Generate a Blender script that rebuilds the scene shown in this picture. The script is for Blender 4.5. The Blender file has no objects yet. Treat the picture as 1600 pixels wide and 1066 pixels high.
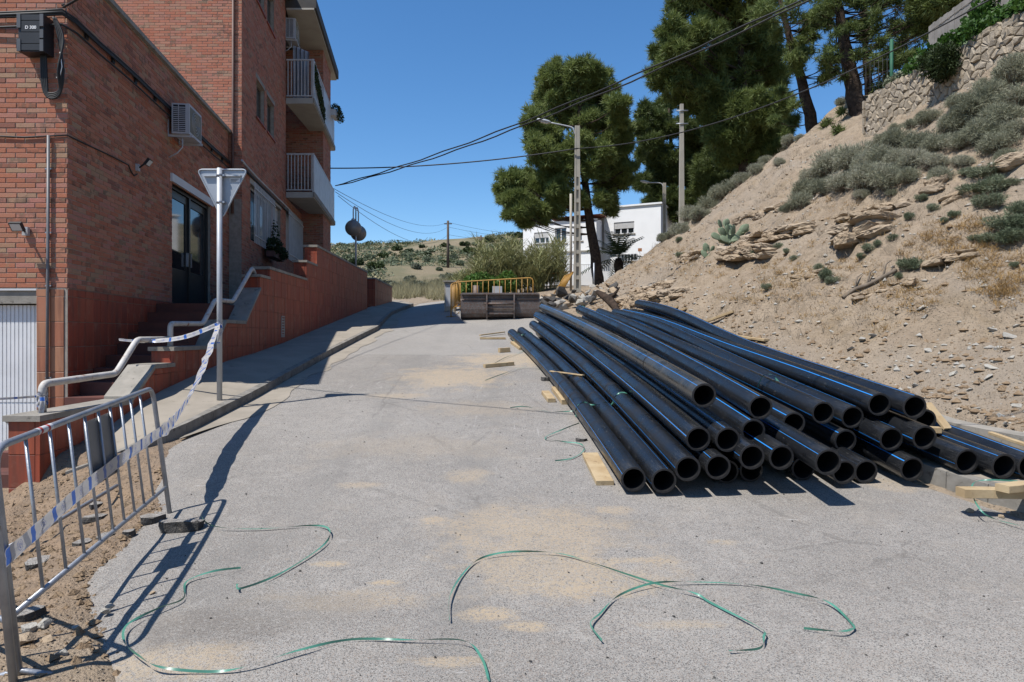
import bpy, bmesh, math, random
import numpy as np
from mathutils import Vector, Matrix
random.seed(7)
RNG = np.random.default_rng(11)
SC = bpy.context.scene
COL = SC.collection

# ------------------------------------------------------------------ camera
FPX = 1067.0            # focal length in pixels of the 1600 px wide photograph
CX, HY = 800.0, 524.0   # principal column, horizon row
CAMZ = 1.6
cam_d = bpy.data.cameras.new('camera')
cam_d.sensor_width = 36.0
cam_d.lens = 36.0 * FPX / 1600.0
cam_d.shift_y = -(533.0 - HY) / 1600.0
cam_d.clip_start = 0.05
cam_d.clip_end = 3000.0
cam = bpy.data.objects.new('camera', cam_d)
cam.location = (0, 0, CAMZ)
cam.rotation_euler = (math.radians(90), 0, 0)
COL.objects.link(cam)
SC.camera = cam

# ------------------------------------------------------------------ sky, sun, exposure
SUN_EL = math.radians(60.0)
SUN_AZ = math.radians(36.0)      # light travels towards +X, turned this much to +Y
LDIR = Vector((math.cos(SUN_AZ) * math.cos(SUN_EL), math.sin(SUN_AZ) * math.cos(SUN_EL), -math.sin(SUN_EL)))
world = bpy.data.worlds.new('World')
SC.world = world
world.use_nodes = True
wn = world.node_tree
wn.nodes.clear()
sky = wn.nodes.new('ShaderNodeTexSky')
sky.sky_type = 'NISHITA'
sky.sun_disc = False
sky.sun_elevation = SUN_EL
sky.sun_rotation = math.atan2(-LDIR.x, -LDIR.y)
sky.altitude = 200.0
sky.air_density = 1.0
sky.dust_density = 0.1
sky.ozone_density = 4.5
wb = wn.nodes.new('ShaderNodeBackground')
wb.inputs['Strength'].default_value = 0.118
wo = wn.nodes.new('ShaderNodeOutputWorld')
hs = wn.nodes.new('ShaderNodeHueSaturation')
hs.inputs['Saturation'].default_value = 1.2
wn.links.new(sky.outputs[0], hs.inputs['Color'])
wn.links.new(hs.outputs[0], wb.inputs['Color'])
wn.links.new(wb.outputs[0], wo.inputs['Surface'])
sun_d = bpy.data.lights.new('sun', 'SUN')
sun_d.energy = 5.0
sun_d.angle = math.radians(0.5)
sun_d.color = (1.0, 0.965, 0.915)
sun = bpy.data.objects.new('sun', sun_d)
sun.rotation_euler = LDIR.to_track_quat('-Z', 'Y').to_euler()
sun.location = (-20, -15, 40)
COL.objects.link(sun)
SC.view_settings.view_transform = 'Standard'
SC.view_settings.look = 'None'
SC.view_settings.exposure = 0.45
SC.view_settings.gamma = 1.0
SC.view_settings.use_curve_mapping = False

# ------------------------------------------------------------------ pixel helpers
def P(px, py, Y):
    return Vector(((px - CX) / FPX * Y, Y, CAMZ - (py - HY) / FPX * Y))

# ------------------------------------------------------------------ noise and terrain height
_H = RNG.random((256, 256))
def vnoise(x, y):
    x = np.asarray(x, float); y = np.asarray(y, float)
    xi = np.floor(x).astype(int); yi = np.floor(y).astype(int)
    fx = x - xi; fy = y - yi
    fx = fx * fx * (3 - 2 * fx); fy = fy * fy * (3 - 2 * fy)
    a = _H[xi & 255, yi & 255]; b = _H[(xi + 1) & 255, yi & 255]
    c = _H[xi & 255, (yi + 1) & 255]; d = _H[(xi + 1) & 255, (yi + 1) & 255]
    return (a * (1 - fx) + b * fx) * (1 - fy) + (c * (1 - fx) + d * fx) * fy
def fbm(x, y, o=4):
    s = 0; a = .5
    for i in range(o):
        s = s + a * (vnoise(x * 2 ** i + 17.3 * i, y * 2 ** i + 5.1 * i) - .5)
        a *= .5
    return s
def ss(a, b, x):
    t = np.clip((np.asarray(x, float) - a) / (b - a), 0, 1)
    return t * t * (3 - 2 * t)
_zy = [(-60, -.6), (-5, -.32), (0, -.18), (3, -.07), (5, .0), (6, .08), (7, .19), (8.4, .37), (10.67, .6), (12.2, .81), (14.85, 1.14),
       (17.9, 1.49), (20.35, 1.76), (23, 2.07), (26, 2.4), (30, 2.78), (34, 3.12), (40, 3.6), (50, 4.4), (57, 4.9), (68, 5.7),
       (85, 9.0), (105, 14.5), (125, 19.0), (150, 20.5), (200, 17.0), (300, 6.0), (700, 0.0)]
_ty = np.arange(-60, 700, .1)
_tz = np.interp(_ty, [a for a, b in _zy], [b for a, b in _zy])
_k = np.ones(15) / 15
_tz2 = np.convolve(np.pad(_tz, 7, mode='edge'), _k, mode='valid')
def zl(Y): return np.interp(Y, _ty, _tz2)
def itp(Y, pts): return np.interp(Y, [a for a, b in pts], [b for a, b in pts])
FOOT = [(0, 9.3), (4.6, 6.95), (5.6, 5.6), (6.67, 5.25), (8.04, 5.25), (9.2, 4.95), (10, 4.4), (14, 3.2), (18, 2.75), (24, 2.7), (28, 3.25), (31, 4.2), (34, 4.9), (40, 7.5), (50, 13), (60, 25), (90, 60)]
SLP = [(0, .72), (16, .74), (24, .625), (30, .75), (36, .72), (45, .5)]
ROADL = [(-8, -1.0), (2.5, -1.5), (3.3, -1.95), (4.5, -2.85), (6.1, -3.15), (7.2, -3.7), (7.9, -4.0), (20, -3.92), (26, -4.57), (35, -5.1), (42, -5.6)]
ROADR = [(-8, 9.0), (3.0, 8.0), (4.1, 6.6), (4.7, 5.2), (5.73, 4.35), (6.74, 4.0), (8, 3.72), (10, 3.45), (14, 2.9), (18, 2.4), (21, 1.7), (23, 1.0), (26, -.3), (30, -1.4), (42, -2.6)]
WALLX = 12.5
def base(X, Y):
    X = np.asarray(X, float); Y = np.asarray(Y, float)
    return zl(Y) + ss(18.5, 30, Y) * .12 * (np.clip(X, -6, 3) + 4) * (1 - ss(60, 90, Y))
def G(X, Y, rough=True):
    X = np.asarray(X, float); Y = np.asarray(Y, float)
    z = base(X, Y)
    d = X - itp(Y, FOOT)
    pos = (np.sqrt(d * d + .12) + d) / 2
    s = itp(Y, SLP)
    hill = s * np.where(pos < 11.2, pos, 11.2 + (pos - 11.2) * .12)
    step = .30 * ss(-.14, .0, d) * (1 - ss(8.3, 10.5, Y))
    fade = 1 - ss(55, 75, Y)
    z = z + (hill + step) * fade
    # terrace held by the stone wall
    terr = ss(WALLX + .18, WALLX + .3, X) * (1 - ss(23.6, 24.4, Y)) * ss(4, 9, Y)
    z = z * (1 - terr) + terr * np.maximum(z, 9.55 + .06 * (X - WALLX))
    # lower garage forecourt on the left
    low = np.maximum((1 - ss(-4.5, -3.0, X)) * (1 - ss(6.9, 7.6, Y)), (1 - ss(-5.4, -5.1, X)) * (1 - ss(9.7, 10.0, Y)))
    z = z * (1 - low) + low * np.minimum(z, -.24 + .03 * np.clip(Y - 6, 0, 4))
    # far hillside tilt
    z = z + ss(80, 120, Y) * .05 * np.clip(X + 12, -60, 60)
    if rough:
        dl = itp(Y, ROADL) - X; dr = X - itp(Y, ROADR)
        off = np.maximum(dl, dr)
        amp = ss(.02, .6, off)
        onhill = ss(.2, 2.0, d)
        z = z + amp * fbm(X * 1.9, Y * 1.9, 4) * .11 + amp * (1 - ss(7, 8, Y)) * (1 - ss(-2, -1, X)) * fbm(X * 4.3, Y * 4.3, 3) * .13
        gul = vnoise(Y * .9 + .35 * X + 1.5 * fbm(X * .3, Y * .3, 2), X * .12 + 40)
        z = z + onhill * (fbm(X * .55 + 3, Y * .55, 4) * .75 + fbm(X * 2.1, Y * 2.1 + 9, 4) * .30 - .22 * np.clip(gul - .55, 0, 1) + fbm(X * 6.3 + 2, Y * 6.3, 3) * .085) * fade * (1 - terr)
        rill = vnoise(Y * 1.5 + 1.2 * fbm(X * .5, Y * .5, 3), X * .22 + 11)
        z = z - onhill * .16 * np.clip(np.abs(rill - .5) * -6 + .7, 0, 1) * fade * (1 - terr)
        z = z + onhill * np.where(vnoise(X * 1.7 + 7, Y * 1.7) > .6, 1, 0) * np.abs(fbm(X * 5.3, Y * 5.3, 2)) * .10 * fade * (1 - terr)
        led = np.sin((z + .18 * X) * 4.2 + 3 * fbm(X * .4, Y * .4, 2)) 
        z = z + onhill * np.clip(led * 1.8, -.4, 1) * .075 * fade * (1 - terr)
        z = z + ss(62, 80, Y) * (fbm(X * .06, Y * .06, 4) * 3.0 + fbm(X * .3, Y * .3, 3) * .5)
        z = z - .09 * ss(-.05, .25, -off)
    return z
def g1(x, y, rough=True): return float(G(x, y, rough))
def gpt(px, py, y0=2.6, y1=140, rough=True, road=False):
    """point where the ray of a pixel meets the ground"""
    Y = np.concatenate([np.arange(y0, 45, .02), np.arange(45, y1, .2)])
    X = (px - CX) / FPX * Y; Z = CAMZ - (py - HY) / FPX * Y
    h = (base(X, Y) if road else G(X, Y, rough)) - Z
    idx = np.where(h > 0)[0]
    i = idx[0] if len(idx) else len(Y) - 1
    return Vector((float(X[i]), float(Y[i]), float(Z[i])))

# ------------------------------------------------------------------ mesh builder
ORG = {}
class MB:
    def __init__(s):
        s.v = []; s.f = []; s.sm = []; s.rnd = []; s.mi = []; s.uv = []
        s.m = 0; s.r = 0.0; s.smooth = False
    def face(s, idx, uv=None):
        s.f.append(tuple(idx)); s.sm.append(s.smooth); s.rnd.append(s.r); s.mi.append(s.m); s.uv.append(uv)
    def poly(s, pts):
        n = len(s.v); s.v += [tuple(p) for p in pts]; s.face(range(n, n + len(pts)))
    def box(s, c, size, rz=0.0, M=None, open_back=False):
        hx, hy, hz = size[0] / 2, size[1] / 2, size[2] / 2
        pts = [Vector((x, y, z)) for z in (-hz, hz) for x, y in ((-hx, -hy), (hx, -hy), (hx, hy), (-hx, hy))]
        if M is None: M = Matrix.Rotation(rz, 3, 'Z')
        c = Vector(c); n = len(s.v)
        s.v += [tuple(c + M @ p) for p in pts]
        for q in ((3, 2, 1, 0), (4, 5, 6, 7), (0, 1, 5, 4), (1, 2, 6, 5), (2, 3, 7, 6), (3, 0, 4, 7)):
            if open_back and q == (2, 3, 7, 6): continue
            s.face([n + i for i in q])
    def box2(s, lo, hi): s.box([(a + b) / 2 for a, b in zip(lo, hi)], [abs(b - a) for a, b in zip(lo, hi)])
    def hexa(s, b4, t4):
        n = len(s.v); s.v += [tuple(p) for p in b4] + [tuple(p) for p in t4]
        for q in ((3, 2, 1, 0), (4, 5, 6, 7), (0, 1, 5, 4), (1, 2, 6, 5), (2, 3, 7, 6), (3, 0, 4, 7)): s.face([n + i for i in q])
    def beam(s, a, b, w, h, up=(0, 0, 1)):
        a = Vector(a); b = Vector(b); d = (b - a); L = d.length; d.normalize()
        side = d.cross(Vector(up)); side = side.normalized() if side.length > 1e-5 else Vector((1, 0, 0))
        u = side.cross(d)
        M = Matrix((side, d, u)).transposed()
        s.box((a + b) / 2, (w, L, h), M=M)
    def tube(s, pts, r, sides=8, cap=True, uvlen=False, inner=None):
        pts = [Vector(p) for p in pts]; n = len(pts)
        rr = r if isinstance(r, (list, tuple)) else [r] * n
        sm = s.smooth; s.smooth = True
        t = [(pts[min(i + 1, n - 1)] - pts[max(i - 1, 0)]).normalized() for i in range(n)]
        ref = Vector((0, 0, 1)) if abs(t[0].z) < .9 else Vector((1, 0, 0))
        a = t[0].cross(ref).normalized(); n0 = len(s.v); L = 0
        ls = []
        for i in range(n):
            if i: L += (pts[i] - pts[i - 1]).length
            ls.append(L)
            a = (a - t[i] * a.dot(t[i])).normalized(); b = t[i].cross(a)
            for k in range(sides):
                th = 2 * math.pi * k / sides
                s.v.append(tuple(pts[i] + (a * math.cos(th) + b * math.sin(th)) * rr[i]))
        for i in range(n - 1):
            for k in range(sides):
                k2 = (k + 1) % sides
                q = [n0 + i * sides + k, n0 + i * sides + k2, n0 + (i + 1) * sides + k2, n0 + (i + 1) * sides + k]
                uv = None
                if uvlen: uv = [(k / sides, ls[i]), ((k + 1) / sides, ls[i]), ((k + 1) / sides, ls[i + 1]), (k / sides, ls[i + 1])]
                s.face(q, uv)
        s.smooth = False
        if cap:
            s.face([n0 + k for k in range(sides)][::-1]); s.face([n0 + (n - 1) * sides + k for k in range(sides)])
        s.smooth = sm
    def lathe(s, c, prof, sides=16, axis='z'):
        n0 = len(s.v); sm = s.smooth; s.smooth = True
        for (r, z) in prof:
            for k in range(sides):
                th = 2 * math.pi * k / sides
                p = (r * math.cos(th), r * math.sin(th), z)
                if axis == 'y': p = (p[0], p[2], p[1])
                if axis == 'x': p = (p[2], p[0], p[1])
                s.v.append((c[0] + p[0], c[1] + p[1], c[2] + p[2]))
        for i in range(len(prof) - 1):
            for k in range(sides):
                k2 = (k + 1) % sides
                s.face([n0 + i * sides + k, n0 + i * sides + k2, n0 + (i + 1) * sides + k2, n0 + (i + 1) * sides + k])
        s.smooth = sm
    def prism(s, poly, vec):
        """poly: 3D planar polygon, extruded by vec"""
        n = len(poly); n0 = len(s.v); vec = Vector(vec)
        s.v += [tuple(p) for p in poly] + [tuple(Vector(p) + vec) for p in poly]
        s.face([n0 + i for i in range(n)][::-1]); s.face([n0 + n + i for i in range(n)])
        for i in range(n):
            j = (i + 1) % n
            s.face([n0 + i, n0 + j, n0 + n + j, n0 + n + i])
    def mesh(s, name, mats, org=None):
        me = bpy.data.meshes.new(name)
        v = s.v if org is None else [(p[0] - org[0], p[1] - org[1], p[2] - org[2]) for p in s.v]
        me.from_pydata(v, [], s.f)
        if not isinstance(mats, (list, tuple)): mats = [mats]
        for m in mats: me.materials.append(m)
        me.polygons.foreach_set('use_smooth', s.sm)
        me.polygons.foreach_set('material_index', s.mi)
        if any(s.rnd):
            at = me.attributes.new('rnd', 'FLOAT', 'FACE'); at.data.foreach_set('value', s.rnd)
        if any(u is not None for u in s.uv):
            ul = me.uv_layers.new(name='uv')
            flat = []
            for f, u in zip(s.f, s.uv):
                for k in range(len(f)): flat += (u[k] if u is not None else (0.5, 0.0))
            ul.data.foreach_set('uv', flat)
        me.update()
        return me
    def build(s, name, mats, parent=None, **kw):
        org = ORG.get(parent.name) if parent else None
        return link(name, s.mesh(name, mats, org), parent, **kw)
def props(o, label=None, cat=None, group=None, kind=None):
    if label: o['label'] = label
    if cat: o['category'] = cat
    if group: o['group'] = group
    if kind: o['kind'] = kind
    return o
def link(name, me, parent=None, **kw):
    o = bpy.data.objects.new(name, me); COL.objects.link(o)
    if parent:
        o.parent = parent; ORG[o.name] = ORG[parent.name]
    else: ORG[o.name] = (0, 0, 0)
    return props(o, **kw)
def thing(name, loc, label, cat, group=None, rz=0.0):
    o = bpy.data.objects.new(name, None); COL.objects.link(o)
    o.location = loc; o.rotation_euler = (0, 0, rz); o.empty_display_size = .2
    ORG[o.name] = tuple(loc) if rz == 0 else (0, 0, 0)
    return props(o, label, cat, group)
def localthing(name, loc, label, cat, group=None, rz=0.0):
    """a thing whose parts are built in its own coordinates"""
    o = thing(name, loc, label, cat, group, rz); ORG[o.name] = (0, 0, 0); return o
def copy_tree(o, loc=None, rz=None, scale=None, parent=None, label=None):
    c = o.copy(); COL.objects.link(c); c.parent = parent; ORG[c.name] = (0, 0, 0)
    if loc is not None: c.location = loc
    if rz is not None: c.rotation_euler = (0, 0, rz) if not isinstance(rz, tuple) else rz
    if scale is not None: c.scale = (scale,) * 3 if not isinstance(scale, tuple) else scale
    if label: c['label'] = label
    for ch in list(o.children): copy_tree(ch, parent=c)
    return c
def np_mesh(name, tris, mats, rnd=None, parent=None, org=(0, 0, 0), **kw):
    """tris: (n,3,3) or (n,4,3) float array"""
    n, k, _ = tris.shape
    me = bpy.data.meshes.new(name)
    me.vertices.add(n * k); me.vertices.foreach_set('co', (tris.reshape(-1, 3) - np.array(org)).astype(np.float32).ravel())
    me.loops.add(n * k); me.loops.foreach_set('vertex_index', np.arange(n * k, dtype=np.int32))
    me.polygons.add(n); me.polygons.foreach_set('loop_start', np.arange(0, n * k, k, dtype=np.int32))
    me.polygons.foreach_set('loop_total', np.full(n, k, dtype=np.int32))
    me.materials.append(mats)
    if rnd is not None:
        at = me.attributes.new('rnd', 'FLOAT', 'FACE'); at.data.foreach_set('value', np.asarray(rnd, np.float32))
    me.update(calc_edges=True); me.validate()
    return link(name, me, parent, **kw)

# ------------------------------------------------------------------ materials
ALB = 0.76    # the colours below are written for exposure 0; the picture is exposed brighter
def alb(c): return tuple(x * ALB for x in c)
class NT:
    def __init__(s, name):
        s.m = bpy.data.materials.new(name); s.m.use_nodes = True
        s.t = s.m.node_tree; s.t.nodes.clear()
        s.o = s.n('ShaderNodeOutputMaterial'); s.b = s.n('ShaderNodeBsdfPrincipled')
        s.l(s.b.outputs[0], s.o.inputs['Surface'])
        s._pos = None
    def n(s, t, **kw):
        x = s.t.nodes.new(t)
        for k, v in kw.items(): setattr(x, k, v)
        return x
    def l(s, a, b): s.t.links.new(a, b)
    def setin(s, sock, v):
        if isinstance(v, bpy.types.NodeSocket): s.l(v, sock)
        elif isinstance(v, (tuple, list)) and len(v) == 3 and sock.type == 'RGBA': sock.default_value = (*alb(v), 1)
        else: sock.default_value = v
    def pos(s):
        if s._pos is None: s._pos = s.n('ShaderNodeNewGeometry').outputs['Position']
        return s._pos
    def objco(s): return s.n('ShaderNodeTexCoord').outputs['Object']
    def mapv(s, v, scale=(1, 1, 1), loc=(0, 0, 0), rot=(0, 0, 0)):
        m = s.n('ShaderNodeMapping'); s.l(v, m.inputs[0])
        m.inputs['Scale'].default_value = scale; m.inputs['Location'].default_value = loc; m.inputs['Rotation'].default_value = rot
        return m.outputs[0]
    def noise(s, v, scale, detail=3, rough=.55, dist=0.0):
        x = s.n('ShaderNodeTexNoise'); s.l(v, x.inputs['Vector'])
        x.inputs['Scale'].default_value = scale; x.inputs['Detail'].default_value = detail
        x.inputs['Roughness'].default_value = rough; x.inputs['Distortion'].default_value = dist
        return x.outputs['Fac']
    def vor(s, v, scale, feature='F1', out='Distance'):
        x = s.n('ShaderNodeTexVoronoi', feature=feature); s.l(v, x.inputs['Vector']); x.inputs['Scale'].default_value = scale
        return x.outputs[out]
    def math(s, op, a, b=0.0, c=0.0, clamp=False):
        x = s.n('ShaderNodeMath', operation=op, use_clamp=clamp)
        s.setin(x.inputs[0], a); s.setin(x.inputs[1], b); s.setin(x.inputs[2], c); return x.outputs[0]
    def sstep(s, a, b, v):
        x = s.n('ShaderNodeMapRange', interpolation_type='SMOOTHSTEP'); s.setin(x.inputs['Value'], v)
        x.inputs['From Min'].default_value = a; x.inputs['From Max'].default_value = b
        return x.outputs[0]
    def ramp(s, v, stops, const=False):
        x = s.n('ShaderNodeValToRGB'); s.setin(x.inputs[0], v); e = x.color_ramp
        if const: e.interpolation = 'CONSTANT'
        while len(e.elements) < len(stops): e.elements.new(.5)
        for el, (p, c) in zip(e.elements, stops): el.position = p; el.color = (*alb(c), 1)
        return x.outputs[0]
    def mix(s, f, a, b, mode='MIX'):
        x = s.n('ShaderNodeMix', data_type='RGBA', blend_type=mode, clamp_factor=True)
        s.setin(x.inputs[0], f); s.setin(x.inputs[6], a); s.setin(x.inputs[7], b); return x.outputs[2]
    def rnd(s):
        a = s.n('ShaderNodeAttribute', attribute_name='rnd').outputs['Fac']
        o = s.n('ShaderNodeObjectInfo').outputs['Random']
        return s.math('FRACT', s.math('ADD', a, o))
    def bump(s, h, strength=.3, dist=.02):
        x = s.n('ShaderNodeBump'); s.l(h, x.inputs['Height'])
        x.inputs['Strength'].default_value = strength; x.inputs['Distance'].default_value = dist
        s.l(x.outputs[0], s.b.inputs['Normal'])
    def fin(s, col=None, rough=.8, metal=0.0, spec=.5):
        if col is not None: s.setin(s.b.inputs['Base Color'], col)
        s.setin(s.b.inputs['Roughness'], rough); s.setin(s.b.inputs['Metallic'], metal)
        s.b.inputs['Specular IOR Level'].default_value = spec
        return s.m
def simple(name, c1, c2=None, scale=6.0, rough=.7, metal=0.0, bump=.0, bscale=60.0, spec=.4, obj=True, bdist=.01, dirt=None):
    t = NT(name); v = t.objco() if obj else t.pos()
    c2 = c2 or tuple(x * .78 for x in c1)
    n = t.noise(v, scale, 5, .6)
    col = t.mix(t.sstep(.32, .68, n), c1, c2)
    if dirt:
        col = t.mix(t.sstep(dirt[1], dirt[1] + .12, t.noise(v, dirt[2], 6, .65)), col, dirt[0])
    if bump: t.bump(t.noise(v, bscale, 4, .6), bump, bdist)
    return t.fin(col, rough, metal, spec)

def brick_mat(name, stops, blotch=.55):
    t = NT(name); p = t.pos(); r = t.rnd()
    col = t.ramp(r, stops)
    n = t.noise(p, 9.0, 4, .6); n2 = t.noise(p, 60.0, 4, .6)
    r2 = t.math('FRACT', t.math('MULTIPLY', r, 37.7))
    clu = t.noise(p, 1.1, 3, .6)
    m = t.math('MULTIPLY', t.math('MAXIMUM', t.sstep(.84, .87, r2), t.math('MULTIPLY', t.sstep(.55, .58, r2), t.sstep(.56, .62, clu))), t.sstep(.40, .6, n))
    col = t.mix(t.math('MULTIPLY', m, blotch), col, (.085, .065, .05))
    m2 = t.math('MULTIPLY', t.sstep(.55, .6, t.math('FRACT', t.math('MULTIPLY', r, 11.3))), t.sstep(.5, .7, n))
    col = t.mix(t.math('MULTIPLY', m2, .5), col, (.36, .26, .15))
    col = t.mix(t.sstep(.25, .8, n2), col, t.mix(.22, col, (.05, .03, .02)))
    t.bump(n2, .35, .006)
    return t.fin(col, .88, 0, .25)
M = {}
M['brick'] = brick_mat('brick_orange', [(0, (.52, .20, .115)), (.2, (.45, .155, .09)), (.42, (.53, .24, .15)), (.6, (.50, .21, .16)), (.74, (.44, .28, .175)), (.84, (.48, .18, .105)), (.93, (.29, .125, .09)), (1, (.52, .20, .115))])
M['brick2'] = brick_mat('brick_pink', [(0, (.52, .205, .13)), (.3, (.47, .165, .10)), (.55, (.53, .25, .165)), (.8, (.47, .2, .145)), (.92, (.44, .27, .18)), (1, (.40, .15, .10))], .6)
M['mortar'] = simple('mortar', (.42, .375, .32), (.32, .28, .235), 8, .95, 0, .4, 90, .1)
M['shadewall'] = simple('wall_render', (.40, .36, .31), (.34, .30, .26), 2, .9, 0, .2, 60)
def tile_mat(name, stops):
    t = NT(name); p = t.pos(); r = t.rnd()
    col = t.ramp(r, stops)
    n = t.noise(p, 5.0, 5, .65); st = t.noise(t.mapv(p, (9, 9, .7)), 1.0, 4, .6)
    col = t.mix(t.math('MULTIPLY', t.sstep(.42, .7, st), .6), col, (.13, .05, .033))
    col = t.mix(t.math('MULTIPLY', t.sstep(.52, .72, n), .45), col, (.42, .22, .14))
    t.bump(t.noise(p, 120, 3), .15, .003)
    return t.fin(col, .55, 0, .35)
M['tile'] = tile_mat('red_tile', [(0, (.37, .075, .036)), (.4, (.32, .06, .03)), (.7, (.40, .09, .042)), (1, (.30, .065, .034))])
M['tile2'] = tile_mat('salmon_tile', [(0, (.44, .17, .09)), (.3, (.47, .235, .13)), (.6, (.42, .15, .08)), (1, (.45, .20, .115))])
M['grout'] = simple('grout', (.30, .17, .12), (.22, .13, .1), 10, .95)
M['concrete'] = simple('concrete', (.36, .33, .285), (.27, .25, .215), 3.5, .9, 0, .35, 70, .2, dirt=((.17, .155, .13), .58, 9))
M['pave'] = simple('pavement_concrete', (.37, .325, .265), (.30, .265, .215), 1.6, .92, 0, .5, 160, .15, obj=False, bdist=.006, dirt=((.22, .19, .15), .6, 5))
M['kerb'] = simple('kerb_concrete', (.29, .27, .24), (.2, .185, .16), 5, .92, 0, .5, 120, .15, obj=False, dirt=((.13, .12, .1), .56, 12))
M['soffit'] = simple('soffit_paint', (.50, .47, .41), (.42, .39, .34), 1.5, .85)
M['whitemetal'] = simple('white_painted_metal', (.62, .61, .60), (.52, .51, .50), 4, .45, 0, .05, 40, dirt=((.30, .13, .05), .68, 14))
M['rail'] = simple('rusty_white_paint', (.62, .59, .55), (.50, .46, .41), 6, .55, 0, .2, 60, dirt=((.28, .10, .035), .57, 9))
M['garage'] = simple('garage_door_paint', (.86, .86, .86), (.76, .76, .76), 2, .5, 0, .05, 30, dirt=((.16, .14, .13), .735, 9))
M['dark'] = simple('dark_door_paint', (.012, .014, .016), (.02, .02, .022), 3, .35)
M['black'] = simple('black_plastic', (.014, .015, .018), (.022, .023, .026), 5, .5, 0, .05, 40)
M['cable'] = simple('black_cable', (.012, .012, .012), (.02, .02, .02), 5, .6)
M['glass'] = NT('window_glass').fin((.02, .025, .03), .04, 0, .8)
M['acwhite'] = simple('ac_casing', (.52, .52, .54), (.46, .46, .48), 3, .5)
M['acbeige'] = simple('ac_grille', (.20, .18, .13), (.15, .14, .1), 4, .6)
M['steel'] = simple('galvanised_steel', (.44, .46, .49), (.33, .35, .38), 9, .42, .55, .15, 60, dirt=((.23, .19, .15), .62, 16))
M['signback'] = simple('sign_back', (.40, .435, .48), (.36, .39, .43), 3, .5, .3)
M['signpole'] = simple('sign_pole', (.52, .54, .57), (.46, .48, .5), 5, .5, .25)
M['yellow'] = simple('yellow_paint', (.55, .30, .06), (.45, .24, .05), 5, .5, 0, .1, 50, dirt=((.30, .2, .1), .63, 12))
M['pole'] = simple('pole_concrete', (.44, .40, .33), (.36, .33, .27), 1.5, .9, 0, .3, 60)
M['lampgrey'] = simple('lamp_casing', (.50, .51, .52), (.44, .45, .46), 3, .5)
M['globe'] = simple('smoked_globe', (.24, .215, .195), (.20, .18, .165), 3, .35, 0, 0, 40, .5)
M['wood'] = simple('pine_plank', (.52, .40, .24), (.42, .30, .165), 5, .8, 0, .3, 50, .2, dirt=((.22, .15, .09), .6, 11))
M['strap'] = simple('green_strap', (.10, .31, .225), (.055, .19, .135), 3, .38, 0, 0, 40, .5, dirt=((.08, .12, .08), .58, 3))
M['bark'] = simple('pine_bark', (.085, .06, .045), (.035, .026, .02), 7, .95, 0, .9, 22, .1, bdist=.04)
M['twig'] = simple('dry_twig', (.24, .19, .14), (.15, .12, .09), 7, .95)
M['white'] = simple('white_render', (.95, .95, .94), (.9, .9, .89), 1, .85, 0, .1, 30)
M['winwhite'] = simple('window_frame_white', (.7, .7, .7), (.64, .64, .64), 2, .5)
M['shutter'] = simple('roller_shutter', (.55, .54, .52), (.48, .47, .45), 2, .6)
M['roof'] = simple('terracotta_roof', (.32, .10, .06), (.24, .075, .05), 5, .85)
def foliage(name, stops, scale=.9, rough=.6, trans=.0):
    t = NT(name); p = t.pos()
    r = t.n('ShaderNodeAttribute', attribute_name='rnd').outputs['Fac']
    o = t.n('ShaderNodeObjectInfo').outputs['Random']
    v = t.math('ADD', t.math('MULTIPLY', t.noise(p, scale, 3, .6), .75), t.math('MULTIPLY_ADD', r, .22, t.math('MULTIPLY_ADD', o, .34, -.11)))
    col = t.ramp(v, stops)
    t.fin(col, rough, 0, .25)
    if trans:
        tr = t.n('ShaderNodeBsdfTranslucent'); t.l(col, tr.inputs['Color'])
        mx = t.n('ShaderNodeMixShader'); mx.inputs[0].default_value = trans
        t.l(t.b.outputs[0], mx.inputs[1]); t.l(tr.outputs[0], mx.inputs[2]); t.l(mx.outputs[0], t.o.inputs['Surface'])
    return t.m
M['pine'] = foliage('pine_needles', [(.2, (.06, .088, .026)), (.5, (.14, .185, .052)), (.8, (.27, .32, .10))], .8, .55, .3)
M['pine_far'] = foliage('pine_needles_light', [(.2, (.06, .085, .024)), (.5, (.13, .165, .045)), (.8, (.22, .25, .075))], .7, .55, .25)
M['grey_shrub'] = foliage('grey_shrub_leaves', [(.15, (.17, .18, .115)), (.5, (.32, .325, .225)), (.85, (.48, .455, .35))], 2.6, .85, .25)
M['green_shrub'] = foliage('green_shrub_leaves', [(.15, (.09, .12, .065)), (.5, (.175, .21, .125)), (.85, (.28, .30, .20))], 2.5, .7, .2)
M['dark_shrub'] = foliage('dark_shrub_leaves', [(.15, (.02, .035, .012)), (.5, (.05, .075, .024)), (.85, (.09, .12, .04))], 1.5, .6, .2)
M['ivy'] = foliage('ivy_leaves', [(.15, (.03, .075, .012)), (.5, (.07, .15, .025)), (.85, (.13, .22, .05))], 1.6, .5, .3)
M['dry'] = foliage('dry_grass', [(.15, (.30, .18, .07)), (.5, (.42, .27, .11)), (.85, (.46, .34, .18))], 1.2, .85, .2)
M['straw'] = foliage('pale_straw', [(.15, (.30, .26, .14)), (.5, (.40, .36, .21)), (.85, (.46, .42, .28))], 1.2, .85, .2)
M['reed'] = foliage('reed_leaves', [(.15, (.09, .11, .04)), (.5, (.18, .20, .075)), (.85, (.32, .31, .15))], 1.2, .7, .25)
M['olive'] = foliage('olive_leaves', [(.15, (.06, .07, .045)), (.5, (.13, .145, .10)), (.85, (.21, .22, .16))], 1.0, .7, .15)
M['cactus'] = simple('prickly_pear', (.15, .20, .12), (.22, .26, .17), 7, .7, 0, .3, 30, .2)
M['palm'] = foliage('palm_leaves', [(.15, (.025, .045, .015)), (.5, (.05, .08, .025)), (.85, (.09, .12, .04))], 1.2, .5, .15)
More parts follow.
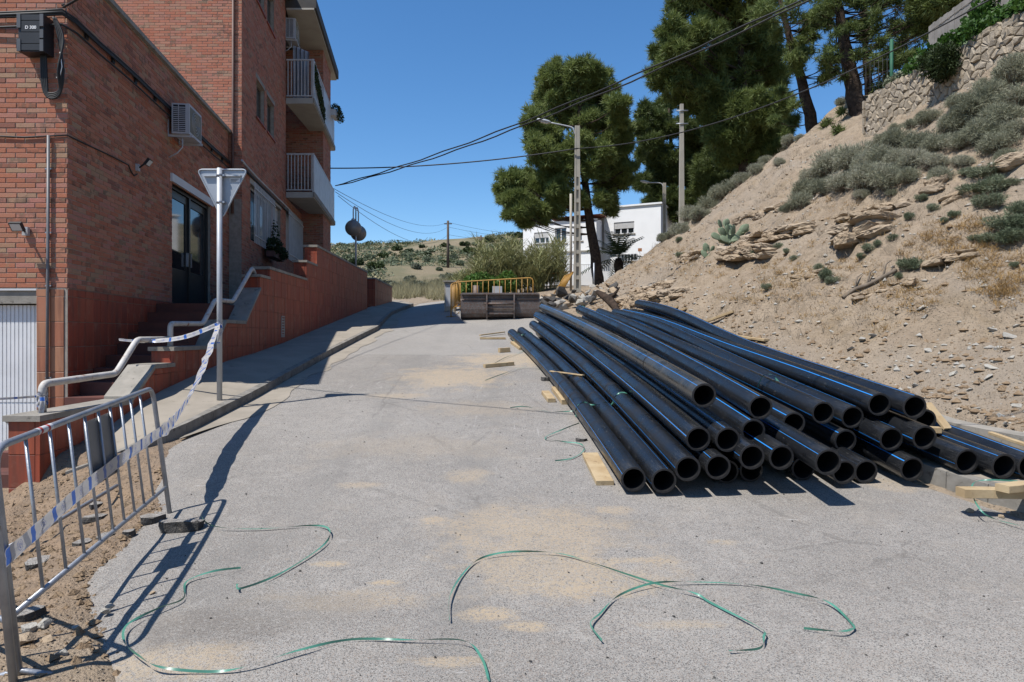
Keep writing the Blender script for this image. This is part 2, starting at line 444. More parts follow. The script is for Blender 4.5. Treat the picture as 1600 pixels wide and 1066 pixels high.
# ------------------------------------------------------------------ ground sheet
def axis(segs):
    out = [segs[0][0]]
    for a, b, st in segs:
        n = max(1, int(round((b - a) / st)))
        out += [a + (b - a) * (i + 1) / n for i in range(n)]
    return np.array(out)
def earth_mat():
    t = NT('earth'); p = t.pos()
    big = t.noise(p, .35, 4, .6); mid = t.noise(p, 1.6, 5, .62); fine = t.noise(p, 14, 5, .65); ff = t.noise(p, 70, 3, .6)
    col = t.mix(t.sstep(.35, .65, mid), (.40, .315, .225), (.335, .26, .185))
    col = t.mix(t.math('MULTIPLY', t.sstep(.49, .61, t.noise(p, 4.5, 6, .75, .5)), .75), col, (.25, .195, .135))
    col = t.mix(t.math('MULTIPLY', t.sstep(.53, .66, t.noise(t.mapv(p, (.5, 1.1, 1.1)), 1.0, 5, .7, .6)), .5), col, (.30, .225, .14))
    col = t.mix(t.math('MULTIPLY', t.sstep(.5, .66, big), .6), col, (.35, .295, .235))
    col = t.mix(t.math('MULTIPLY', t.sstep(.56, .7, fine), .65), col, (.27, .21, .15))
    col = t.mix(t.math('MULTIPLY', t.sstep(.60, .68, ff), .5), col, (.48, .41, .32))
    v = t.vor(p, 26); col = t.mix(t.math('MULTIPLY', t.sstep(.26, .1, v), t.math('MULTIPLY', t.sstep(.52, .6, t.noise(p, 3.3, 2)), .7)), col, (.46, .42, .36))
    # brown topsoil in the trench strip and on the far hillside
    sx = t.n('ShaderNodeSeparateXYZ'); t.l(p, sx.inputs[0])
    far = t.sstep(58, 75, sx.outputs[1])
    col = t.mix(t.math('MULTIPLY', far, .85), col, t.mix(t.sstep(.42, .58, t.noise(p, .12, 4)), (.25, .205, .13), (.15, .145, .08)))
    trench = t.math('MULTIPLY', t.sstep(-2.0, -3.4, sx.outputs[0]), t.sstep(9, 7.5, sx.outputs[1]))
    col = t.mix(t.math('MULTIPLY', trench, .55), col, t.mix(t.sstep(.4, .6, t.noise(p, 4, 4)), (.36, .235, .145), (.24, .16, .105)))
    h = t.math('ADD', t.math('MULTIPLY', fine, .7), t.math('ADD', t.math('MULTIPLY', ff, .25), t.math('MULTIPLY', t.sstep(.3, .0, v), .35)))
    t.bump(h, 1.0, .08)
    return t.fin(col, .95, 0, .15)
M['earth'] = earth_mat()
xs = axis([(-420, -120, 60), (-120, -40, 10), (-40, -9, 2.2), (-9, -5.2, .3), (-5.2, -1.4, .12), (-1.4, 2.4, .35), (2.4, 9, .1), (9, 17, .16), (17, 24, .6), (24, 60, 4), (60, 420, 60)])
ys = axis([(-120, -10, 22), (-10, 2, 1.2), (2, 14, .1), (14, 31, .16), (31, 48, .45), (48, 70, 1.1), (70, 140, 1.8), (140, 220, 8), (220, 680, 60)])
XX, YY = np.meshgrid(xs, ys)
ZZ = G(XX, YY)
nx, ny = len(xs), len(ys)
verts = np.stack([XX, YY, ZZ], -1).reshape(-1, 3)
ii, jj = np.meshgrid(np.arange(nx - 1), np.arange(ny - 1))
q = np.stack([jj * nx + ii, jj * nx + ii + 1, (jj + 1) * nx + ii + 1, (jj + 1) * nx + ii], -1).reshape(-1, 4)
me = bpy.data.meshes.new('ground')
me.from_pydata(verts.tolist(), [], q.tolist())
me.materials.append(M['earth'])
me.polygons.foreach_set('use_smooth', [True] * len(q))
me.update()
link('ground', me, kind='structure')

# ------------------------------------------------------------------ road
def road_mat():
    t = NT('worn_asphalt'); p = t.pos()
    col = t.mix(t.sstep(.3, .7, t.noise(p, .5, 4)), (.365, .343, .31), (.27, .254, .23))
    col = t.mix(t.math('MULTIPLY', t.sstep(.44, .66, t.noise(p, 6.5, 5, .75)), .5), col, (.225, .212, .194))
    col = t.mix(t.math('MULTIPLY', t.sstep(.52, .7, t.noise(p, 3.1, 6, .8, .6)), .55), col, (.43, .405, .365))
    v = t.vor(p, 190, out='Color'); vs = t.n('ShaderNodeSeparateColor'); t.l(v, vs.inputs[0])
    col = t.mix(t.math('MULTIPLY', t.sstep(.6, .95, vs.outputs[0]), .7), col, (.47, .44, .40))
    col = t.mix(t.math('MULTIPLY', t.sstep(.66, .9, vs.outputs[1]), .85), col, (.085, .083, .08))
    col = t.mix(t.math('MULTIPLY', t.sstep(.75, .95, vs.outputs[2]), .35), col, (.34, .22, .14))
    v2 = t.vor(p, 85, out='Color'); vs2 = t.n('ShaderNodeSeparateColor'); t.l(v2, vs2.inputs[0])
    d2 = t.vor(p, 85)
    col = t.mix(t.math('MULTIPLY', t.math('MULTIPLY', t.sstep(.72, .8, vs2.outputs[0]), t.sstep(.36, .2, d2)), .8), col, (.13, .125, .12))
    fine = t.noise(p, 160, 3, .6); g = t.noise(p, 2.2, 5, .65)
    col = t.mix(t.math('MULTIPLY', t.sstep(.5, .75, g), .3), col, (.36, .31, .25))
    # pale scrape marks left by a bucket, short streaks across the road
    sc = t.noise(t.mapv(p, (5, 42, 1)), 1.0, 4, .7)
    sm = t.noise(p, 1.1, 3)
    col = t.mix(t.math('MULTIPLY', t.math('MULTIPLY', t.sstep(.59, .70, sc), t.sstep(.5, .66, sm)), .6), col, (.58, .56, .53))
    sxr = t.n('ShaderNodeSeparateXYZ'); t.l(p, sxr.inputs[0])
    for xc in (-1.9, -.35):
        tk = t.math('ABSOLUTE', t.math('ADD', t.math('SUBTRACT', sxr.outputs[0], xc), t.math('MULTIPLY_ADD', t.noise(p, .25, 2), .9, -.45)))
        col = t.mix(t.math('MULTIPLY', t.sstep(.34, .05, tk), t.math('MULTIPLY', t.sstep(.3, .65, t.noise(p, 1.7, 4)), .38)), col, (.20, .19, .175))
    # long pale scratches along the street and a cross joint
    ls_ = t.noise(t.mapv(p, (34, 1.1, 1), (0, 0, 0), (0, 0, .12)), 1.0, 4, .7)
    col = t.mix(t.math('MULTIPLY', t.math('MULTIPLY', t.sstep(.63, .70, ls_), t.sstep(.47, .6, t.noise(p, .55, 3))), .55), col, (.52, .50, .47))
    jn = t.math('ABSOLUTE', t.math('SUBTRACT', t.math('ADD', sxr.outputs[1], t.math('MULTIPLY_ADD', t.noise(p, 1.4, 4), .16, -.08)), 15.0))
    col = t.mix(t.math('MULTIPLY', t.sstep(.035, .012, jn), .55), col, (.13, .125, .115))
    new_ = t.math('MULTIPLY', t.sstep(14.98, 15.02, sxr.outputs[1]), .35)
    col = t.mix(new_, col, (.37, .35, .32))
    # oil and dirt stain beside the trench
    def patch(cx, cy, rx, ry, c, amt, soft=.55, ns=3.0, nd=5):
        nonlocal col
        m = t.mapv(p, (1 / rx, 1 / ry, 0), (-cx / rx, -cy / ry, 0))
        ln = t.n('ShaderNodeVectorMath', operation='LENGTH'); t.l(m, ln.inputs[0])
        dd = t.math('ADD', ln.outputs['Value'], t.math('MULTIPLY_ADD', t.noise(p, ns, nd, .75), 2.2, -1.15))
        k = t.math('MULTIPLY', t.sstep(1.0, 1.0 - soft, dd), amt)
        k = t.math('MULTIPLY', k, t.sstep(.38, .56, t.noise(p, 45, 5, .8)))
        col = t.mix(k, col, c)
    sand = (.47, .37, .25)
    for (px, py, rx, ry, amt) in [(705, 590, 1.0, 1.0, .9), (800, 563, 1.1, .9, .95), (850, 555, .5, .5, .9), (835, 835, .75, .6, .7), (880, 900, .7, .35, .65),
                                  (905, 925, .35, .14, .6), (765, 962, .16, .09, .9), (825, 985, .13, .06, .9), (620, 620, .5, .2, .7), (735, 745, .2, .25, .6), (515, 885, .12, .05, .9), (600, 915, .10, .04, .9), (680, 815, .16, .1, .8), (960, 800, .2, .1, .7), (1130, 850, .15, .06, .6), (560, 760, .3, .1, .6), (1060, 980, .25, .06, .5), (690, 1040, .2, .05, .7),
                                  (255, 1035, .38, .2, .7), (760, 640, .9, .6, .35), (990, 880, .25, .08, .7), (640, 700, 1.2, .5, .25), (1390, 760, .3, .2, .5), (550, 940, .5, .15, .5)]:
        c = gpt(px, py, road=True); patch(c.x, c.y, rx * 1.3, ry * 1.3, sand, amt, .75)
    c = gpt(330, 985, road=True); patch(c.x, c.y, .55, .28, (.16, .14, .12), .6, .8, 2.5)
    c = gpt(450, 960, road=True); patch(c.x, c.y, .9, .4, (.21, .19, .165), .5, .8, 2)
    # cracks
    cr = t.vor(t.mapv(p, (1, 1, 0)), .55, 'DISTANCE_TO_EDGE')
    wob = t.math('ADD', cr, t.math('MULTIPLY_ADD', t.noise(p, 6, 4), .06, -.03))
    ck = t.math('MULTIPLY', t.sstep(.010, .003, t.math('ABSOLUTE', wob)), t.sstep(.5, .6, t.noise(p, .6, 2)))
    col = t.mix(t.math('MULTIPLY', ck, .3), col, (.11, .10, .09))
    h = t.math('ADD', t.math('MULTIPLY', fine, .5), t.math('MULTIPLY', t.vor(p, 190), .6))
    t.bump(h, .55, .008)
    return t.fin(col, .9, 0, .25)
M['road'] = road_mat()
mb = MB(); mb.smooth = True
rows = np.concatenate([np.arange(-8, 2, 1.0), np.arange(2, 40.01, .25)])
NXR = 26
for y in rows:
    wob = 0.16 * (float(vnoise(y * 2.3, 4.2)) - .5) * (1 if y < 7.4 else .0)
    l = float(itp(y, ROADL)) + wob; r = float(itp(y, ROADR)) + .12 * (float(vnoise(y * 1.7, 9.1)) - .5)
    if y > 20: r += .5 * (float(vnoise(y * 1.3, 2.2)) - .5)
    for k in range(NXR + 1):
        x = l + (r - l) * k / NXR
        e = .0 if 0 < k < NXR else -.035
        mb.v.append((x, y, float(base(x, y)) + .012 + e + .012 * float(fbm(x * .8, y * .8, 2))))
for j in range(len(rows) - 1):
    for k in range(NXR):
        a = j * (NXR + 1) + k
        mb.face([a, a + 1, a + NXR + 2, a + NXR + 1])
mb.build('road', M['road'], kind='structure')
def rz_(x, y): return float(base(x, y)) + .014 + .012 * float(fbm(np.float64(x * .8), np.float64(y * .8), 2))

# concrete gutter strip along the left kerb
mb = MB(); mb.smooth = True
gy = np.arange(8.2, 30, .2)
for i, y in enumerate(gy):
    l = float(itp(y, ROADL)); w = (.22 + .3 * float(vnoise(y * 1.6, 7.7))) * min(1, (y - 8.15) / 1.2)
    for x in (l, l + w): mb.v.append((x, y, rz_(x, y) + .006))
for i in range(len(gy) - 1): mb.face([2 * i, 2 * i + 1, 2 * i + 3, 2 * i + 2])
mb.build('gutter', M['pave'], kind='structure')

# ------------------------------------------------------------------ left pavement with kerb stones
WX0, WY0, WS = -5.05, 7.3, -.035
def wallx(y): return WX0 + WS * (y - WY0)
PW = [(7.35, .06), (8.5, .42), (9.75, .76), (11.1, .95), (12.3, 1.12), (14.75, 1.29), (20, 1.88), (27, 2.66), (34, 3.28), (36, 3.45)]
def pavez(x, y):
    k = float(itp(y, ROADL)) + .0
    zk = float(base(k, y)) + .14; zw = float(itp(y, PW)); w = wallx(y)
    t = min(1, max(0, (x - w) / (k - w))); return zw + (zk - zw) * t
mb = MB(); mb.smooth = True
kerb_in = .12
py_ = [7.35, 7.5, 7.7, 7.95, 8.3, 8.8, 9.4, 10, 10.7, 11.5, 12.5, 14, 16, 18, 20, 22, 24, 26, 28, 30, 32, 34, 36]
NK = 8
def kx(y):   # outer edge of the pavement, rounded at its lower end
    if y >= 8.6: return float(itp(y, ROADL))
    t = (y - 7.35) / 1.25
    return wallx(y) + .12 + (-4.0 - wallx(y) - .12) * math.sqrt(max(0, 1 - (1 - t) ** 2))
for y in py_:
    a, b = wallx(y) - .1, kx(y) - kerb_in
    if b < a + .05: b = a + .05
    for k in range(NK + 1):
        x = a + (b - a) * k / NK; mb.v.append((x, y, pavez(max(x, wallx(y)), y)))
for j in range(len(py_) - 1):
    for k in range(NK):
        i = j * (NK + 1) + k; mb.face([i, i + 1, i + NK + 2, i + NK + 1])
pv = mb.build('pavement', M['pave'], kind='structure')
# kerb stones, one by one
ys_e = list(np.linspace(7.36, 8.6, 40)) + list(np.arange(8.7, 36, .1))
pts = [Vector((kx(y), y, 0)) for y in ys_e]
acc = [0]
for a, b in zip(pts[:-1], pts[1:]): acc.append(acc[-1] + (b - a).length)
def along(s):
    s = min(max(s, 0), acc[-1]); i = min(int(np.searchsorted(acc, s)), len(acc) - 1); i = max(i, 1)
    t = (s - acc[i - 1]) / max(1e-6, acc[i] - acc[i - 1]); return pts[i - 1].lerp(pts[i], t)
s = 0.0
while s < acc[-1] - .2:
    L = .5 if s > 2.2 else .36
    a = along(s + .004); b = along(min(s + L - .004, acc[-1]))
    d = (b - a).normalized(); nrm = Vector((d.y, -d.x, 0))
    b4, t4 = [], []
    for (pt, off) in ((a, 0), (b, 0), (b, -kerb_in), (a, -kerb_in)):
        q_ = pt + nrm * off
        zt = pavez(max(q_.x, wallx(q_.y)), q_.y) + .004 + random.uniform(-.003, .003)
        b4.append((q_.x, q_.y, min(zt - .3, rz_(q_.x, q_.y) - .1))); t4.append((q_.x - (nrm.x * .015 if off == 0 else 0), q_.y, zt))
    mb = MB(); mb.hexa(b4, t4)
    mb.build('kerb_stone', M['kerb'], pv)
    s += L

# ------------------------------------------------------------------ right kerb, narrow pavement and low retaining wall
KR = [(9.4, 2.6), (6.6, 4.15), (5.2, 4.72), (4.35, 5.73), (4.0, 6.74), (3.72, 8.0), (3.45, 9.6)]
WR = [(9.8, 3.6), (6.7, 4.75), (5.35, 5.65), (5.03, 6.67), (5.03, 8.04), (4.78, 9.3)]
def dens(pl, n):
    pl = [Vector((a, b, 0)) for a, b in pl]; ac = [0]
    for a, b in zip(pl[:-1], pl[1:]): ac.append(ac[-1] + (b - a).length)
    out = []
    for i in range(n):
        s = ac[-1] * i / (n - 1); k = max(1, min(int(np.searchsorted(ac, s)), len(pl) - 1))
        out.append(pl[k - 1].lerp(pl[k], (s - ac[k - 1]) / (ac[k] - ac[k - 1])))
    return out
ka, wa = dens(KR, 26), dens(WR, 26)
# round the corners a little
for _ in range(2):
    for arr in (ka, wa):
        cp = [p.copy() for p in arr]
        for i in range(1, 25): arr[i] = (cp[i - 1] + cp[i] * 2 + cp[i + 1]) / 4
def kz(p): return float(base(p.x, p.y)) + .17
mb = MB(); mb.smooth = True
for a, w in zip(ka, wa):
    n_ = (w - a).normalized() * .13
    for p in (a + n_, a.lerp(w, .5), w + n_): mb.v.append((p.x, p.y, kz(p) + .003 * (p != a)))
for i in range(25):
    for k in range(2):
        q_ = i * 3 + k; mb.face([q_, q_ + 1, q_ + 4, q_ + 3])
rp = mb.build('pavement', M['pave'], kind='structure')
for i in range(25):
    a, b, wa_, wb_ = ka[i], ka[i + 1], wa[i], wa[i + 1]
    na = (wa_ - a).normalized() * .14; nb = (wb_ - b).normalized() * .14
    g_ = (b - a).normalized() * .005
    c4 = [a + g_, b - g_, b - g_ + nb, a + g_ + na]
    mb = MB(); mb.hexa([(p.x, p.y, kz(p) - .34) for p in c4][::-1], [(p.x + (.012 if k in (0, 1) else 0), p.y, kz(p) + .006) for k, p in enumerate(c4)][::-1])
    mb.build('kerb_stone', M['kerb'], rp)
lw = thing('retaining_wall', (5.03, 7.4, .2), 'low grey concrete wall holding the foot of the bare slope beside the pipes', 'wall')
for i in range(0, 25, 5):
    mb = MB()
    for j in range(i, min(i + 5, 25)):
        a, b = wa[j], wa[j + 1]; d = (b - a).normalized(); n_ = Vector((-d.y, d.x, 0)); n_ = -n_ if n_.x < 0 else n_
        za, zb = float(base(a.x, a.y)), float(base(b.x, b.y))
        ta, tb = .62 + .0 * a.y, .62
        ta = max(za + .30, .60); tb = max(zb + .30, .60)
        e = .003 if j == i else 0
        aa = a + d * e
        mb.hexa([(aa.x, aa.y, za - .1), (b.x, b.y, zb - .1), (b.x + n_.x * .18, b.y + n_.y * .18, zb - .1), (aa.x + n_.x * .18, aa.y + n_.y * .18, za - .1)][::-1],
                [(aa.x, aa.y, ta), (b.x, b.y, tb), (b.x + n_.x * .18, b.y + n_.y * .18, tb + .01), (aa.x + n_.x * .18, aa.y + n_.y * .18, ta + .01)][::-1])
    mb.build('wall_panel', M['concrete'], lw)
# ------------------------------------------------------------------ wall skins with openings, bricks and tiles
BL, CH, JT = .279, .0708, .0105
_cache = {}
def frame_(u):
    u = Vector((u[0], u[1], 0)).normalized(); n = Vector((u.y, -u.x, 0)); return u, n
def skin(parent, name, O, u, L, z0, z1, holes, mat, reveal=.2, rmat=None):
    """flat wall sheet with rectangular openings whose reveals go inwards"""
    u, n = frame_(u); O = Vector(O)
    us = sorted({0, L, *[h[0] for h in holes], *[h[1] for h in holes]}); us = [x for x in us if 0 <= x <= L]
    zs = sorted({z0, z1, *[h[2] for h in holes], *[h[3] for h in holes]}); zs = [z for z in zs if z0 <= z <= z1]
    mb = MB(); pt = lambda a, z, d=0: (O.x + u.x * a - n.x * d, O.y + u.y * a - n.y * d, z)
    for a, b in zip(us[:-1], us[1:]):
        for c, d in zip(zs[:-1], zs[1:]):
            if any(h[0] <= (a + b) / 2 <= h[1] and h[2] <= (c + d) / 2 <= h[3] for h in holes): continue
            mb.poly([pt(a, c), pt(b, c), pt(b, d), pt(a, d)])
    for (a, b, c, d) in holes:
        r = reveal
        mb.poly([pt(a, c), pt(a, d), pt(a, d, r), pt(a, c, r)]); mb.poly([pt(b, d), pt(b, c), pt(b, c, r), pt(b, d, r)])
        mb.poly([pt(a, d), pt(b, d), pt(b, d, r), pt(a, d, r)]); mb.poly([pt(b, c), pt(a, c), pt(a, c, r), pt(b, c, r)])
    return mb.build(name, mat, parent)
def brick_cell(w, h, mat, name):
    k = (round(w, 3), round(h, 3), mat.name)
    if k not in _cache:
        mb = MB(); b = .004
        v = [(0, 0), (w, 0), (w, h), (0, h)]; i4 = [(b, b), (w - b, b), (w - b, h - b), (b, h - b)]
        mb.v = [(x, .02, z) for x, z in v] + [(x, -.004, z) for x, z in v] + [(x, -.008, z) for x, z in i4]
        for k4 in range(4):
            j = (k4 + 1) % 4
            mb.face([k4, j, 4 + j, 4 + k4]); mb.face([4 + k4, 4 + j, 8 + j, 8 + k4])
        mb.face([8, 9, 10, 11])
        _cache[k] = mb.mesh(name, mat)
    return _cache[k]
def bricks(parent, O, u, L, z0, z1, holes, mat, single=lambda a, z: False, z_ref=0.0):
    u, n = frame_(u); O = Vector(O); po = Vector(ORG[parent.name]); rz = math.atan2(u.y, u.x)
    st = MB(); r0 = int(math.floor((z0 - z_ref) / CH)); r1 = int(math.ceil((z1 - z_ref) / CH))
    for r in range(r0, r1):
        za = max(z0, z_ref + r * CH + JT / 2); zb = min(z1, z_ref + (r + 1) * CH - JT / 2)
        if zb - za < .012: continue
        zc = (za + zb) / 2; a = -BL * (.5 if r % 2 else 0) - random.uniform(0, .03)
        spans = [(0, L)]
        for h in holes:
            if h[2] < zc < h[3]:
                ns = []
                for s0, s1 in spans:
                    if h[1] <= s0 or h[0] >= s1: ns.append((s0, s1)); continue
                    if h[0] > s0: ns.append((s0, h[0]))
                    if h[1] < s1: ns.append((h[1], s1))
                spans = ns
        while a < L:
            b0, b1 = a + JT / 2, a + BL - JT / 2; a += BL
            rr = random.random()
            for s0, s1 in spans:
                c0, c1 = max(b0, s0), min(b1, s1)
                if c1 - c0 < .02: continue
                p = O + u * c0; jit = random.uniform(-.0025, .0025)
                if single((c0 + c1) / 2, zc):
                    o = bpy.data.objects.new('brick', brick_cell(c1 - c0, zb - za, mat, 'brick'))
                    COL.objects.link(o); o.parent = parent
                    o.location = Vector((p.x, p.y, za)) - po + n * jit; o.rotation_euler = (0, 0, rz)
                else:
                    st.r = rr + .001; f = n * (.007 + jit); bk = -n * .01
                    q0, q1 = O + u * c0, O + u * c1
                    A = [Vector((x.x, x.y, z)) for x, z in ((q0, za), (q1, za), (q1, zb), (q0, zb))]
                    i = len(st.v); st.v += [tuple(x + bk) for x in A] + [tuple(x + f) for x in A]
                    st.face([i + 4, i + 5, i + 6, i + 7])
                    for k in range(4): st.face([i + k, i + (k + 1) % 4, i + 4 + (k + 1) % 4, i + 4 + k])
    if st.f: st.build('brickwork', mat, parent, kind='stuff')
def clip_poly(sub, poly):
    """clip polygon sub (2D list) to convex CCW polygon poly"""
    out = sub
    for i in range(len(poly)):
        a, b = poly[i], poly[(i + 1) % len(poly)]; inp = out; out = []
        side = lambda p: (b[0] - a[0]) * (p[1] - a[1]) - (b[1] - a[1]) * (p[0] - a[0])
        for k in range(len(inp)):
            p, q_ = inp[k], inp[(k + 1) % len(inp)]; sp, sq = side(p), side(q_)
            if sp >= 0: out.append(p)
            if sp * sq < 0:
                t = sp / (sp - sq); out.append((p[0] + (q_[0] - p[0]) * t, p[1] + (q_[1] - p[1]) * t))
        if len(out) < 3: return []
    return out
def tiles(parent, O, u, poly, tw, th, mat, zref=0.0, uref=0.0, joint=.007, single=lambda a, z: True, proud=.012, name='tile', stuff=None):
    u, n = frame_(u); O = Vector(O); po = Vector(ORG[parent.name]); rz = math.atan2(u.y, u.x)
    u0, u1 = min(p[0] for p in poly), max(p[0] for p in poly); z0, z1 = min(p[1] for p in poly), max(p[1] for p in poly)
    i0, i1 = int(math.floor((u0 - uref) / tw)), int(math.ceil((u1 - uref) / tw)); j0, j1 = int(math.floor((z0 - zref) / th)), int(math.ceil((z1 - zref) / th))
    for j in range(j0, j1):
        for i in range(i0, i1):
            a, b = uref + i * tw + joint / 2, uref + (i + 1) * tw - joint / 2; c, d = zref + j * th + joint / 2, zref + (j + 1) * th - joint / 2
            cell = clip_poly([(a, c), (b, c), (b, d), (a, d)], poly)
            if not cell: continue
            ar = abs(sum(cell[k][0] * cell[(k + 1) % len(cell)][1] - cell[(k + 1) % len(cell)][0] * cell[k][1] for k in range(len(cell)))) / 2
            if ar < .0006: continue
            uc = sum(p[0] for p in cell) / len(cell); zc = sum(p[1] for p in cell) / len(cell)
            jit = random.uniform(-.002, .002); full = abs(ar - (b - a) * (d - c)) < 1e-6
            if single(uc, zc):
                if full: me = brick_cell(b - a, d - c, mat, name); lo = (a, c)
                else:
                    mb = MB(); lo = cell[0]
                    mb.v = [(p[0] - lo[0], .02, p[1] - lo[1]) for p in cell] + [(p[0] - lo[0], -.008, p[1] - lo[1]) for p in cell]
                    m_ = len(cell)
                    for k in range(m_): mb.face([k, (k + 1) % m_, m_ + (k + 1) % m_, m_ + k])
                    mb.face(list(range(m_, 2 * m_))); me = mb.mesh(name, mat)
                o = bpy.data.objects.new(name, me); COL.objects.link(o); o.parent = parent
                p = O + u * lo[0]; o.location = Vector((p.x, p.y, lo[1])) - po + n * (jit + proud - .008); o.rotation_euler = (0, 0, rz)
            elif stuff is not None:
                stuff.r = random.random() + .001; m_ = len(cell); i_ = len(stuff.v)
                for dep in (-.01, proud + jit):
                    for p in cell: stuff.v.append(tuple(O + u * p[0] + n * dep + Vector((0, 0, p[1] - O.z))))
                for k in range(m_): stuff.face([i_ + k, i_ + (k + 1) % m_, i_ + m_ + (k + 1) % m_, i_ + m_ + k])
                stuff.face([i_ + m_ + k for k in range(m_)])
# oriented box on a wall: u along, n outwards
def wbox(mb, O, u, n, a0, a1, z0, z1, d0, d1):
    O = Vector(O); pt = lambda a, d, z: (O.x + u.x * a + n.x * d, O.y + u.y * a + n.y * d, z)
    mb.hexa([pt(a0, d1, z0), pt(a1, d1, z0), pt(a1, d0, z0), pt(a0, d0, z0)], [pt(a0, d1, z1), pt(a1, d1, z1), pt(a1, d0, z1), pt(a0, d0, z1)])
def wpart(name, O, u, n, a0, a1, z0, z1, d0, d1, mat, parent, **kw):
    mb = MB(); wbox(mb, O, u, n, a0, a1, z0, z1, d0, d1); return mb.build(name, mat, parent, **kw)

# ------------------------------------------------------------------ low brick annex
SU = Vector((-.14, 1, 0)).normalized(); SN = Vector((SU.y, -SU.x, 0)); SK = math.sqrt(1 + .14 ** 2)
C0 = Vector((-6.3, 9.68, 0)); FU = Vector((1, 0, 0)); FN = Vector((0, -1, 0))
def sideY(px): return 4.945 / (-(px - CX) / FPX - .14)
annex = thing('brick_annex', (-6.3, 9.68, -.2), 'low orange brick building with white garage door and dark glazed entrance', 'building')
FO = Vector((-9.8, 9.68, 0)); FL = 3.5
ghole = (.3, 3.06, -.4, 2.26)
ZB = 2.27
skin(annex, 'front_wall', FO, FU, FL, -.5, 6.92, [ghole], M['mortar'], .18)
AL = (18.0 - 9.68) * SK
dY0, dY1 = 13.8, 16.4
dh = ((dY0 - 9.68) * SK, (dY1 - 9.68) * SK, 2.22, 4.70)
skin(annex, 'side_wall', C0, SU, AL, -.5, 6.92, [dh], M['mortar'], .3)
bricks(annex, FO, FU, FL, ZB, 6.9, [ghole], M['brick'], lambda a, z: a > 2.3 and z < 6.6, ZB)
bricks(annex, C0, SU, AL, ZB, 6.9, [dh], M['brick'], lambda a, z: a < .62 and z < 6.0, ZB)
# tiled plinth, pale tile on the lit front
tiles(annex, FO, FU, [(3.06, -.4), (3.46, -.4), (3.46, ZB - .02), (3.06, ZB - .02)], .198, .357, M['tile2'], ZB - .12 - 7 * .357, 3.062, .008)
st = MB()
for a0, a1 in ((0.0, dh[0]), (dh[1], AL)):
    tiles(annex, C0, SU, [(a0, -.4), (a1, -.4), (a1, ZB - .02), (a0, ZB - .02)], .25, .357, M['tile'], ZB - .12 - 7 * .357, 0, .008, single=lambda a, z: a < 3.2, stuff=st)  # darker red than the front: the side wall's shade put into tile colour
st.build('tiling', M['tile'], annex, kind='stuff')
wpart('plinth_ledge', C0, SU, SN, 0, dh[0], ZB - .018, ZB - .002, -.02, .016, M['grout'], annex)
# garage door of folded sheet
gd = thing('garage_door', (-8, 9.82, -.2), 'white ribbed metal garage door with chipped paint under a concrete lintel', 'garage door')
gd['label'] = None; del gd['label']; del gd['category']; gd.parent = annex
gd.location = Vector((-8, 9.82, -.2)) - Vector((-6.3, 9.68, -.2)); gd.name = 'garage_door'; ORG[gd.name] = (-8, 9.82, -.2)
mb = MB(); x = -9.5
while x < -6.75:
    w = .058
    for (a, b, d) in ((0, .62, 0.0), (.62, .78, .012), (.78, 1, .012)):
        pass
    xa, xb, xc = x, x + w * .72, x + w
    for zz0, zz1 in ((-.12, .62), (.64, 2.03)):
        for (p, q_, ya, yb) in ((xa, xb, 9.79, 9.79), (xb, xb + .006, 9.79, 9.806), (xb + .006, xc - .006, 9.806, 9.806), (xc - .006, xc, 9.806, 9.79)):
            mb.poly([(p, ya, zz0), (q_, yb, zz0), (q_, yb, zz1), (p, ya, zz1)])
    x += w
mb.build('door_sheet', M['garage'], gd)
mb = MB(); mb.box2((-9.5, 9.80, .615), (-6.745, 9.83, .645)); mb.box2((-9.5, 9.785, -.2), (-6.745, 9.83, -.12)); mb.build('door_rail', M['garage'], gd)
mb = MB(); mb.lathe((-7.22, 9.775, .38), [(.0, -.01), (.035, -.01), (.035, .02), (0, .02)], 14, 'y'); mb.build('lock', M['steel'], gd)
wpart('lintel', FO, FU, FN, .3, 3.06, 2.05, 2.26, -.16, -.02, M['concrete'], annex)
wpart('lintel_edge', FO, FU, FN, .3, 3.06, 2.235, 2.262, -.02, .006, M['winwhite'], annex)
# parapet coping and flat roof
mb = MB(); wbox(mb, C0, SU, SN, -.08, AL, 6.92, 7.0, -.3, .07); mb.build('coping', M['concrete'], annex)
mb = MB(); wbox(mb, FO, FU, FN, 0, FL - .21, 6.923, 6.997, -.3, .07); mb.build('coping', M['concrete'], annex)
mb = MB(); mb.prism([(-9.8, 9.9, 6.7), (-6.6, 9.9, 6.7), (-7.7, 17.95, 6.7), (-9.8, 17.95, 6.7)], (0, 0, .1)); mb.build('roof', M['concrete'], annex)
# back and left closing walls
mb = MB(); mb.box2((-9.95, 9.68, -.5), (-9.8, 18, 6.95)); mb.build('rear_wall', M['mortar'], annex)
mb = MB(); mb.poly([(-9.8, 9.9, -.18), (-6.4, 9.9, -.18), (-6.4, 9.9, 2.3), (-9.8, 9.9, 2.3)]); mb.build('garage_backing', M['dark'], annex)
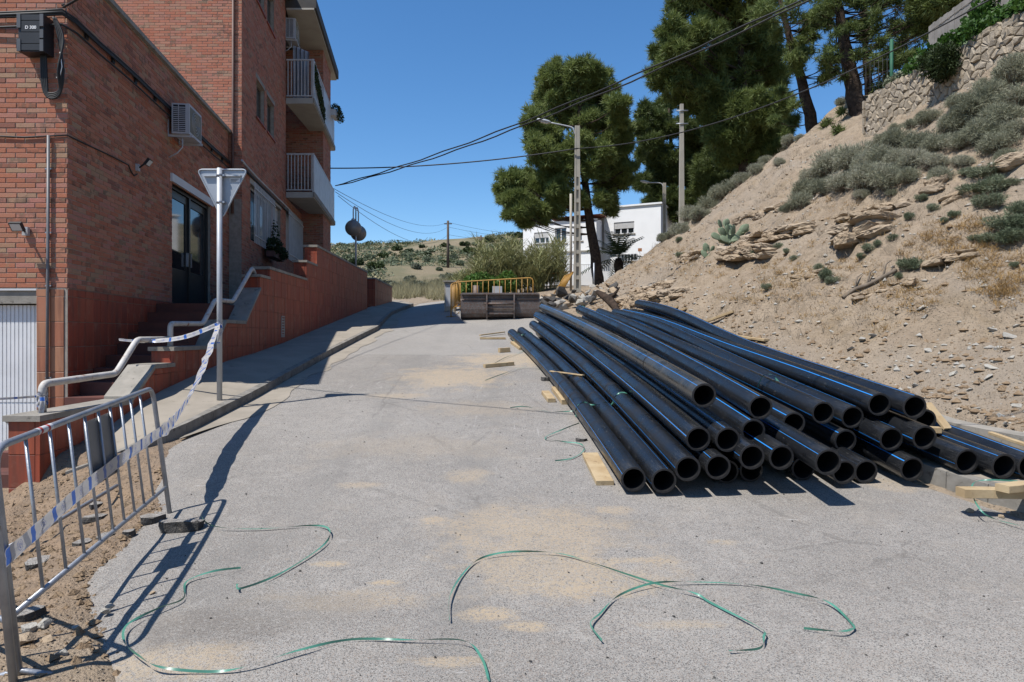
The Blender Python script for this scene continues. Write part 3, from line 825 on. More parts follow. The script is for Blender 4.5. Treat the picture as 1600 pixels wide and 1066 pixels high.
# entrance: white surround, dark double door with panes
wpart('door_lintel', C0, SU, SN, dh[0] - .1, dh[1] + .1, 4.70, 4.86, -.1, .05, M['winwhite'], annex)
mb = MB(); w = dh[1] - dh[0]
for a0, a1, z0_, z1_ in ((0, .08, 2.22, 4.7), (w - .08, w, 2.22, 4.7), (w * .5 - .04, w * .5 + .04, 2.22, 4.62), (0.08, w - .08, 4.62, 4.7)):
    wbox(mb, C0, SU, SN, dh[0] + a0, dh[0] + a1, z0_, z1_, -.16, -.06)
drm = mb.build('door_frame', M['dark'], annex)
for k in range(2):
    a0 = dh[0] + .083 + k * (w / 2 - .04); a1 = a0 + w / 2 - .126
    leaf = MB()
    for b0, b1, z0_, z1_ in ((a0, a0 + .12, 2.24, 4.61), (a1 - .12, a1, 2.24, 4.61), (a0 + .12, a1 - .12, 2.24, 3.0), (a0 + .12, a1 - .12, 4.45, 4.61)):
        wbox(leaf, C0, SU, SN, b0, b1, z0_, z1_, -.15, -.10)
    lf = leaf.build('door_leaf', M['dark'], annex)
    wpart('glass_pane', C0, SU, SN, a0 + .121, a1 - .121, 3.0, 4.45, -.135, -.12, M['glass'], lf)
    wpart('door_handle', C0, SU, SN, a0 + (.03 if k else w / 2 - .23), a0 + (.06 if k else w / 2 - .2), 3.1, 3.4, -.098, -.05, M['steel'], lf)
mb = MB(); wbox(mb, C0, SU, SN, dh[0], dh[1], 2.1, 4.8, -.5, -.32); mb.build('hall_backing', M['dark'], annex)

# ------------------------------------------------------------------ tall brick block
T0 = Vector((-7.12, 18.0, 0)); TU, TN = SU, SN
def tallA(Y): return (Y - 18.0) * SK
tower = thing('brick_block', (-7.12, 18.0, 1.5), 'tall pinkish brick apartment block with white balconies rising behind the annex', 'building')
TZ0, TZ1 = 1.2, 13.35
skin(tower, 'front_wall', (-14, 18, 0), FU, 14 - 7.12, TZ0, TZ1, [], M['mortar'])
bricks(tower, (-12.2, 18, 0), FU, 12.2 - 7.12, 5.2, TZ1, [], M['brick2'], lambda a, z: a > 4.0 and 6.6 < z < 11.6)
W_A = [(tallA(19.6), tallA(20.66), 7.88, 9.0), (tallA(21.0), tallA(22.05), 7.88, 9.0), (tallA(19.6), tallA(20.66), 11.25, 12.4), (tallA(21.0), tallA(22.05), 11.25, 12.4),
       (tallA(18.9), tallA(21.6), 4.25, 5.8), (tallA(21.95), tallA(23.1), 4.3, 5.85)]
skin(tower, 'side_wall', T0, TU, tallA(24), TZ0, TZ1, W_A, M['mortar'], .16)
bricks(tower, T0, TU, tallA(24), 2.2, TZ1, W_A, M['brick2'])
B24 = T0 + TU * tallA(24); LB = 3.3 * SK
W_B = [(.02 * SK, 3.0 * SK, 4.35, 6.0)]
skin(tower, 'side_wall', B24, TU, LB, TZ0, 6.45, W_B, M['mortar'], .16)
bricks(tower, B24, TU, LB, 2.2, 6.44, W_B, M['brick2'])
skin(tower, 'loggia_wall', B24 - TN * 1.0, TU, LB, 6.6, TZ1, [], M['mortar'])
bricks(tower, B24 - TN * 1.0, TU, LB, 6.62, 13.0, [], M['brick2'])
mb = MB(); wbox(mb, B24, TU, TN, -.15, 0, 6.46, TZ1, -1.0, -.003); mb.build('loggia_return', M['mortar'], tower)
BX = -7.55; blk = Vector((BX, 27.3, 0))
skin(tower, 'bay_wall', (-9.6, 27.3, 0), FU, 9.6 + BX, TZ0, 13.0, [], M['mortar'])
bricks(tower, (-9.6, 27.3, 0), FU, 9.6 + BX, 2.2, 12.99, [], M['brick2'])
skin(tower, 'bay_wall', blk, TU, 2.35, TZ0, 13.0, [], M['mortar'])
bricks(tower, blk, TU, 2.35, 2.2, 12.99, [], M['brick2'])
e = blk + TU * 2.35
mb = MB(); mb.poly([(e.x, e.y, TZ0), (-14, 29.63, TZ0), (-14, 29.63, 13), (e.x, e.y, 13)]); mb.poly([(-14, 29.63, TZ0), (-14, 18, TZ0), (-14, 18, 13.3), (-14, 29.63, 13.3)]); mb.build('rear_wall', M['mortar'], tower)
mb = MB(); mb.prism([(-14, 17.7, 13.36), (-6.85, 17.7, 13.36), (-7.64, 23.9, 13.36), (-14, 23.9, 13.36)], (0, 0, .22)); mb.build('roof_eave', M['concrete'], tower)
mb = MB(); mb.prism([(-14, 23.903, 13.42), (-7.6, 23.903, 13.42), (-8.5, 30.6, 13.42), (-14, 30.6, 13.42)], (0, 0, .2)); mb.build('roof_slab', M['concrete'], tower)
# windows with dark glass behind blinds
for k, (a0, a1, z0_, z1_) in enumerate(W_A[:4]):
    f = MB()
    for b0, b1, c0, c1 in ((a0, a0 + .06, z0_, z1_), (a1 - .06, a1, z0_, z1_), (a0 + .06, a1 - .06, z1_ - .06, z1_), (a0 + .06, a1 - .06, z0_, z0_ + .06), ((a0 + a1) / 2 - .03, (a0 + a1) / 2 + .03, z0_ + .06, z1_ - .06)):
        wbox(f, T0, TU, TN, b0, b1, c0, c1, -.15, -.1)
    wf = f.build('window', M['twig'], tower)
    wpart('glass_pane', T0, TU, TN, a0 + .06, a1 - .06, z0_ + .06, z1_ - .06, -.14, -.125, M['glass'], wf)
    wpart('window_sill', T0, TU, TN, a0 - .06, a1 + .06, z0_ - .05, z0_ - .004, -.12, .05, M['tile'], wf)
    wpart('lintel', T0, TU, TN, a0 - .08, a1 + .08, z1_ + .003, z1_ + .14, -.1, .012, M['concrete'], wf)
def grille_window(O, a0, a1, z0_, z1_, spacing, blind=False):
    f = MB()
    for b0, b1, c0, c1 in ((a0, a0 + .06, z0_, z1_), (a1 - .06, a1, z0_, z1_), (a0 + .06, a1 - .06, z1_ - .06, z1_), (a0 + .06, a1 - .06, z0_, z0_ + .06)):
        wbox(f, O, TU, TN, b0, b1, c0, c1, -.15, -.1)
    wf = f.build('window', M['winwhite'], tower)
    wpart('glass_pane', O, TU, TN, a0 + .06, a1 - .06, z0_ + .06, z1_ - .06, -.14, -.125, M['glass'], wf)
    wpart('lintel', O, TU, TN, a0 - .1, a1 + .1, z1_ + .003, z1_ + .15, -.1, .02, M['soffit'], wf)
    if spacing:
        g = MB(); a = a0 + .06
        for zz in (z0_ + .12, z1_ - .12): wbox(g, O, TU, TN, a0 - .05, a1 + .05, zz - .015, zz + .015, .125, .14)
        g.build('grille_rail', M['whitemetal'], wf)
        while a < a1:
            wpart('grille_bar', O, TU, TN, a - .016, a + .016, z0_ - .08, z1_ + .06, .1, .124, M['whitemetal'], wf); a += spacing
    if blind: wpart('roller_blind', O, TU, TN, a0 + .07, a1 - .07, z0_ + .1, z1_ - .07, -.12, -.105, M['shutter'], wf)
grille_window(T0, *W_A[4], .19)
grille_window(T0, *W_A[5], 0, True)
grille_window(B24, *W_B[0], .16, True)
# balconies
def balcony(zf, zt, solid_from, name):
    out = lambda Y: -6.97 - .14 * (Y - 24.0)
    inn = lambda Y: -7.96 - .14 * (Y - 24.0) + .0
    mb = MB(); mb.prism([(inn(24) + .012, 24.02, zf - .2), (out(24), 24.02, zf - .2), (out(30.2), 30.2, zf - .2), (inn(30.2) + .6, 30.2, zf - .2)], (0, 0, .2))
    sl = mb.build('balcony', M['soffit'], tower)
    mb = MB(); mb.prism([(out(24) - .02, 23.995, zf - .17), (out(24) + .025, 23.995, zf - .17), (out(30.2) + .025, 30.22, zf - .17), (out(30.2) - .02, 30.22, zf - .17)], (0, 0, .165)); mb.build('slab_edge', M['concrete'], sl)
    r = MB()
    r.beam((inn(24) + .02, 24.06, zt), (out(24) - .0, 24.06, zt), .05, .05); r.beam((inn(24) + .02, 24.06, zf + .08), (out(24), 24.06, zf + .08), .045, .04)
    r.beam((out(24) - .03, 24.03, zt), (out(30.2) - .03, 30.18, zt), .05, .052); r.beam((out(24) - .03, 24.03, zf + .08), (out(30.2) - .03, 30.18, zf + .08), .045, .042)
    r.beam((out(24) - .03, 24.06, zf), (out(24) - .03, 24.06, zt), .06, .06, (0, 1, 0))
    r.build('railing', M['whitemetal'], sl)
    for k in range(8):
        b = MB(); x = inn(24) + .07 + k * .118; b.beam((x, 24.06, zf + .08), (x, 24.06, zt), .026, .026, (0, 1, 0)); b.build('baluster', M['whitemetal'], sl)
    Y = 24.16
    while Y < solid_from:
        b = MB(); x = out(Y) - .03; b.beam((x, Y, zf + .08), (x, Y, zt), .026, .026, (0, 1, 0)); b.build('baluster', M['whitemetal'], sl); Y += .13
    while Y < 30.1:
        b = MB(); Y2 = min(Y + 1.45, 30.17)
        b.prism([(out(Y) - .04, Y, zf + .1), (out(Y2) - .04, Y2 - .01, zf + .1), (out(Y2) - .04, Y2 - .01, zt - .03), (out(Y) - .04, Y, zt - .03)], (.028, 0, 0)); b.build('railing_panel', M['whitemetal'], sl); Y = Y2
    return sl
balcony(6.64, 7.98, 24.1, 'lower')
balcony(9.95, 11.3, 26.6, 'upper')
mb = MB(); o24 = -6.9
mb.prism([(-7.9, 23.906, 13.0), (-6.93, 23.906, 13.0), (-7.85, 30.55, 13.0), (-9.4, 30.55, 13.0)], (0, 0, .06)); mb.build('canopy_soffit', M['soffit'], tower)
mb = MB(); mb.prism([(-7.94, 23.91, 13.063), (-6.86, 23.91, 13.063), (-7.77, 30.6, 13.063), (-9.45, 30.6, 13.063)], (0, 0, .35)); mb.build('canopy', M['bark'] if False else simple('slate_fascia', (.07, .065, .06), (.05, .046, .042), 3, .8), tower)
# downpipe on the lit face and a conduit on the side
mb = MB(); mb.tube([(-7.32, 17.95, 13.3), (-7.34, 17.95, 6.2), (-7.34, 17.93, 4.8)], .035, 10)
for z in (6.4, 8.4, 10.4, 12.4): mb.box((-7.33, 17.965, z), (.13, .03, .03))
mb.build('downpipe', simple('brown_pipe', (.16, .085, .06), (.12, .06, .045), 4, .6), tower)
mb = MB(); wl = lambda a, z, d=.06: T0 + TU * a + TN * d + Vector((0, 0, z))
mb.tube([wl(-.25, 6.15), wl(.3, 6.12), wl(1.2, 6.05, .1), wl(5.9, 6.05, .1), wl(9, 6.05, .1)], .026, 8); mb.build('conduit', M['lampgrey'], tower)
mb = MB(); mb.tube([wl(-.1, 5.98), wl(1.2, 5.98, .05), wl(6, 5.96, .05), wl(9.2, 5.96, .05)], .03, 8); mb.build('wall_cable', M['cable'], tower)

# ------------------------------------------------------------------ staircase, terrace, red tiled wall
M['stair'] = simple('dark_stair_tile', (.16, .055, .04), (.11, .045, .035), 4, .7)
sc = thing('staircase', (-5.8, 7.6, -.2), 'dark tiled steps climbing between the brick annex and red wall', 'stairs')
for k in range(13):
    y0 = 7.9 + k * .42; y1 = y0 + .42 if k < 12 else 17.9; zt = -.2 + (k + 1) * .185
    xl = lambda y: (-6.3 - .14 * (y - 9.68) + .012 if y > 9.66 else -6.28); xr = lambda y: wallx(y) - .335
    mb = MB(); c4 = [(xl(y0), y0), (xr(y0), y0), (xr(y1), y1), (xl(y1), y1)]
    mb.hexa([(x, y, zt - .4) for x, y in c4], [(x, y, zt) for x, y in c4]); mb.build('step', M['stair'], sc)
ter = MB(); ter.prism([(-12, 18.02, 1.2), (wallx(18) - .336, 18.02, 1.2), (wallx(34) - .336, 34, 1.2), (-12, 34, 1.2)], (0, 0, 1.75)); ter.build('terrace', M['pave'], kind='structure')
rw = thing('terrace_wall', (wallx(14), 14, 1.2), 'long stepped red tiled wall with grey copings beside the pavement', 'wall')
SEG = [(7.3, 9.17, .68, .68), (9.17, 9.78, .72, 1.12), (9.78, 10.4, 1.12, 1.12), (10.4, 11.95, 1.36, 1.36), (11.95, 12.44, 1.36, 1.82), (12.44, 13.46, 1.82, 1.82), (13.46, 14.33, 1.84, 2.55),
       (14.33, 14.96, 2.82, 2.82), (14.96, 18.0, 3.04, 3.04), (18.0, 19.1, 3.52, 3.52), (19.1, 27.0, 4.06, 4.06), (28.9, 34.0, 3.98, 3.98)]
RU = Vector((WS, 1, 0)).normalized(); RN = Vector((RU.y, -RU.x, 0)); RO = Vector((WX0, WY0, 0)); RK = math.sqrt(1 + WS ** 2)
st = MB()
fr = [(7.3, -.45, .68), (10.4, 1.18, 1.36), (14.33, 2.6, 2.82), (14.96, 2.88, 3.04), (18.0, 3.1, 3.52), (19.1, 3.58, 4.06), (28.9, 2.6, 3.98)]
ntile = [0]
for (y0, y1, t0, t1) in SEG:
    if y0 < 7.4: b0, b1 = -.45, -.0
    else: b0, b1 = float(itp(y0, PW)) - .12, float(itp(y1, PW)) - .12
    x0, x1 = wallx(y0), wallx(y1)
    mb = MB(); mb.hexa([(x0 - .33, y0 + .001, b0 - .3), (x0, y0 + .001, b0 - .3), (x1, y1, b1 - .3), (x1 - .33, y1, b1 - .3)], [(x0 - .33, y0 + .001, t0), (x0, y0 + .001, t0), (x1, y1, t1), (x1 - .33, y1, t1)])
    mb.build('wall_core', M['grout'], rw)
    a0, a1 = (y0 - WY0) * RK, (y1 - WY0) * RK
    if y0 < 7.4: poly = [(a0, -.45), (a1, .45), (a1, t1), (a0, t0)]
    else: poly = [(a0, b0), (a1, b1), (a1, t1 - .002), (a0, t0 - .002)]
    tiles(rw, RO, RU, poly, .25, .357, M['tile'], .68 - 3 * .357, 0, .006, single=lambda a, z: a < 8.6, stuff=st)
    # coping pieces
    n = max(1, int(round((y1 - y0) / 1.0)))
    for k in range(n):
        ya, yb = y0 + (y1 - y0) * k / n, y0 + (y1 - y0) * (k + 1) / n
        if k == 0 and any(abs(f[0] - y0) < .01 for f in fr): ya -= .05
        yb -= .004
        za, zb = t0 + (t1 - t0) * max(0, (ya - y0)) / (y1 - y0), t0 + (t1 - t0) * (yb - y0) / (y1 - y0)
        xa, xb = wallx(ya), wallx(yb); o_ = .035; dz = random.uniform(-.004, .004)
        mb = MB(); mb.hexa([(xa - .33 - o_, ya, za + .002), (xa + o_, ya, za + .002), (xb + o_, yb, zb + .002), (xb - .33 - o_, yb, zb + .002)],
                           [(xa - .33 - o_, ya, za + .062 + dz), (xa + o_, ya, za + .062 + dz), (xb + o_, yb, zb + .062 + dz), (xb - .33 - o_, yb, zb + .062 + dz)])
        mb.build('coping', M['concrete'], rw)
st.build('tiling', M['tile'], rw, kind='stuff')
for (y0, zb, zt) in fr:
    x0 = wallx(y0)
    tiles(rw, (x0 - .33, y0, 0), FU, [(.0, zb), (.33 + .01, zb), (.34, zt - .002), (0, zt - .002)], .29, .357, M['tile'], .68 - 3 * .357, 0, .006)
for (px, pya, pyb) in ((441, 494, 527),):
    Yv = 4.79 / (-(px - CX) / FPX - .035); a = (Yv - WY0) * RK; zt, zb = P(px, pya, Yv).z, P(px, pyb, Yv).z
    f = MB(); wbox(f, RO, RU, RN, a - .11, a - .09, zb, zt, .013, .03); wbox(f, RO, RU, RN, a + .09, a + .11, zb, zt, .013, .03); wbox(f, RO, RU, RN, a - .09, a + .09, zt - .02, zt, .013, .03); wbox(f, RO, RU, RN, a - .09, a + .09, zb, zb + .02, .013, .03)
    vg = f.build('vent_grille', M['soffit'], rw)
    for k in range(7):
        z = zb + .035 + k * (zt - zb - .06) / 7
        wpart('slat', RO, RU, RN, a - .088, a + .088, z, z + (zt - zb) / 16, .012, .026, M['soffit'], vg)
# handrail
hr = thing('handrail', (-5.25, 7.6, .74), 'white tubular handrail with rust spots on the stair wall', 'handrail')
def rp_(px, py):
    Yv = 4.944 / (-(px - CX) / FPX - .035); return P(px, py, Yv)
def smooth_path(pts, r=.09, n=5):
    out = [pts[0]]
    for i in range(1, len(pts) - 1):
        a, b, c = pts[i - 1], pts[i], pts[i + 1]; d1 = (a - b); d2 = (c - b); rr = min(r, d1.length * .45, d2.length * .45)
        p0, p1 = b + d1.normalized() * rr, b + d2.normalized() * rr
        for k in range(n + 1):
            t = k / n; out.append(p0 * (1 - t) ** 2 + b * 2 * t * (1 - t) + p1 * t * t)
    return out + [pts[-1]]
a = rp_(66, 600); a0 = Vector((a.x, a.y, .735))
mb = MB(); mb.tube(smooth_path([a0, a, rp_(181, 584), rp_(214, 531), rp_(266, 530)]), .042, 12); mb.build('lower_rail', M['rail'], hr)
b = rp_(266, 506); b0 = Vector((b.x, b.y, 1.13))
mb = MB(); mb.tube(smooth_path([b0, b, rp_(317, 506), rp_(336, 469), rp_(364, 471), rp_(394, 419), rp_(398, 428)]), .042, 12); mb.build('upper_rail', M['rail'], hr)
# ------------------------------------------------------------------ fittings on the brick walls
def ac_unit(loc_a, O, u, n, z, size, label):
    L, D_, H = size; q0 = Vector(O) + u * loc_a + n * .12
    r = thing('air_conditioner', (q0.x, q0.y, z), label, 'air conditioner', 'outdoor air conditioners')
    O = Vector(O)
    wpart('casing', O, u, n, loc_a, loc_a + L, z, z + H, .1, .1 + D_, M['acwhite'], r)
    g = MB(); wbox(g, O, u, n, loc_a + .05, loc_a + L - .05, z + .05, z + H - .05, .1 + D_ + .0015, .1 + D_ + .006); g.build('fan_panel', M['acbeige'], r)
    gr = MB(); gr.smooth = True
    c = O + u * (loc_a + L * .5) + n * (.1 + D_ + .008) + Vector((0, 0, z + H / 2))
    for R in (.06, .12, .18, .23):
        gr.tube([c + (u * math.cos(t) + Vector((0, 0, 1)) * math.sin(t)) * R for t in np.linspace(0, 2 * math.pi, 22)], .004, 5)
    gr.build('fan_guard', M['acwhite'], r)
    # louvred end that faces down the street
    b = MB(); wbox(b, O, u, n, loc_a - .004, loc_a - .001, z + .04, z + H - .03, .13, .1 + D_ * .78); lv = b.build('louvre_recess', M['black'], r)
    k = 0
    while z + .06 + k * .038 < z + H - .05:
        wpart('louvre', O, u, n, loc_a - .012, loc_a - .0045, z + .055 + k * .038, z + .07 + k * .038, .13, .1 + D_ * .78, M['acwhite'], lv); k += 1
    wpart('louvre_rib', O, u, n, loc_a - .014, loc_a - .0125, z + .04, z + H - .03, .1 + D_ * .38, .1 + D_ * .42, M['acwhite'], lv)
    for a in (loc_a + .06, loc_a + L - .1):
        br = MB(); wbox(br, O, u, n, a, a + .04, z - .05, z - .003, .005, .1 + D_ + .04); wbox(br, O, u, n, a, a + .04, z - .05, z + .3, .001, .02)
        br.build('bracket', M['acwhite'], r)
    h = MB(); p0 = O + u * (loc_a + .12) + n * (.1 + D_ * .5) + Vector((0, 0, z - .02)); h.tube([p0, p0 + Vector((0, 0, -.22)), p0 - n * .1 + Vector((0, 0, -.34)), p0 - n * .3 + Vector((0, 0, -.46))], .014, 7); h.build('drain_hose', M['acwhite'], r)
    return r
ac_unit((13.5 - 9.68) * SK, C0, SU, SN, 5.6, (.78, .33, .6), 'grey air conditioner on the annex side wall above the dark entrance')
ac_unit(.12, B24 - TN * .12, TU, TN, 12.1, (.8, .34, .72), 'white air conditioner hanging under the canopy above the top balcony')
# junction box D 300 with its cables
jb = thing('junction_box', (-6.75, 9.5, 5.6), 'black cable junction box marked D 300 on the sunlit brick wall', 'junction box')
bx0, bx1, bz0, bz1 = P(40, 0, 9.6).x, P(79, 0, 9.6).x, P(0, 87, 9.6).z, P(0, 30, 9.6).z
mb = MB(); mb.hexa([(bx0, 9.46, bz0), (bx1, 9.46, bz0), (bx1, 9.67, bz0 - .0), (bx0, 9.67, bz0)], [(bx0, 9.46, bz1), (bx1, 9.46, bz1), (bx1, 9.67, bz1), (bx0, 9.67, bz1)]); mb.build('box_body', M['black'], jb)
mb = MB()
for z0_, z1_ in ((bz0 + .015, bz0 + .10), (bz0 + .11, bz0 + .26), (bz0 + .27, bz0 + .42), (bz0 + .43, bz1 - .012)): mb.box2((bx0 + .045, 9.448, z0_), (bx1 - .05, 9.459, z1_))
mb.build('cover', M['black'], jb)
for (x0, x1, z0_, z1_) in ((bx0 - .012, bx0 + .04, bz0, bz0 + .17), (bx0 - .012, bx0 + .04, bz1 - .19, bz1), (bx1 - .045, bx1 + .004, bz0 + .0, bz0 + .16), (bx1 - .045, bx1 + .004, bz0 + .18, bz0 + .3), (bx1 - .045, bx1 + .004, bz1 - .17, bz1)):
    mb = MB(); mb.box2((x0, 9.44, z0_), (x1, 9.458, z1_)); mb.build('clip', simple('grey_clip', (.10, .105, .115), (.08, .083, .09), 4, .5), jb)
def text_mesh(body, size):
    cu = bpy.data.curves.new('lettering', 'FONT'); cu.body = body; cu.size = size; cu.extrude = .001; cu.offset = .0012
    ob = bpy.data.objects.new('lettering', cu); COL.objects.link(ob)
    dg = bpy.context.evaluated_depsgraph_get(); me = bpy.data.meshes.new_from_object(ob.evaluated_get(dg)); bpy.data.objects.remove(ob)
    return me
me = text_mesh('D 300', .062); me.materials.append(M['white'])
o = link('lettering', me, jb); o.location = Vector((bx0 + .1, 9.446, bz1 - .205)) - Vector(ORG[jb.name]); o.rotation_euler = (math.pi / 2, 0, 0)
def catm_(pts, n=6):
    pts = [Vector(p) for p in pts]; out = []
    for i in range(len(pts) - 1):
        p0 = pts[max(i - 1, 0)]; p1 = pts[i]; p2 = pts[i + 1]; p3 = pts[min(i + 2, len(pts) - 1)]
        for k in range(n):
            t = k / n; out.append(.5 * ((2 * p1) + (-p0 + p2) * t + (2 * p0 - 5 * p1 + 4 * p2 - p3) * t * t + (-p0 + 3 * p1 - 3 * p2 + p3) * t ** 3))
    return out + [pts[-1]]
mb = MB(); cx = bx1 + .12
for k in range(4):
    d = k * .022
    mb.tube(catm_([(cx - .05 + d * .3, 9.55 + d * .3, 6.05), (cx + .02 + d, 9.56, 5.75), (cx + .08 - d * .5, 9.57 - d, 5.3), (cx + .02, 9.58, 4.98 + d), (cx - .13, 9.58, 4.93 + d), (cx - .22 + d, 9.58, 5.1), (cx - .24 + d, 9.58, bz0 + .02)]), .015, 6)
mb.build('cable_loop', M['cable'], jb)
mb = MB(); mb.tube([(cx + .06, 9.53, 5.55), (cx + .09, 9.525, 5.35), (cx + .06, 9.53, 5.22), (cx - .0, 9.545, 5.2)], .006, 5); mb.build('white_wire', M['white'], jb)
# cables strung along both walls
fc = thing('wall_cables', (-6.3, 9.6, 6.1), 'bundle of black cables fixed along the top of the annex walls', 'cables')
for k, (dz, r) in enumerate(((0, .024), (.035, .018), (-.03, .014), (-.17, .016))):
    mb = MB(); zz = 6.12 + dz
    pts = [(-9.7, 9.62, zz - .03), (-8.4, 9.61, zz - .05 + .02 * k), (-7.4, 9.62, zz - .02), (-6.7, 9.60, zz), (-6.32, 9.60, zz + .02)]
    for a in np.linspace(.1, AL - .12, 12): q_ = C0 + SU * a + SN * (.05 + .01 * k); pts.append((q_.x, q_.y, zz - .02 - .012 * math.sin(a * 2.2)))
    mb.tube(pts, r, 7); mb.build('cable', M['cable'], fc)
for k in range(9):
    q_ = C0 + SU * (.5 + k * .9) + SN * .03; mb = MB(); mb.box((q_.x, q_.y, 6.09), (.09, .02, .16), rz=math.atan2(SU.y, SU.x)); mb.build('cable_clip', M['black'], fc)
lc = thing('wall_cable', (-6.3, 9.62, 4.4), 'thin dark cable running across the bricks to the floodlight', 'cable')
mb = MB(); pts = [(-9.7, 9.655, 4.40), (-7.6, 9.655, 4.43), (-6.9, 9.652, 4.40), (-6.29, 9.655, 4.43)]
for px, py in ((112, 216), (140, 229), (170, 243), (199, 258), (203, 268), (208, 275), (213, 272)):
    Y_ = sideY(px); q_ = P(px, py, Y_); pts.append((q_.x + .02, q_.y, q_.z))
mb.tube(pts, .011, 6); mb.build('cable', M['cable'], lc)
# vertical conduit
cd_ = thing('conduit', (P(74, 0, 9.62).x, 9.62, 0), 'thin grey conduit pipe running down the sunlit brick corner', 'pipe')
xq = P(74.5, 0, 9.62).x
mb = MB(); mb.tube([(xq, 9.635, 4.42), (xq - .01, 9.635, 2.3), (xq - .02, 9.625, -.2)], .021, 10); mb.build('pipe_length', simple('grey_conduit', (.17, .165, .17), (.13, .13, .135), 5, .5), cd_)
for z in (3.95, 3.05, 2.3, 1.0):
    mb = MB(); mb.box((xq - .005, 9.648, z), (.085, .03, .018)); mb.build('pipe_clip', M['steel'], cd_)
# floodlights
def floodlight(p, n, u, label, up=.1):
    r = thing('floodlight', tuple(p), label, 'floodlight', 'small floodlights on the brick walls')
    mb = MB(); wbox(mb, p, u, n, -.04, .04, p.z - .06, p.z + .06, .0, .05); mb.build('wall_bracket', M['lampgrey'], r)
    mb = MB(); a = p + n * .05; b = p + n * .17 + Vector((0, 0, up)); mb.tube([a, b], .016, 8); mb.build('arm', M['black'], r)
    d = (n * .8 + Vector((0, 0, -.6))).normalized(); up_ = (n * .6 + Vector((0, 0, .8))).normalized(); s_ = u
    Mx = Matrix((s_, -d, up_)).transposed()
    mb = MB(); mb.box(b + n * .03, (.17, .045, .13), M=Mx); hd = mb.build('head', M['black'], r)
    mb = MB(); mb.box(b + n * .03 + d * .0245, (.14, .004, .1), M=Mx); mb.build('lens', M['winwhite'], hd)
q_ = P(212, 262, sideY(212)); floodlight(q_ + SN * .01, SN, SU, 'black floodlight on the shaded annex wall beside the air conditioner')
q_ = P(42, 362, 9.66); floodlight(Vector((q_.x, 9.665, q_.z)), FN, FU, 'grey floodlight on the sunlit brick above the garage door', .04)
# pot plants hung at the grille window
def leaf_cloud(n, c, rad, size, rng, flat=.5, shell=.45):
    d = rng.normal(size=(n, 3)); d /= np.linalg.norm(d, axis=1, keepdims=True)
    r = (shell + (1 - shell) * rng.random((n, 1))) ** .8
    p = np.array(c) + d * r * np.array(rad)
    a = rng.normal(size=(n, 3)); a /= np.linalg.norm(a, axis=1, keepdims=True)
    b = np.cross(a, rng.normal(size=(n, 3))); b /= np.linalg.norm(b, axis=1, keepdims=True)
    s = size * (.6 + .8 * rng.random((n, 1)))
    return np.stack([p - a * s, p + b * s * flat, p + a * s, p - b * s * flat], 1)
wp = thing('hanging_plant', tuple(wl(3.0, 4.2, .25)), 'dark potted plants hanging under the barred window of the tall block', 'plant')
np_mesh('foliage', np.concatenate([leaf_cloud(500, wl(2.6, 4.3, .28), (.28, .35, .25), .05, RNG), leaf_cloud(600, wl(3.4, 4.15, .3), (.25, .5, .22), .05, RNG), leaf_cloud(160, wl(3.0, 4.75, .26), (.12, .2, .4), .04, RNG)]), M['dark_shrub'], parent=wp, org=ORG[wp.name])
mb = MB(); wbox(mb, T0, TU, TN, 2.3, 3.9, 3.95, 4.12, .14, .36); mb.build('trough', simple('brown_trough', (.12, .05, .04)), wp)
bp = thing('balcony_planter', (-7.55, 29.5, 11.1), 'white flower box with dark plants clipped to the top balcony railing', 'planter')
oc = lambda Y, d, z: Vector((-6.97 - .14 * (Y - 24) + d, Y, z))
mb = MB(); q_ = oc(29.3, .12, 11.05); mb.box(q_, (.22, .8, .26)); mb.build('box', M['whitemetal'], bp)
np_mesh('foliage', np.concatenate([leaf_cloud(260, q_ + Vector((.05, 0, .25)), (.2, .5, .2), .05, RNG), leaf_cloud(200, q_ + Vector((.2, .1, -.05)), (.14, .45, .3), .05, RNG)]), M['dark_shrub'], parent=bp, org=ORG[bp.name])
vn = thing('climbing_vine', tuple(oc(24.6, 0, 10)), 'green vine leaves hanging through the top balcony bars', 'plant')
np_mesh('foliage', np.concatenate([leaf_cloud(140, oc(24.3 + .27 * k, .02, 10.9 - .09 * k), (.05, .18, .38), .045, RNG) for k in range(9)]), M['dark_shrub'], parent=vn, org=ORG[vn.name])
sh = thing('drying_screen', (-7.6, 24.6, 9.95), 'pale folded cloth screen standing on the top balcony', 'screen')
mb = MB(); x = -7.85
for k in range(8):
    y = 24.5 + (.12 if k % 2 else 0); mb.prism([(x, y, 10.0), (x + .07, 24.5 + (.0 if k % 2 else .12), 10.0), (x + .07, 24.5 + (.0 if k % 2 else .12), 12.0 - .03 * k), (x, y, 12.0 - .03 * k)], (0, .008, 0)); x += .072
mb.build('cloth', simple('pale_cloth', (.42, .43, .47), (.30, .31, .36), 3, .9), sh)
mb = MB(); mb.box2((-7.87, 24.48, 9.96), (-7.2, 24.66, 10.0)); mb.build('foot', M['lampgrey'], sh)

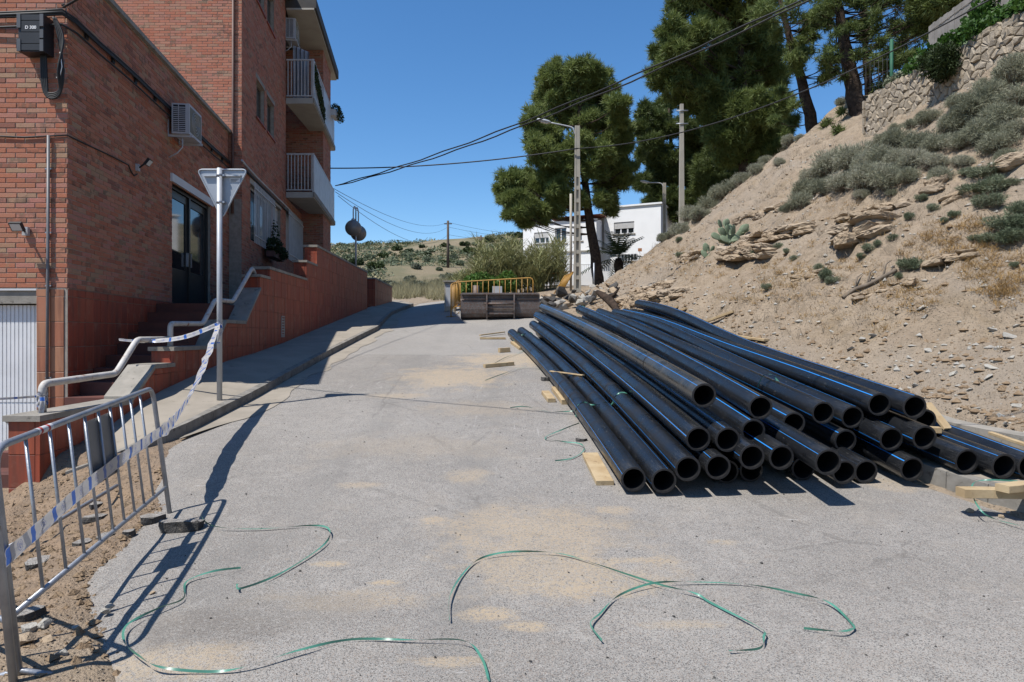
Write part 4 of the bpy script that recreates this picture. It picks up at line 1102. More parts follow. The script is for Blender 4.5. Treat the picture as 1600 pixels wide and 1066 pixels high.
# ------------------------------------------------------------------ globe lamp on the wall coping
gl = thing('globe_lamp', tuple(P(556, 413, 25.5)), 'two dark globe lamps hanging from a hooked post on the red wall', 'lamp')
b = P(556, 413, 25.5); b = Vector((b.x, b.y, 4.12))
c1, c2 = P(552, 356.5, 25.4), P(560, 364.5, 25.9)
mb = MB(); mb.tube([b, Vector((b.x, b.y, c1.z + .1))], .035, 10); mb.build('post', M['lampgrey'], gl)
for c in (c1, c2):
    mb = MB(); t_ = c.z + .3; hk = [Vector((b.x, b.y, c1.z + .1)), Vector((b.x, b.y, c1.z + .72)), Vector((b.x * .5 + c.x * .5, (b.y + c.y) / 2, c1.z + .84)), Vector((c.x, c.y, c1.z + .7)), Vector((c.x, c.y, t_ - .04))]
    mb.tube(smooth_path(hk, .14), .024, 8); mb.build('hook', M['lampgrey'], gl)
    mb = MB(); mb.lathe(c, [(.301 * math.sin(t), -.301 * math.cos(t)) for t in np.linspace(0, math.pi, 18)], 28); g_ = mb.build('globe', M['globe'], gl)
    mb = MB(); mb.lathe(c + Vector((0, 0, .285)), [(.08, 0), (.07, .05), (.03, .08)], 14); mb.build('collar', M['lampgrey'], g_)

# ------------------------------------------------------------------ sign seen from behind
sb = Vector((P(343, 0, 9.8).x, 9.8, 0)); sb.z = pavez(sb.x, sb.y)
sg = thing('road_sign', tuple(sb), 'triangular give way sign seen from behind on a grey post', 'road sign')
mb = MB(); mb.tube([sb - Vector((0, 0, .05)), Vector((sb.x, sb.y, P(0, 263, 9.8).z))], .037, 16); mb.build('post', M['signpole'], sg)
tri = [(P(306, 0, 9.8).x, P(0, 264, 9.8).z), (P(385, 0, 9.8).x, P(0, 264, 9.8).z), (P(345, 0, 9.8).x, P(0, 341, 9.8).z)]
def round_tri(t, r, n=6):
    out = []; v = [Vector((a, b)) for a, b in t]
    for i in range(3):
        a, b, c = v[i - 1], v[i], v[(i + 1) % 3]; d1, d2 = (a - b).normalized(), (c - b).normalized(); p0, p1 = b + d1 * r, b + d2 * r
        for k in range(n + 1):
            s_ = k / n; out.append(p0 * (1 - s_) ** 2 + b * 2 * s_ * (1 - s_) + p1 * s_ * s_)
    return out
rt = round_tri(tri, .08); yb = 9.8 + .05
mb = MB(); mb.prism([(p.x, yb, p.y) for p in rt], (0, .012, 0)); pl = mb.build('sign_plate', M['signback'], sg)
mb = MB(); mb.tube([(p.x, yb - .006, p.y) for p in rt + rt[:1]], .012, 6, cap=False); mb.build('rim', M['signback'], pl)
zc = P(0, 274, 9.8).z
for x0, x1 in ((P(317, 0, 9.8).x, sb.x - .04), (sb.x + .04, P(375, 0, 9.8).x)):
    mb = MB(); mb.box2((x0, yb - .035, zc - .01), (x1, yb - .001, zc + .012)); mb.build('channel', M['signpole'], pl)
for z in (zc, P(0, 316, 9.8).z):
    mb = MB(); mb.lathe((sb.x, sb.y, z), [(.040, -.018), (.044, -.018), (.044, .018), (.040, .018)], 16); mb.box2((sb.x + .035, sb.y - .012, z - .014), (sb.x + .075, sb.y + .05, z + .014)); mb.build('clamp', M['steel'], sg)
mb = MB(); mb.box2((P(357, 0, 9.8).x, yb - .004, P(0, 283.5, 9.8).z), (P(373, 0, 9.8).x, yb - .001, P(0, 277.5, 9.8).z)); stk = mb.build('sticker', M['winwhite'], pl)
for k in range(3):
    mb = MB(); z = P(0, 279 + 1.6 * k, 9.8).z; mb.box2((P(358, 0, 9.8).x, yb - .0055, z - .004), (P(371 - 2 * k, 0, 9.8).x, yb - .0045, z + .003)); mb.build('print_line', M['black'], stk)

# ------------------------------------------------------------------ pedestrian barriers
def path_tube(mb, pts, r, sides=10, rad=.12): mb.tube(smooth_path([Vector(p) for p in pts], rad), r, sides)
BA = Vector((P(30, 0, 3.32).x, 3.32, 0)); BA.z = g1(BA.x, BA.y) - .02; BB = Vector((P(267, 0, 5.86).x, 5.86, 0)); BB.z = g1(BB.x, BB.y) - .0
TA = Vector((P(-6, 0, 3.32).x, 3.30, P(0, 700, 3.32).z)); TB = Vector((P(239, 0, 5.86).x, 5.85, P(0, 606, 5.86).z))
BA.z = P(0, 1064, 3.32).z; BB.z = min(BB.z, P(0, 806, 5.86).z)
bar = thing('crowd_barrier', tuple(BA), 'galvanised steel crowd barrier tied with police tape at the trench edge', 'barrier')
mb = MB(); path_tube(mb, [BA, TA, TB, BB], .019, 12, .13); mb.build('frame', M['steel'], bar)
lowA, lowB = BA.lerp(TA, .28), BB.lerp(TB, .26)
mb = MB(); mb.tube([lowA, lowB], .015, 10); mb.build('bottom_rail', M['steel'], bar)
dbar = [.125, .235, .335, .43, .52, .605, .69, .775, .865]
def bpt(t, k): return (lowA.lerp(lowB, t)).lerp(TA.lerp(TB, t), k)
for t in dbar:
    mb = MB(); mb.tube([bpt(t, 0), bpt(t, 1.0)], .0095, 8); mb.build('upright', M['steel'], bar)
bn = (TB - TA).cross(TA - BA).normalized()
if bn.x < 0: bn = -bn
mb = MB(); mb.prism([bpt(.43, .93) - bn * .011, bpt(.61, .93) - bn * .011, bpt(.61, .42) - bn * .011, bpt(.43, .42) - bn * .011], -bn * .003); mb.build('plate', simple('dull_zinc_plate', (.22, .23, .235), (.17, .175, .18), 3, .5, .4), bar)
for A_, T_ in ((BA, TA), (BB, TB)):
    mb = MB(); d = (bn * 1.0); d.z = 0; d.normalize(); c = A_.lerp(T_, .02); mb.tube([c - d * .17 + Vector((0, 0, -.015)), c + Vector((0, 0, .03)), c + d * .17 + Vector((0, 0, -.015))], .015, 8); mb.build('foot', M['steel'], bar)
mb = MB(); p0, p1 = bpt(.17, 1.0), bpt(.24, 1.0)
mb.tube([p0, p1], .0205, 12, cap=False); stk = mb.build('sticker', M['winwhite'], bar)
mb = MB(); mb.tube([bpt(.18, 1.0), bpt(.19, 1.0)], .0208, 12, cap=False); mb.tube([bpt(.215, 1), bpt(.225, 1)], .0208, 12, cap=False); mb.build('red_print', simple('red_print', (.5, .05, .04)), stk)
# second barrier hooked on at the left, mostly out of view
b2 = thing('crowd_barrier', (-2.5, 3.2, -.1), 'galvanised crowd barrier leaning away beside the first one', 'barrier')
A2 = Vector((P(22, 0, 3.26).x, 3.26, -.08)); T2 = Vector((P(-4, 0, 3.22).x - .02, 3.2, 1.0)); D2 = Vector((-.95, .55, 0)).normalized() * 2.2
mb = MB(); path_tube(mb, [A2, T2, T2 + D2 + Vector((0, 0, -.1)), A2 + D2 + Vector((0, 0, -.08))], .019, 12, .13); mb.build('frame', M['steel'], b2)
mb = MB(); mb.tube([A2.lerp(T2, .3), A2.lerp(T2, .3) + D2 + Vector((0, 0, -.1))], .015, 10); mb.build('bottom_rail', M['steel'], b2)
for k in range(1, 9):
    o_ = D2 * k / 9.0 + Vector((0, 0, -.1 * k / 9)); mb = MB(); mb.tube([A2.lerp(T2, .3) + o_, T2 + o_], .0095, 8); mb.build('upright', M['steel'], b2)
# loose tube lying behind the barrier
lt = [gpt(-5, 884, rough=True), gpt(95, 826, rough=True), gpt(183, 772, rough=True)]
tb_ = thing('steel_tube', tuple(lt[1]), 'bent pale steel tube lying on the dirt behind the barrier', 'tube')
mb = MB(); mb.tube([p + Vector((0, 0, .09)) for p in lt], .019, 10); mb.build('tube_length', M['steel'], tb_)

# ------------------------------------------------------------------ police tape
def tape_mat(scale_u):
    t = NT('police_tape'); uv = t.n('ShaderNodeUVMap').outputs[0]
    s_ = t.n('ShaderNodeSeparateXYZ'); t.l(uv, s_.inputs[0]); u_, v_ = s_.outputs[0], s_.outputs[1]
    f = t.math('FRACT', t.math('DIVIDE', v_, .26))
    blk = t.math('MULTIPLY', t.sstep(.02, .025, f), t.sstep(.20, .195, f))
    blk = t.math('MULTIPLY', blk, t.math('MULTIPLY', t.sstep(.04, .05, u_), t.sstep(.96, .95, u_)))
    # ring emblem and a line of small print
    dx = t.math('MULTIPLY', t.math('SUBTRACT', f, .55), .26 / .09); dy = t.math('SUBTRACT', u_, .55)
    rr = t.math('SQRT', t.math('ADD', t.math('MULTIPLY', dx, dx), t.math('MULTIPLY', dy, dy)))
    ring = t.math('MULTIPLY', t.sstep(.03, .02, t.math('ABSOLUTE', t.math('SUBTRACT', rr, .27))), t.sstep(.42, .5, t.noise(uv, 30, 2)))
    core = t.math('MULTIPLY', t.sstep(.19, .17, rr), t.sstep(.48, .54, t.noise(t.mapv(uv, (14, 130, 1)), 1, 3, .7)))
    txt = t.math('MULTIPLY', t.math('MULTIPLY', t.sstep(.07, .09, u_), t.sstep(.19, .17, u_)), t.math('MULTIPLY', t.sstep(.34, .35, f), t.sstep(.86, .85, f)))
    txt = t.math('MULTIPLY', txt, t.sstep(.48, .53, t.noise(t.mapv(uv, (20, 110, 1)), 1, 2)))
    col = t.mix(blk, (.62, .60, .58), (.045, .15, .52))
    col = t.mix(t.math('MAXIMUM', t.math('MAXIMUM', ring, core), t.math('MULTIPLY', txt, .55)), col, (.13, .17, .42))
    t.fin(col, .35, 0, .5)
    tr = t.n('ShaderNodeBsdfTranslucent'); t.l(col, tr.inputs['Color']); mx = t.n('ShaderNodeMixShader'); mx.inputs[0].default_value = .3
    t.l(t.b.outputs[0], mx.inputs[1]); t.l(tr.outputs[0], mx.inputs[2]); t.l(mx.outputs[0], t.o.inputs['Surface'])
    return t.m
M['tape'] = tape_mat(1)
def catm(pts, n=8):
    pts = [Vector(p) for p in pts]; out = []
    for i in range(len(pts) - 1):
        p0 = pts[max(i - 1, 0)]; p1 = pts[i]; p2 = pts[i + 1]; p3 = pts[min(i + 2, len(pts) - 1)]
        for k in range(n):
            t = k / n; out.append(.5 * ((2 * p1) + (-p0 + p2) * t + (2 * p0 - 5 * p1 + 4 * p2 - p3) * t * t + (-p0 + 3 * p1 - 3 * p2 + p3) * t ** 3))
    return out + [pts[-1]]
def ribbon(mb, pts, widths, dirs, v0=0.0, crinkle=0.0, nseg=6):
    """strip with width vectors; dirs are across directions"""
    L = v0; n0 = len(mb.v); n = len(pts); mb.smooth = True; W = 4
    ls = []
    for i in range(n):
        if i: L += (pts[i] - pts[i - 1]).length
        ls.append(L)
        nn = (pts[min(i + 1, n - 1)] - pts[max(i - 1, 0)]).cross(dirs[i]).normalized()
        for k in range(W + 1):
            s_ = k / W - .5; off = nn * crinkle * (float(vnoise(L * 9 + k * 3.1, k * 1.7 + v0)) - .5)
            mb.v.append(tuple(pts[i] + dirs[i] * widths[i] * s_ + off))
    for i in range(n - 1):
        for k in range(W):
            a = n0 + i * (W + 1) + k
            mb.face([a, a + 1, a + W + 2, a + W + 1], [(k / W, ls[i]), ((k + 1) / W, ls[i]), ((k + 1) / W, ls[i + 1]), (k / W, ls[i + 1])])
UPV = Vector((0, 0, 1))
def tape(name_label, pts, w, twist=0, crinkle=.012, sag=0):
    pts = catm(pts, 10); n = len(pts); r = thing('police_tape', tuple(pts[0]), name_label, 'tape', 'lengths of police tape')
    dirs = []
    for i in range(n):
        d = (pts[min(i + 1, n - 1)] - pts[max(i - 1, 0)]).normalized(); side = d.cross(UPV).normalized(); up = side.cross(d)
        th = twist * i / n * math.pi; dirs.append(up * math.cos(th) + side * math.sin(th))
    ws = w if isinstance(w, list) else None
    if ws: wi = [float(np.interp(i / (n - 1), np.linspace(0, 1, len(ws)), ws)) for i in range(n)]
    else: wi = [w] * n
    mb = MB(); ribbon(mb, pts, wi, dirs, 0, crinkle); return mb.build('strip', M['tape'], r), r
fb = bn * .028
def tp(t, k): return bpt(t, k) + fb
sig_t = Vector((sb.x, sb.y - .045, P(0, 507, 9.8).z))
tape('blue and white police tape stretched across the steel barrier bars', [tp(-.02, .36), tp(.1, .40), tp(.25, .45), tp(.45, .50), tp(.65, .53), tp(.85, .555), tp(1.0, .56)], .093, 0, .012)
pB = tp(1.0, .56)
tape('twisted police tape rising from the barrier to the sign post', [pB, pB.lerp(sig_t, .12) + Vector((0, 0, -.1)), pB.lerp(sig_t, .4) + Vector((0, 0, -.2)), pB.lerp(sig_t, .75) + Vector((0, 0, -.12)), sig_t], [.09, .2, .2, .16, .07], .35, .04)
hp = rp_(233, 533) + Vector((.05, -.03, 0))
tape('thin police tape from the sign post to the white handrail', [sig_t, sig_t.lerp(hp, .5) + Vector((0, 0, -.06)), hp, hp + Vector((-.3, -.3, .02))], [.06, .075, .06, .05], .3, .02)
hp2 = rp_(66, 619) + Vector((0, -.03, 0))
tape('police tape tied to the lower handrail post running past the garage door', [hp2 + Vector((-1.6, .3, -.12)), hp2 + Vector((-.7, .1, -.05)), hp2], [.025, .025, .03], .2, .01)
for (cc, zz, lab, rr) in ((sb, sig_t.z, 'knot of police tape wrapped round the sign post', .045), (Vector((a0.x, a0.y, 0)), hp2.z, 'knot of police tape round the handrail post', .05)):
    kn = thing('tape_knot', (cc.x, cc.y, zz), lab, 'tape')
    pts = [Vector((cc.x + rr * math.cos(t), cc.y + rr * math.sin(t), zz + .05 * math.sin(t * 1.7) - .004 * t)) for t in np.linspace(0, 18, 60)]
    mb = MB(); ribbon(mb, pts, [.05] * 60, [Vector((.1 * math.sin(i), .1, 1)).normalized() for i in range(60)], .05, .02); mb.build('strip', M['tape'], kn)
    p0 = Vector((cc.x + .03, cc.y - .05, zz)); pts = [p0, p0 + Vector((.02, -.02, -.08)), p0 + Vector((0, -.02, -.2)), p0 + Vector((-.02, -.01, -.27))]
    mb = MB(); ribbon(mb, catm(pts, 6), [.05] * 19, [Vector((.8, .6, 0))] * 19, .0, .03); mb.build('loose_end', M['tape'], kn)
# ------------------------------------------------------------------ the pile of water pipes
PD = .235; PR = PD / 2
NEAR = {  # near end (px, py, depth), far end (px, py)
 'A': (990, 749, 6.27, 800, 521), 'B': (1038, 751, 6.22, 815, 518), 'C': (1074, 733, 6.15, 834, 508), 'D': (1091, 686, 6.35, 842, 495), 'E': (1140, 690, 6.3, 854, 499),
 'F': (1100, 618, 6.45, 849, 481), 'G': (1122, 730, 6.2, 847, 511), 'H': (1169, 725, 6.2, 863, 509), 'I': (1213, 726, 6.25, 880, 507), 'J': (1141, 760, 6.6, 845, 518),
 'K': (1180, 758, 6.65, 862, 517), 'AD': (1255, 754, 6.7, 890, 513), 'L': (1188, 638, 6.6, 906, 484), 'M': (1176, 678, 6.6, 890, 498), 'N': (1240, 662, 6.9, 915, 499),
 'O': (1294, 722, 5.9, 902, 501), 'P': (1319, 738, 6.45, 917, 509), 'Q': (1353, 752, 6.6, 927, 508), 'R': (1425, 733, 6.5, 947, 505), 'S': (1321, 690, 7.0, 932, 503),
 'T': (1286, 645, 7.0, 937, 492), 'U': (1332, 652, 7.0, 963, 493), 'V': (1375, 632, 6.85, 978, 490), 'W': (1428, 636, 6.65, 997, 485), 'X': (1400, 685, 6.65, 955, 500),
 'Y': (1437, 685, 6.5, 969, 500), 'Z': (1446, 657, 7.1, 985, 497), 'AA': (1516, 728, 6.35, 975, 504), 'AB': (1568, 731, 6.2, 990, 501), 'AC': (1604, 733, 6.2, 1005, 498)}
LEN = 11.9; NS = 9
keys = list(NEAR); st_ = np.zeros((NS, len(keys), 3))
def gnd(x, y):
    r_ = float(itp(y, ROADR)); z = float(base(x, y)) + .014
    if x > r_: z = max(z, g1(x, y, False))
    if y < 9.3 and x > r_ - .05: z = max(z, float(base(x, y)) + .185)
    return z
for i, k in enumerate(keys):
    a = P(NEAR[k][0], NEAR[k][1], NEAR[k][2]); yf = NEAR[k][2] + LEN - .12; f = P(NEAR[k][3], NEAR[k][4], yf)
    h0 = a.z - gnd(a.x, a.y); h1 = f.z - gnd(f.x, f.y)
    for s in range(NS):
        t = s / (NS - 1); x = a.x + (f.x - a.x) * t + .2 * 4 * t * (1 - t) * (1 - .35 * t); y = a.y + (f.y - a.y) * t
        zlin = a.z + (f.z - a.z) * t
        st_[s, i] = (x, y, gnd(x, y) + max(h0 + (h1 - h0) * t, PR))
for s in range(NS):
    q = st_[s]
    for it in range(160):
        for i in range(len(keys)):
            for j in range(i + 1, len(keys)):
                dx, dz = q[j, 0] - q[i, 0], q[j, 2] - q[i, 2]; d = math.hypot(dx, dz)
                if d < PD * 1.005:
                    if d < 1e-4: dx, dz, d = .01, .002, .0102
                    m = (PD * 1.005 - d) * .5 / d
                    q[i, 0] -= dx * m; q[j, 0] += dx * m; q[i, 2] -= dz * m; q[j, 2] += dz * m
        for i in range(len(keys)):
            g_ = gnd(q[i, 0], q[i, 1]) + PR + .004
            if q[i, 2] < g_: q[i, 2] = g_
# smooth each pipe along its length a little
for _ in range(4):
    c = st_.copy()
    st_[1:-1] = (c[:-2] + 2 * c[1:-1] + c[2:]) / 4
def pipe_mat(name, dust, stripe_w, base_c=(.011, .012, .014)):
    t = NT(name); uv = t.n('ShaderNodeUVMap').outputs[0]; s_ = t.n('ShaderNodeSeparateXYZ'); t.l(uv, s_.inputs[0]); u_, v_ = s_.outputs[0], s_.outputs[1]
    o = t.n('ShaderNodeObjectInfo').outputs['Random']
    f = t.math('FRACT', t.math('ADD', t.math('MULTIPLY', u_, 3.0), t.math('MULTIPLY', o, 1.0)))
    d = t.math('ABSOLUTE', t.math('SUBTRACT', f, .5))
    stp = t.sstep(stripe_w + .005, stripe_w, d)
    p = t.pos()
    n1 = t.noise(p, 1.3, 6, .75); n2 = t.noise(t.mapv(uv, (26, 3.0, 1), (0, 0, 0)), 1.0, 6, .75); n3 = t.noise(t.mapv(uv, (60, 9, 1)), 1.0, 5, .75)
    col = t.mix(t.math('MULTIPLY', t.sstep(.42, .75, n1), dust), base_c, (.15, .145, .135))
    scuff = t.math('MULTIPLY', t.sstep(.56, .70, n3), t.sstep(.49, .64, n2))
    scuff = t.math('ADD', scuff, t.math('MULTIPLY', t.math('MULTIPLY', t.sstep(.35, .0, v_), t.sstep(.4, .8, n2)), .25))
    col = t.mix(t.math('MULTIPLY', scuff, .6), col, (.36, .35, .33))
    col = t.mix(stp, col, (.03, .28, .78))
    # white dashed print line beside one stripe
    f1 = t.math('FRACT', t.math('ADD', u_, t.math('MULTIPLY', o, .25)))
    pr = t.math('MULTIPLY', t.sstep(.008, .006, t.math('ABSOLUTE', t.math('SUBTRACT', f1, .165))), t.math('MULTIPLY', t.sstep(.5, .52, t.noise(t.mapv(uv, (1, 42, 1)), 1, 2)), t.sstep(.47, .5, t.noise(t.mapv(uv, (0, .9, 1)), 1, 1))))
    col = t.mix(t.math('MULTIPLY', pr, .85), col, (.6, .58, .52))
    rough = t.math('ADD', .24, t.math('MULTIPLY', t.math('ADD', t.sstep(.4, .75, n1), scuff), .28))
    return t.fin(col, rough, 0, .36)
pm = [pipe_mat('black_pipe_thick_stripe', .03, .015), pipe_mat('black_pipe_thin_stripe', .07, .005), pipe_mat('dusty_pipe', .6, .006, (.032, .032, .031))]
M['pipe_in'] = simple('pipe_bore', (.010, .010, .011), (.016, .016, .017), 3, .55)
M['pipe_end'] = simple('pipe_cut', (.014, .014, .016), (.03, .03, .032), 30, .5)
thin = set('ABCEFGHOPQ') | {'AA', 'AB', 'J', 'K', 'AD'}
special = {'F': 'dusty grey black pipe lying highest at the left of the pile', 'O': 'black pipe whose open end juts out in front of the pile', 'A': 'black pipe along the road side edge of the pile, on wooden boards',
           'D': 'black pipe with a bright blue stripe just above the bottom row', 'R': 'black pipe with open end low beside the right kerb at the front of the pile',
           'B': 'black bottom row pipe lying against the one on wooden boards', 'C': 'black pipe strapped beside the two road side pipes', 'E': 'black pipe tucked between the bright striped pipe and the top layer',
           'T': 'upper black pipe carrying the standing loop of green strap', 'U': 'upper black pipe lying beside the one with the strap loop', 'V': 'upper black pipe next to the topmost slope pipe',
           'Z': 'black pipe hidden under the topmost slope pipe beside the leaning plank', 'P': 'black pipe directly under the jutting pipe', 'Q': 'black pipe on the asphalt against the pipe under the jutting one', 'M': 'black pipe whose end shows under the top layer pipe',
           'N': 'black pipe whose end peeps out behind the jutting pipe', 'X': 'black pipe stacked above the one low beside the kerb', 'Y': 'black pipe with open end beside the orange wood wedge', 'S': 'black pipe set back in shade below the upper strap loop pipe',
           'L': 'black pipe of the top layer under the bent green strap', 'W': 'topmost black pipe lying along the foot of the bare slope'}
for i, k in enumerate(keys):
    m_ = pm[2] if k == 'F' else (pm[1] if k in thin else pm[0])
    pts = catm([Vector(st_[s, i]) for s in range(NS)], 3)
    on_kerb = k in ('AA', 'AB', 'AC')
    lab = special.get(k) or ('black pipe resting on the right kerb, apart from the main pile' if on_kerb else ('black pipe in deep shade under the front row ends' if k in ('J', 'K', 'AD') else 'black pipe of the short second row above the shaded ends'))
    grp = 'pipes on the kerb' if on_kerb else 'black pipes in the pile'
    if k == 'AC': lab = 'black pipe against the low concrete wall with one bright blue stripe'
    r = thing('water_pipe', tuple(pts[0]), lab, 'pipe', grp)
    mb = MB(); mb.tube(pts, PR, 24, cap=False, uvlen=True); mb.build('pipe_wall', m_, r)
    n_ = len(pts); d0 = (pts[1] - pts[0]).normalized(); d1 = (pts[-1] - pts[-2]).normalized()
    mb = MB(); mb.tube(pts, PR - .019, 20, cap=False); mb.f = [f[::-1] for f in mb.f]; mb.build('pipe_bore', M['pipe_in'], r)
    for c, d in ((pts[0], -d0), (pts[-1], d1)):
        mb = MB(); a_ = d.cross(UPV).normalized(); b_ = a_.cross(d); n0 = len(mb.v)
        for kk in range(24):
            th = 2 * math.pi * kk / 24; e_ = a_ * math.cos(th) + b_ * math.sin(th)
            mb.v += [tuple(c + e_ * (PR + .0004)), tuple(c + e_ * (PR - .003) + d * .002), tuple(c + e_ * (PR - .0195) + d * .002)]
        for kk in range(24):
            x_, y_ = n0 + 3 * kk, n0 + 3 * ((kk + 1) % 24); mb.face([x_, y_, y_ + 1, x_ + 1]); mb.face([x_ + 1, y_ + 1, y_ + 2, x_ + 2])
        mb.build('cut_end', M['pipe_end'], r)
    if k in 'ABCF':
        for q_ in (7, 9) if k != 'F' else (4,):
            dd = (pts[q_ + 1] - pts[q_ - 1]).normalized(); mb = MB(); mb.tube([pts[q_] - dd * .012, pts[q_], pts[q_] + dd * .012], [PR + .001, PR + .006, PR + .001], 24, cap=False); mb.build('weld_bead', M['pipe_end'], r)
def pipe_at(k, t):
    i = keys.index(k); s = t * (NS - 1); a = int(min(s, NS - 2)); f = s - a
    return Vector(st_[a, i]) * (1 - f) + Vector(st_[a + 1, i]) * f

# ------------------------------------------------------------------ green straps
def strap(label, pts, w=.013, twists=(), lift=.004):
    pts = catm(pts, 9); n = len(pts); r = thing('packing_strap', tuple(pts[0]), label, 'strap', 'green packing straps')
    dirs = []
    for i in range(n):
        d = (pts[min(i + 1, n - 1)] - pts[max(i - 1, 0)]).normalized(); side = d.cross(UPV); side = side.normalized() if side.length > .05 else Vector((1, 0, 0)); up = side.cross(d)
        th = 1.1 * math.sin(i * .21 + len(pts) * .7) + .9 * math.sin(i * .047) + .3
        dirs.append(side * math.cos(th) + up * math.sin(th))
    mb = MB(); ribbon(mb, pts, [w] * n, dirs, 0, 0); return mb.build('strip', M['strap'], r)
def road_px(L, lift=.012, amp=.02):
    out = []
    for k, (px, py) in enumerate(L):
        p = gpt(px, py, road=True); p.z = rz_(p.x, p.y) + lift + amp * (.5 + .5 * math.sin(k * 1.9)); p.x += .012 * math.sin(k * 7.3); p.y += .012 * math.cos(k * 5.1); out.append(p)
    return out
strap('green packing strap curling on the asphalt beside the broken chunk', road_px([(312, 812), (330, 831), (400, 833), (490, 827), (517, 838), (506, 862), (440, 903), (376, 930), (369, 922)]))
strap('long green packing strap winding past the dirt stain at the trench edge', road_px([(375, 897), (330, 904), (290, 917), (287, 944), (250, 963), (200, 989), (194, 1014), (215, 1040), (250, 1054), (330, 1058), (390, 1056), (470, 1034), (550, 1009), (640, 1007), (720, 1013), (750, 1038), (766, 1075)]))
strap('green packing strap arching over the sandy patch with a folded end', road_px([(702, 980), (700, 945), (720, 905), (750, 880), (800, 873), (870, 873), (920, 885), (1020, 923), (1080, 936), (1110, 950), (1190, 994), (1198, 1010), (1188, 1023), (1136, 1026)]))
strap('green packing strap looping right across the open asphalt', road_px([(941, 1013), (920, 990), (935, 965), (965, 938), (1020, 925), (1080, 919), (1170, 922), (1240, 938), (1290, 952), (1330, 985), (1334, 997), (1315, 1003), (1257, 991)]))
strap('short green strap lying by the timber offcuts at the pile', road_px([(758, 598), (785, 588), (817, 577), (850, 581), (862, 585)]))
strap('green strap end sticking out from under the pipe pile', road_px([(797, 642), (820, 641), (850, 646), (880, 647), (900, 649), (908, 662)]))
strap('kinked green strap beside the board under the pipes', road_px([(905, 666), (880, 676), (850, 688), (880, 694), (908, 700), (914, 709), (895, 720), (866, 727)]))
strap('faint green strap trailing from the ripped sand heap', road_px([(772, 571), (790, 562), (812, 553), (822, 548)]))
q0 = gpt(1519, 800, road=True)
strap('green strap hanging over the right kerb from the timber', [P(1590, 752, 5.75), P(1545, 750, 5.8), P(1521, 755, 5.85), P(1520, 775, 5.75), P(1535, 800, 5.6)] + road_px([(1560, 820), (1600, 832), (1650, 838)]))
def over_pipes(label, ks, t, hang=None):
    top = [pipe_at(k, t) for k in ks]; pts = []
    for i, c in enumerate(top):
        if i == 0: pts += [c + Vector((-PR * .98, 0, -.08)), c + Vector((-PR * .98, 0, .02))]
        pts += [c + Vector((-PR * .7, 0, PR * .75)), c + Vector((0, 0, PR + .004)), c + Vector((PR * .7, 0, PR * .76))]
    pts += [top[-1] + Vector((PR * 1.0, 0, .02)), top[-1] + Vector((PR * 1.0, 0, -.06))]
    strap(label, pts, .016)
over_pipes('green strap still binding the three road side pipes', ['A', 'B', 'C'], .235)
over_pipes('pale green strap binding the far ends of two pipes', ['A', 'B'], .90)
over_pipes('green strap hooked over the far end of a top pipe', ['L'], .975)
c = pipe_at('T', .115)
strap('bent green strap loop standing above the upper pipes', [c + Vector((-.2, -.1, -.02)), c + Vector((-.1, -.02, PR + .02)), c + Vector((.0, 0, PR + .05)), c + Vector((.06, -.04, PR + .0)), c + Vector((PR + .01, -.08, -.02)), c + Vector((PR + .02, -.1, -.2))], .02)

# ------------------------------------------------------------------ timber
def plank(label, a, b, w, h, lift=0, grp='loose planks'):
    a = Vector(a); b = Vector(b); r = thing('plank', tuple(a.lerp(b, .5)), label, 'plank', grp)
    d = (b - a).normalized(); side = d.cross(UPV).normalized(); up = side.cross(d)
    mb = MB(); Mx = Matrix((side, d, up)).transposed(); L = (b - a).length; n = 5
    bw = .003
    prof = [(-w / 2 + bw, -h / 2), (w / 2 - bw, -h / 2), (w / 2, -h / 2 + bw), (w / 2, h / 2 - bw), (w / 2 - bw, h / 2), (-w / 2 + bw, h / 2), (-w / 2, h / 2 - bw), (-w / 2, -h / 2 + bw)]
    n0 = len(mb.v); c0 = a + up * (h / 2 + lift)
    for i in range(n + 1):
        wob = side * random.uniform(-.002, .002) + up * random.uniform(-.002, .002)
        for x, z in prof: mb.v.append(tuple(c0 + d * (L * i / n) + side * x + up * z + wob))
    for i in range(n):
        for k in range(8): mb.face([n0 + i * 8 + k, n0 + i * 8 + (k + 1) % 8, n0 + (i + 1) * 8 + (k + 1) % 8, n0 + (i + 1) * 8 + k])
    mb.face([n0 + k for k in range(8)][::-1]); mb.face([n0 + n * 8 + k for k in range(8)])
    mb.build('board', M['wood'], r)
def rd(px, py): p = gpt(px, py, road=True); p.z = rz_(p.x, p.y); return p
plank('wide pale board half under the nearest pipe', rd(945, 762), rd(922, 716), .17, .045)
plank('pale board under the pipes beside the double offcut', rd(889, 634), rd(872, 612), .22, .07)
plank('short reddish block beside the pale board at the pile', rd(862, 631), rd(852, 618), .12, .06)
plank('squared timber batten on the sandy patch of road', rd(757, 576), rd(802, 572), .10, .07)
plank('small timber block standing near the sand heap', rd(780, 552), rd(796, 551), .12, .1)
plank('thin batten at the road near the far pipe ends', rd(750, 531), rd(790, 531), .12, .05)
plank('dark splintered lath lying on the batten', rd(750, 528) + Vector((0, 0, .04)), rd(788, 523) + Vector((0, 0, .04)), .06, .03)
plank('reddish board under the far end of the nearest pipe', rd(802, 538), rd(816, 548), .14, .06)
c1, c2 = pipe_at('A', .43), pipe_at('B', .40)
plank('thin lath lying across the first two pipes', c1 + Vector((-.12, .3, PR)), c2 + Vector((.06, -.1, PR)), .05, .02)
def sl(px, py, dz=.02): p = gpt(px, py); p.z = g1(p.x, p.y) + dz; return p
plank('long timber lying up the slope above the pipes', sl(1088, 512), sl(1147, 490), .11, .05)
plank('weathered plank lying along the slope beside the top pipe', sl(1093, 520), sl(1198, 536), .12, .04)
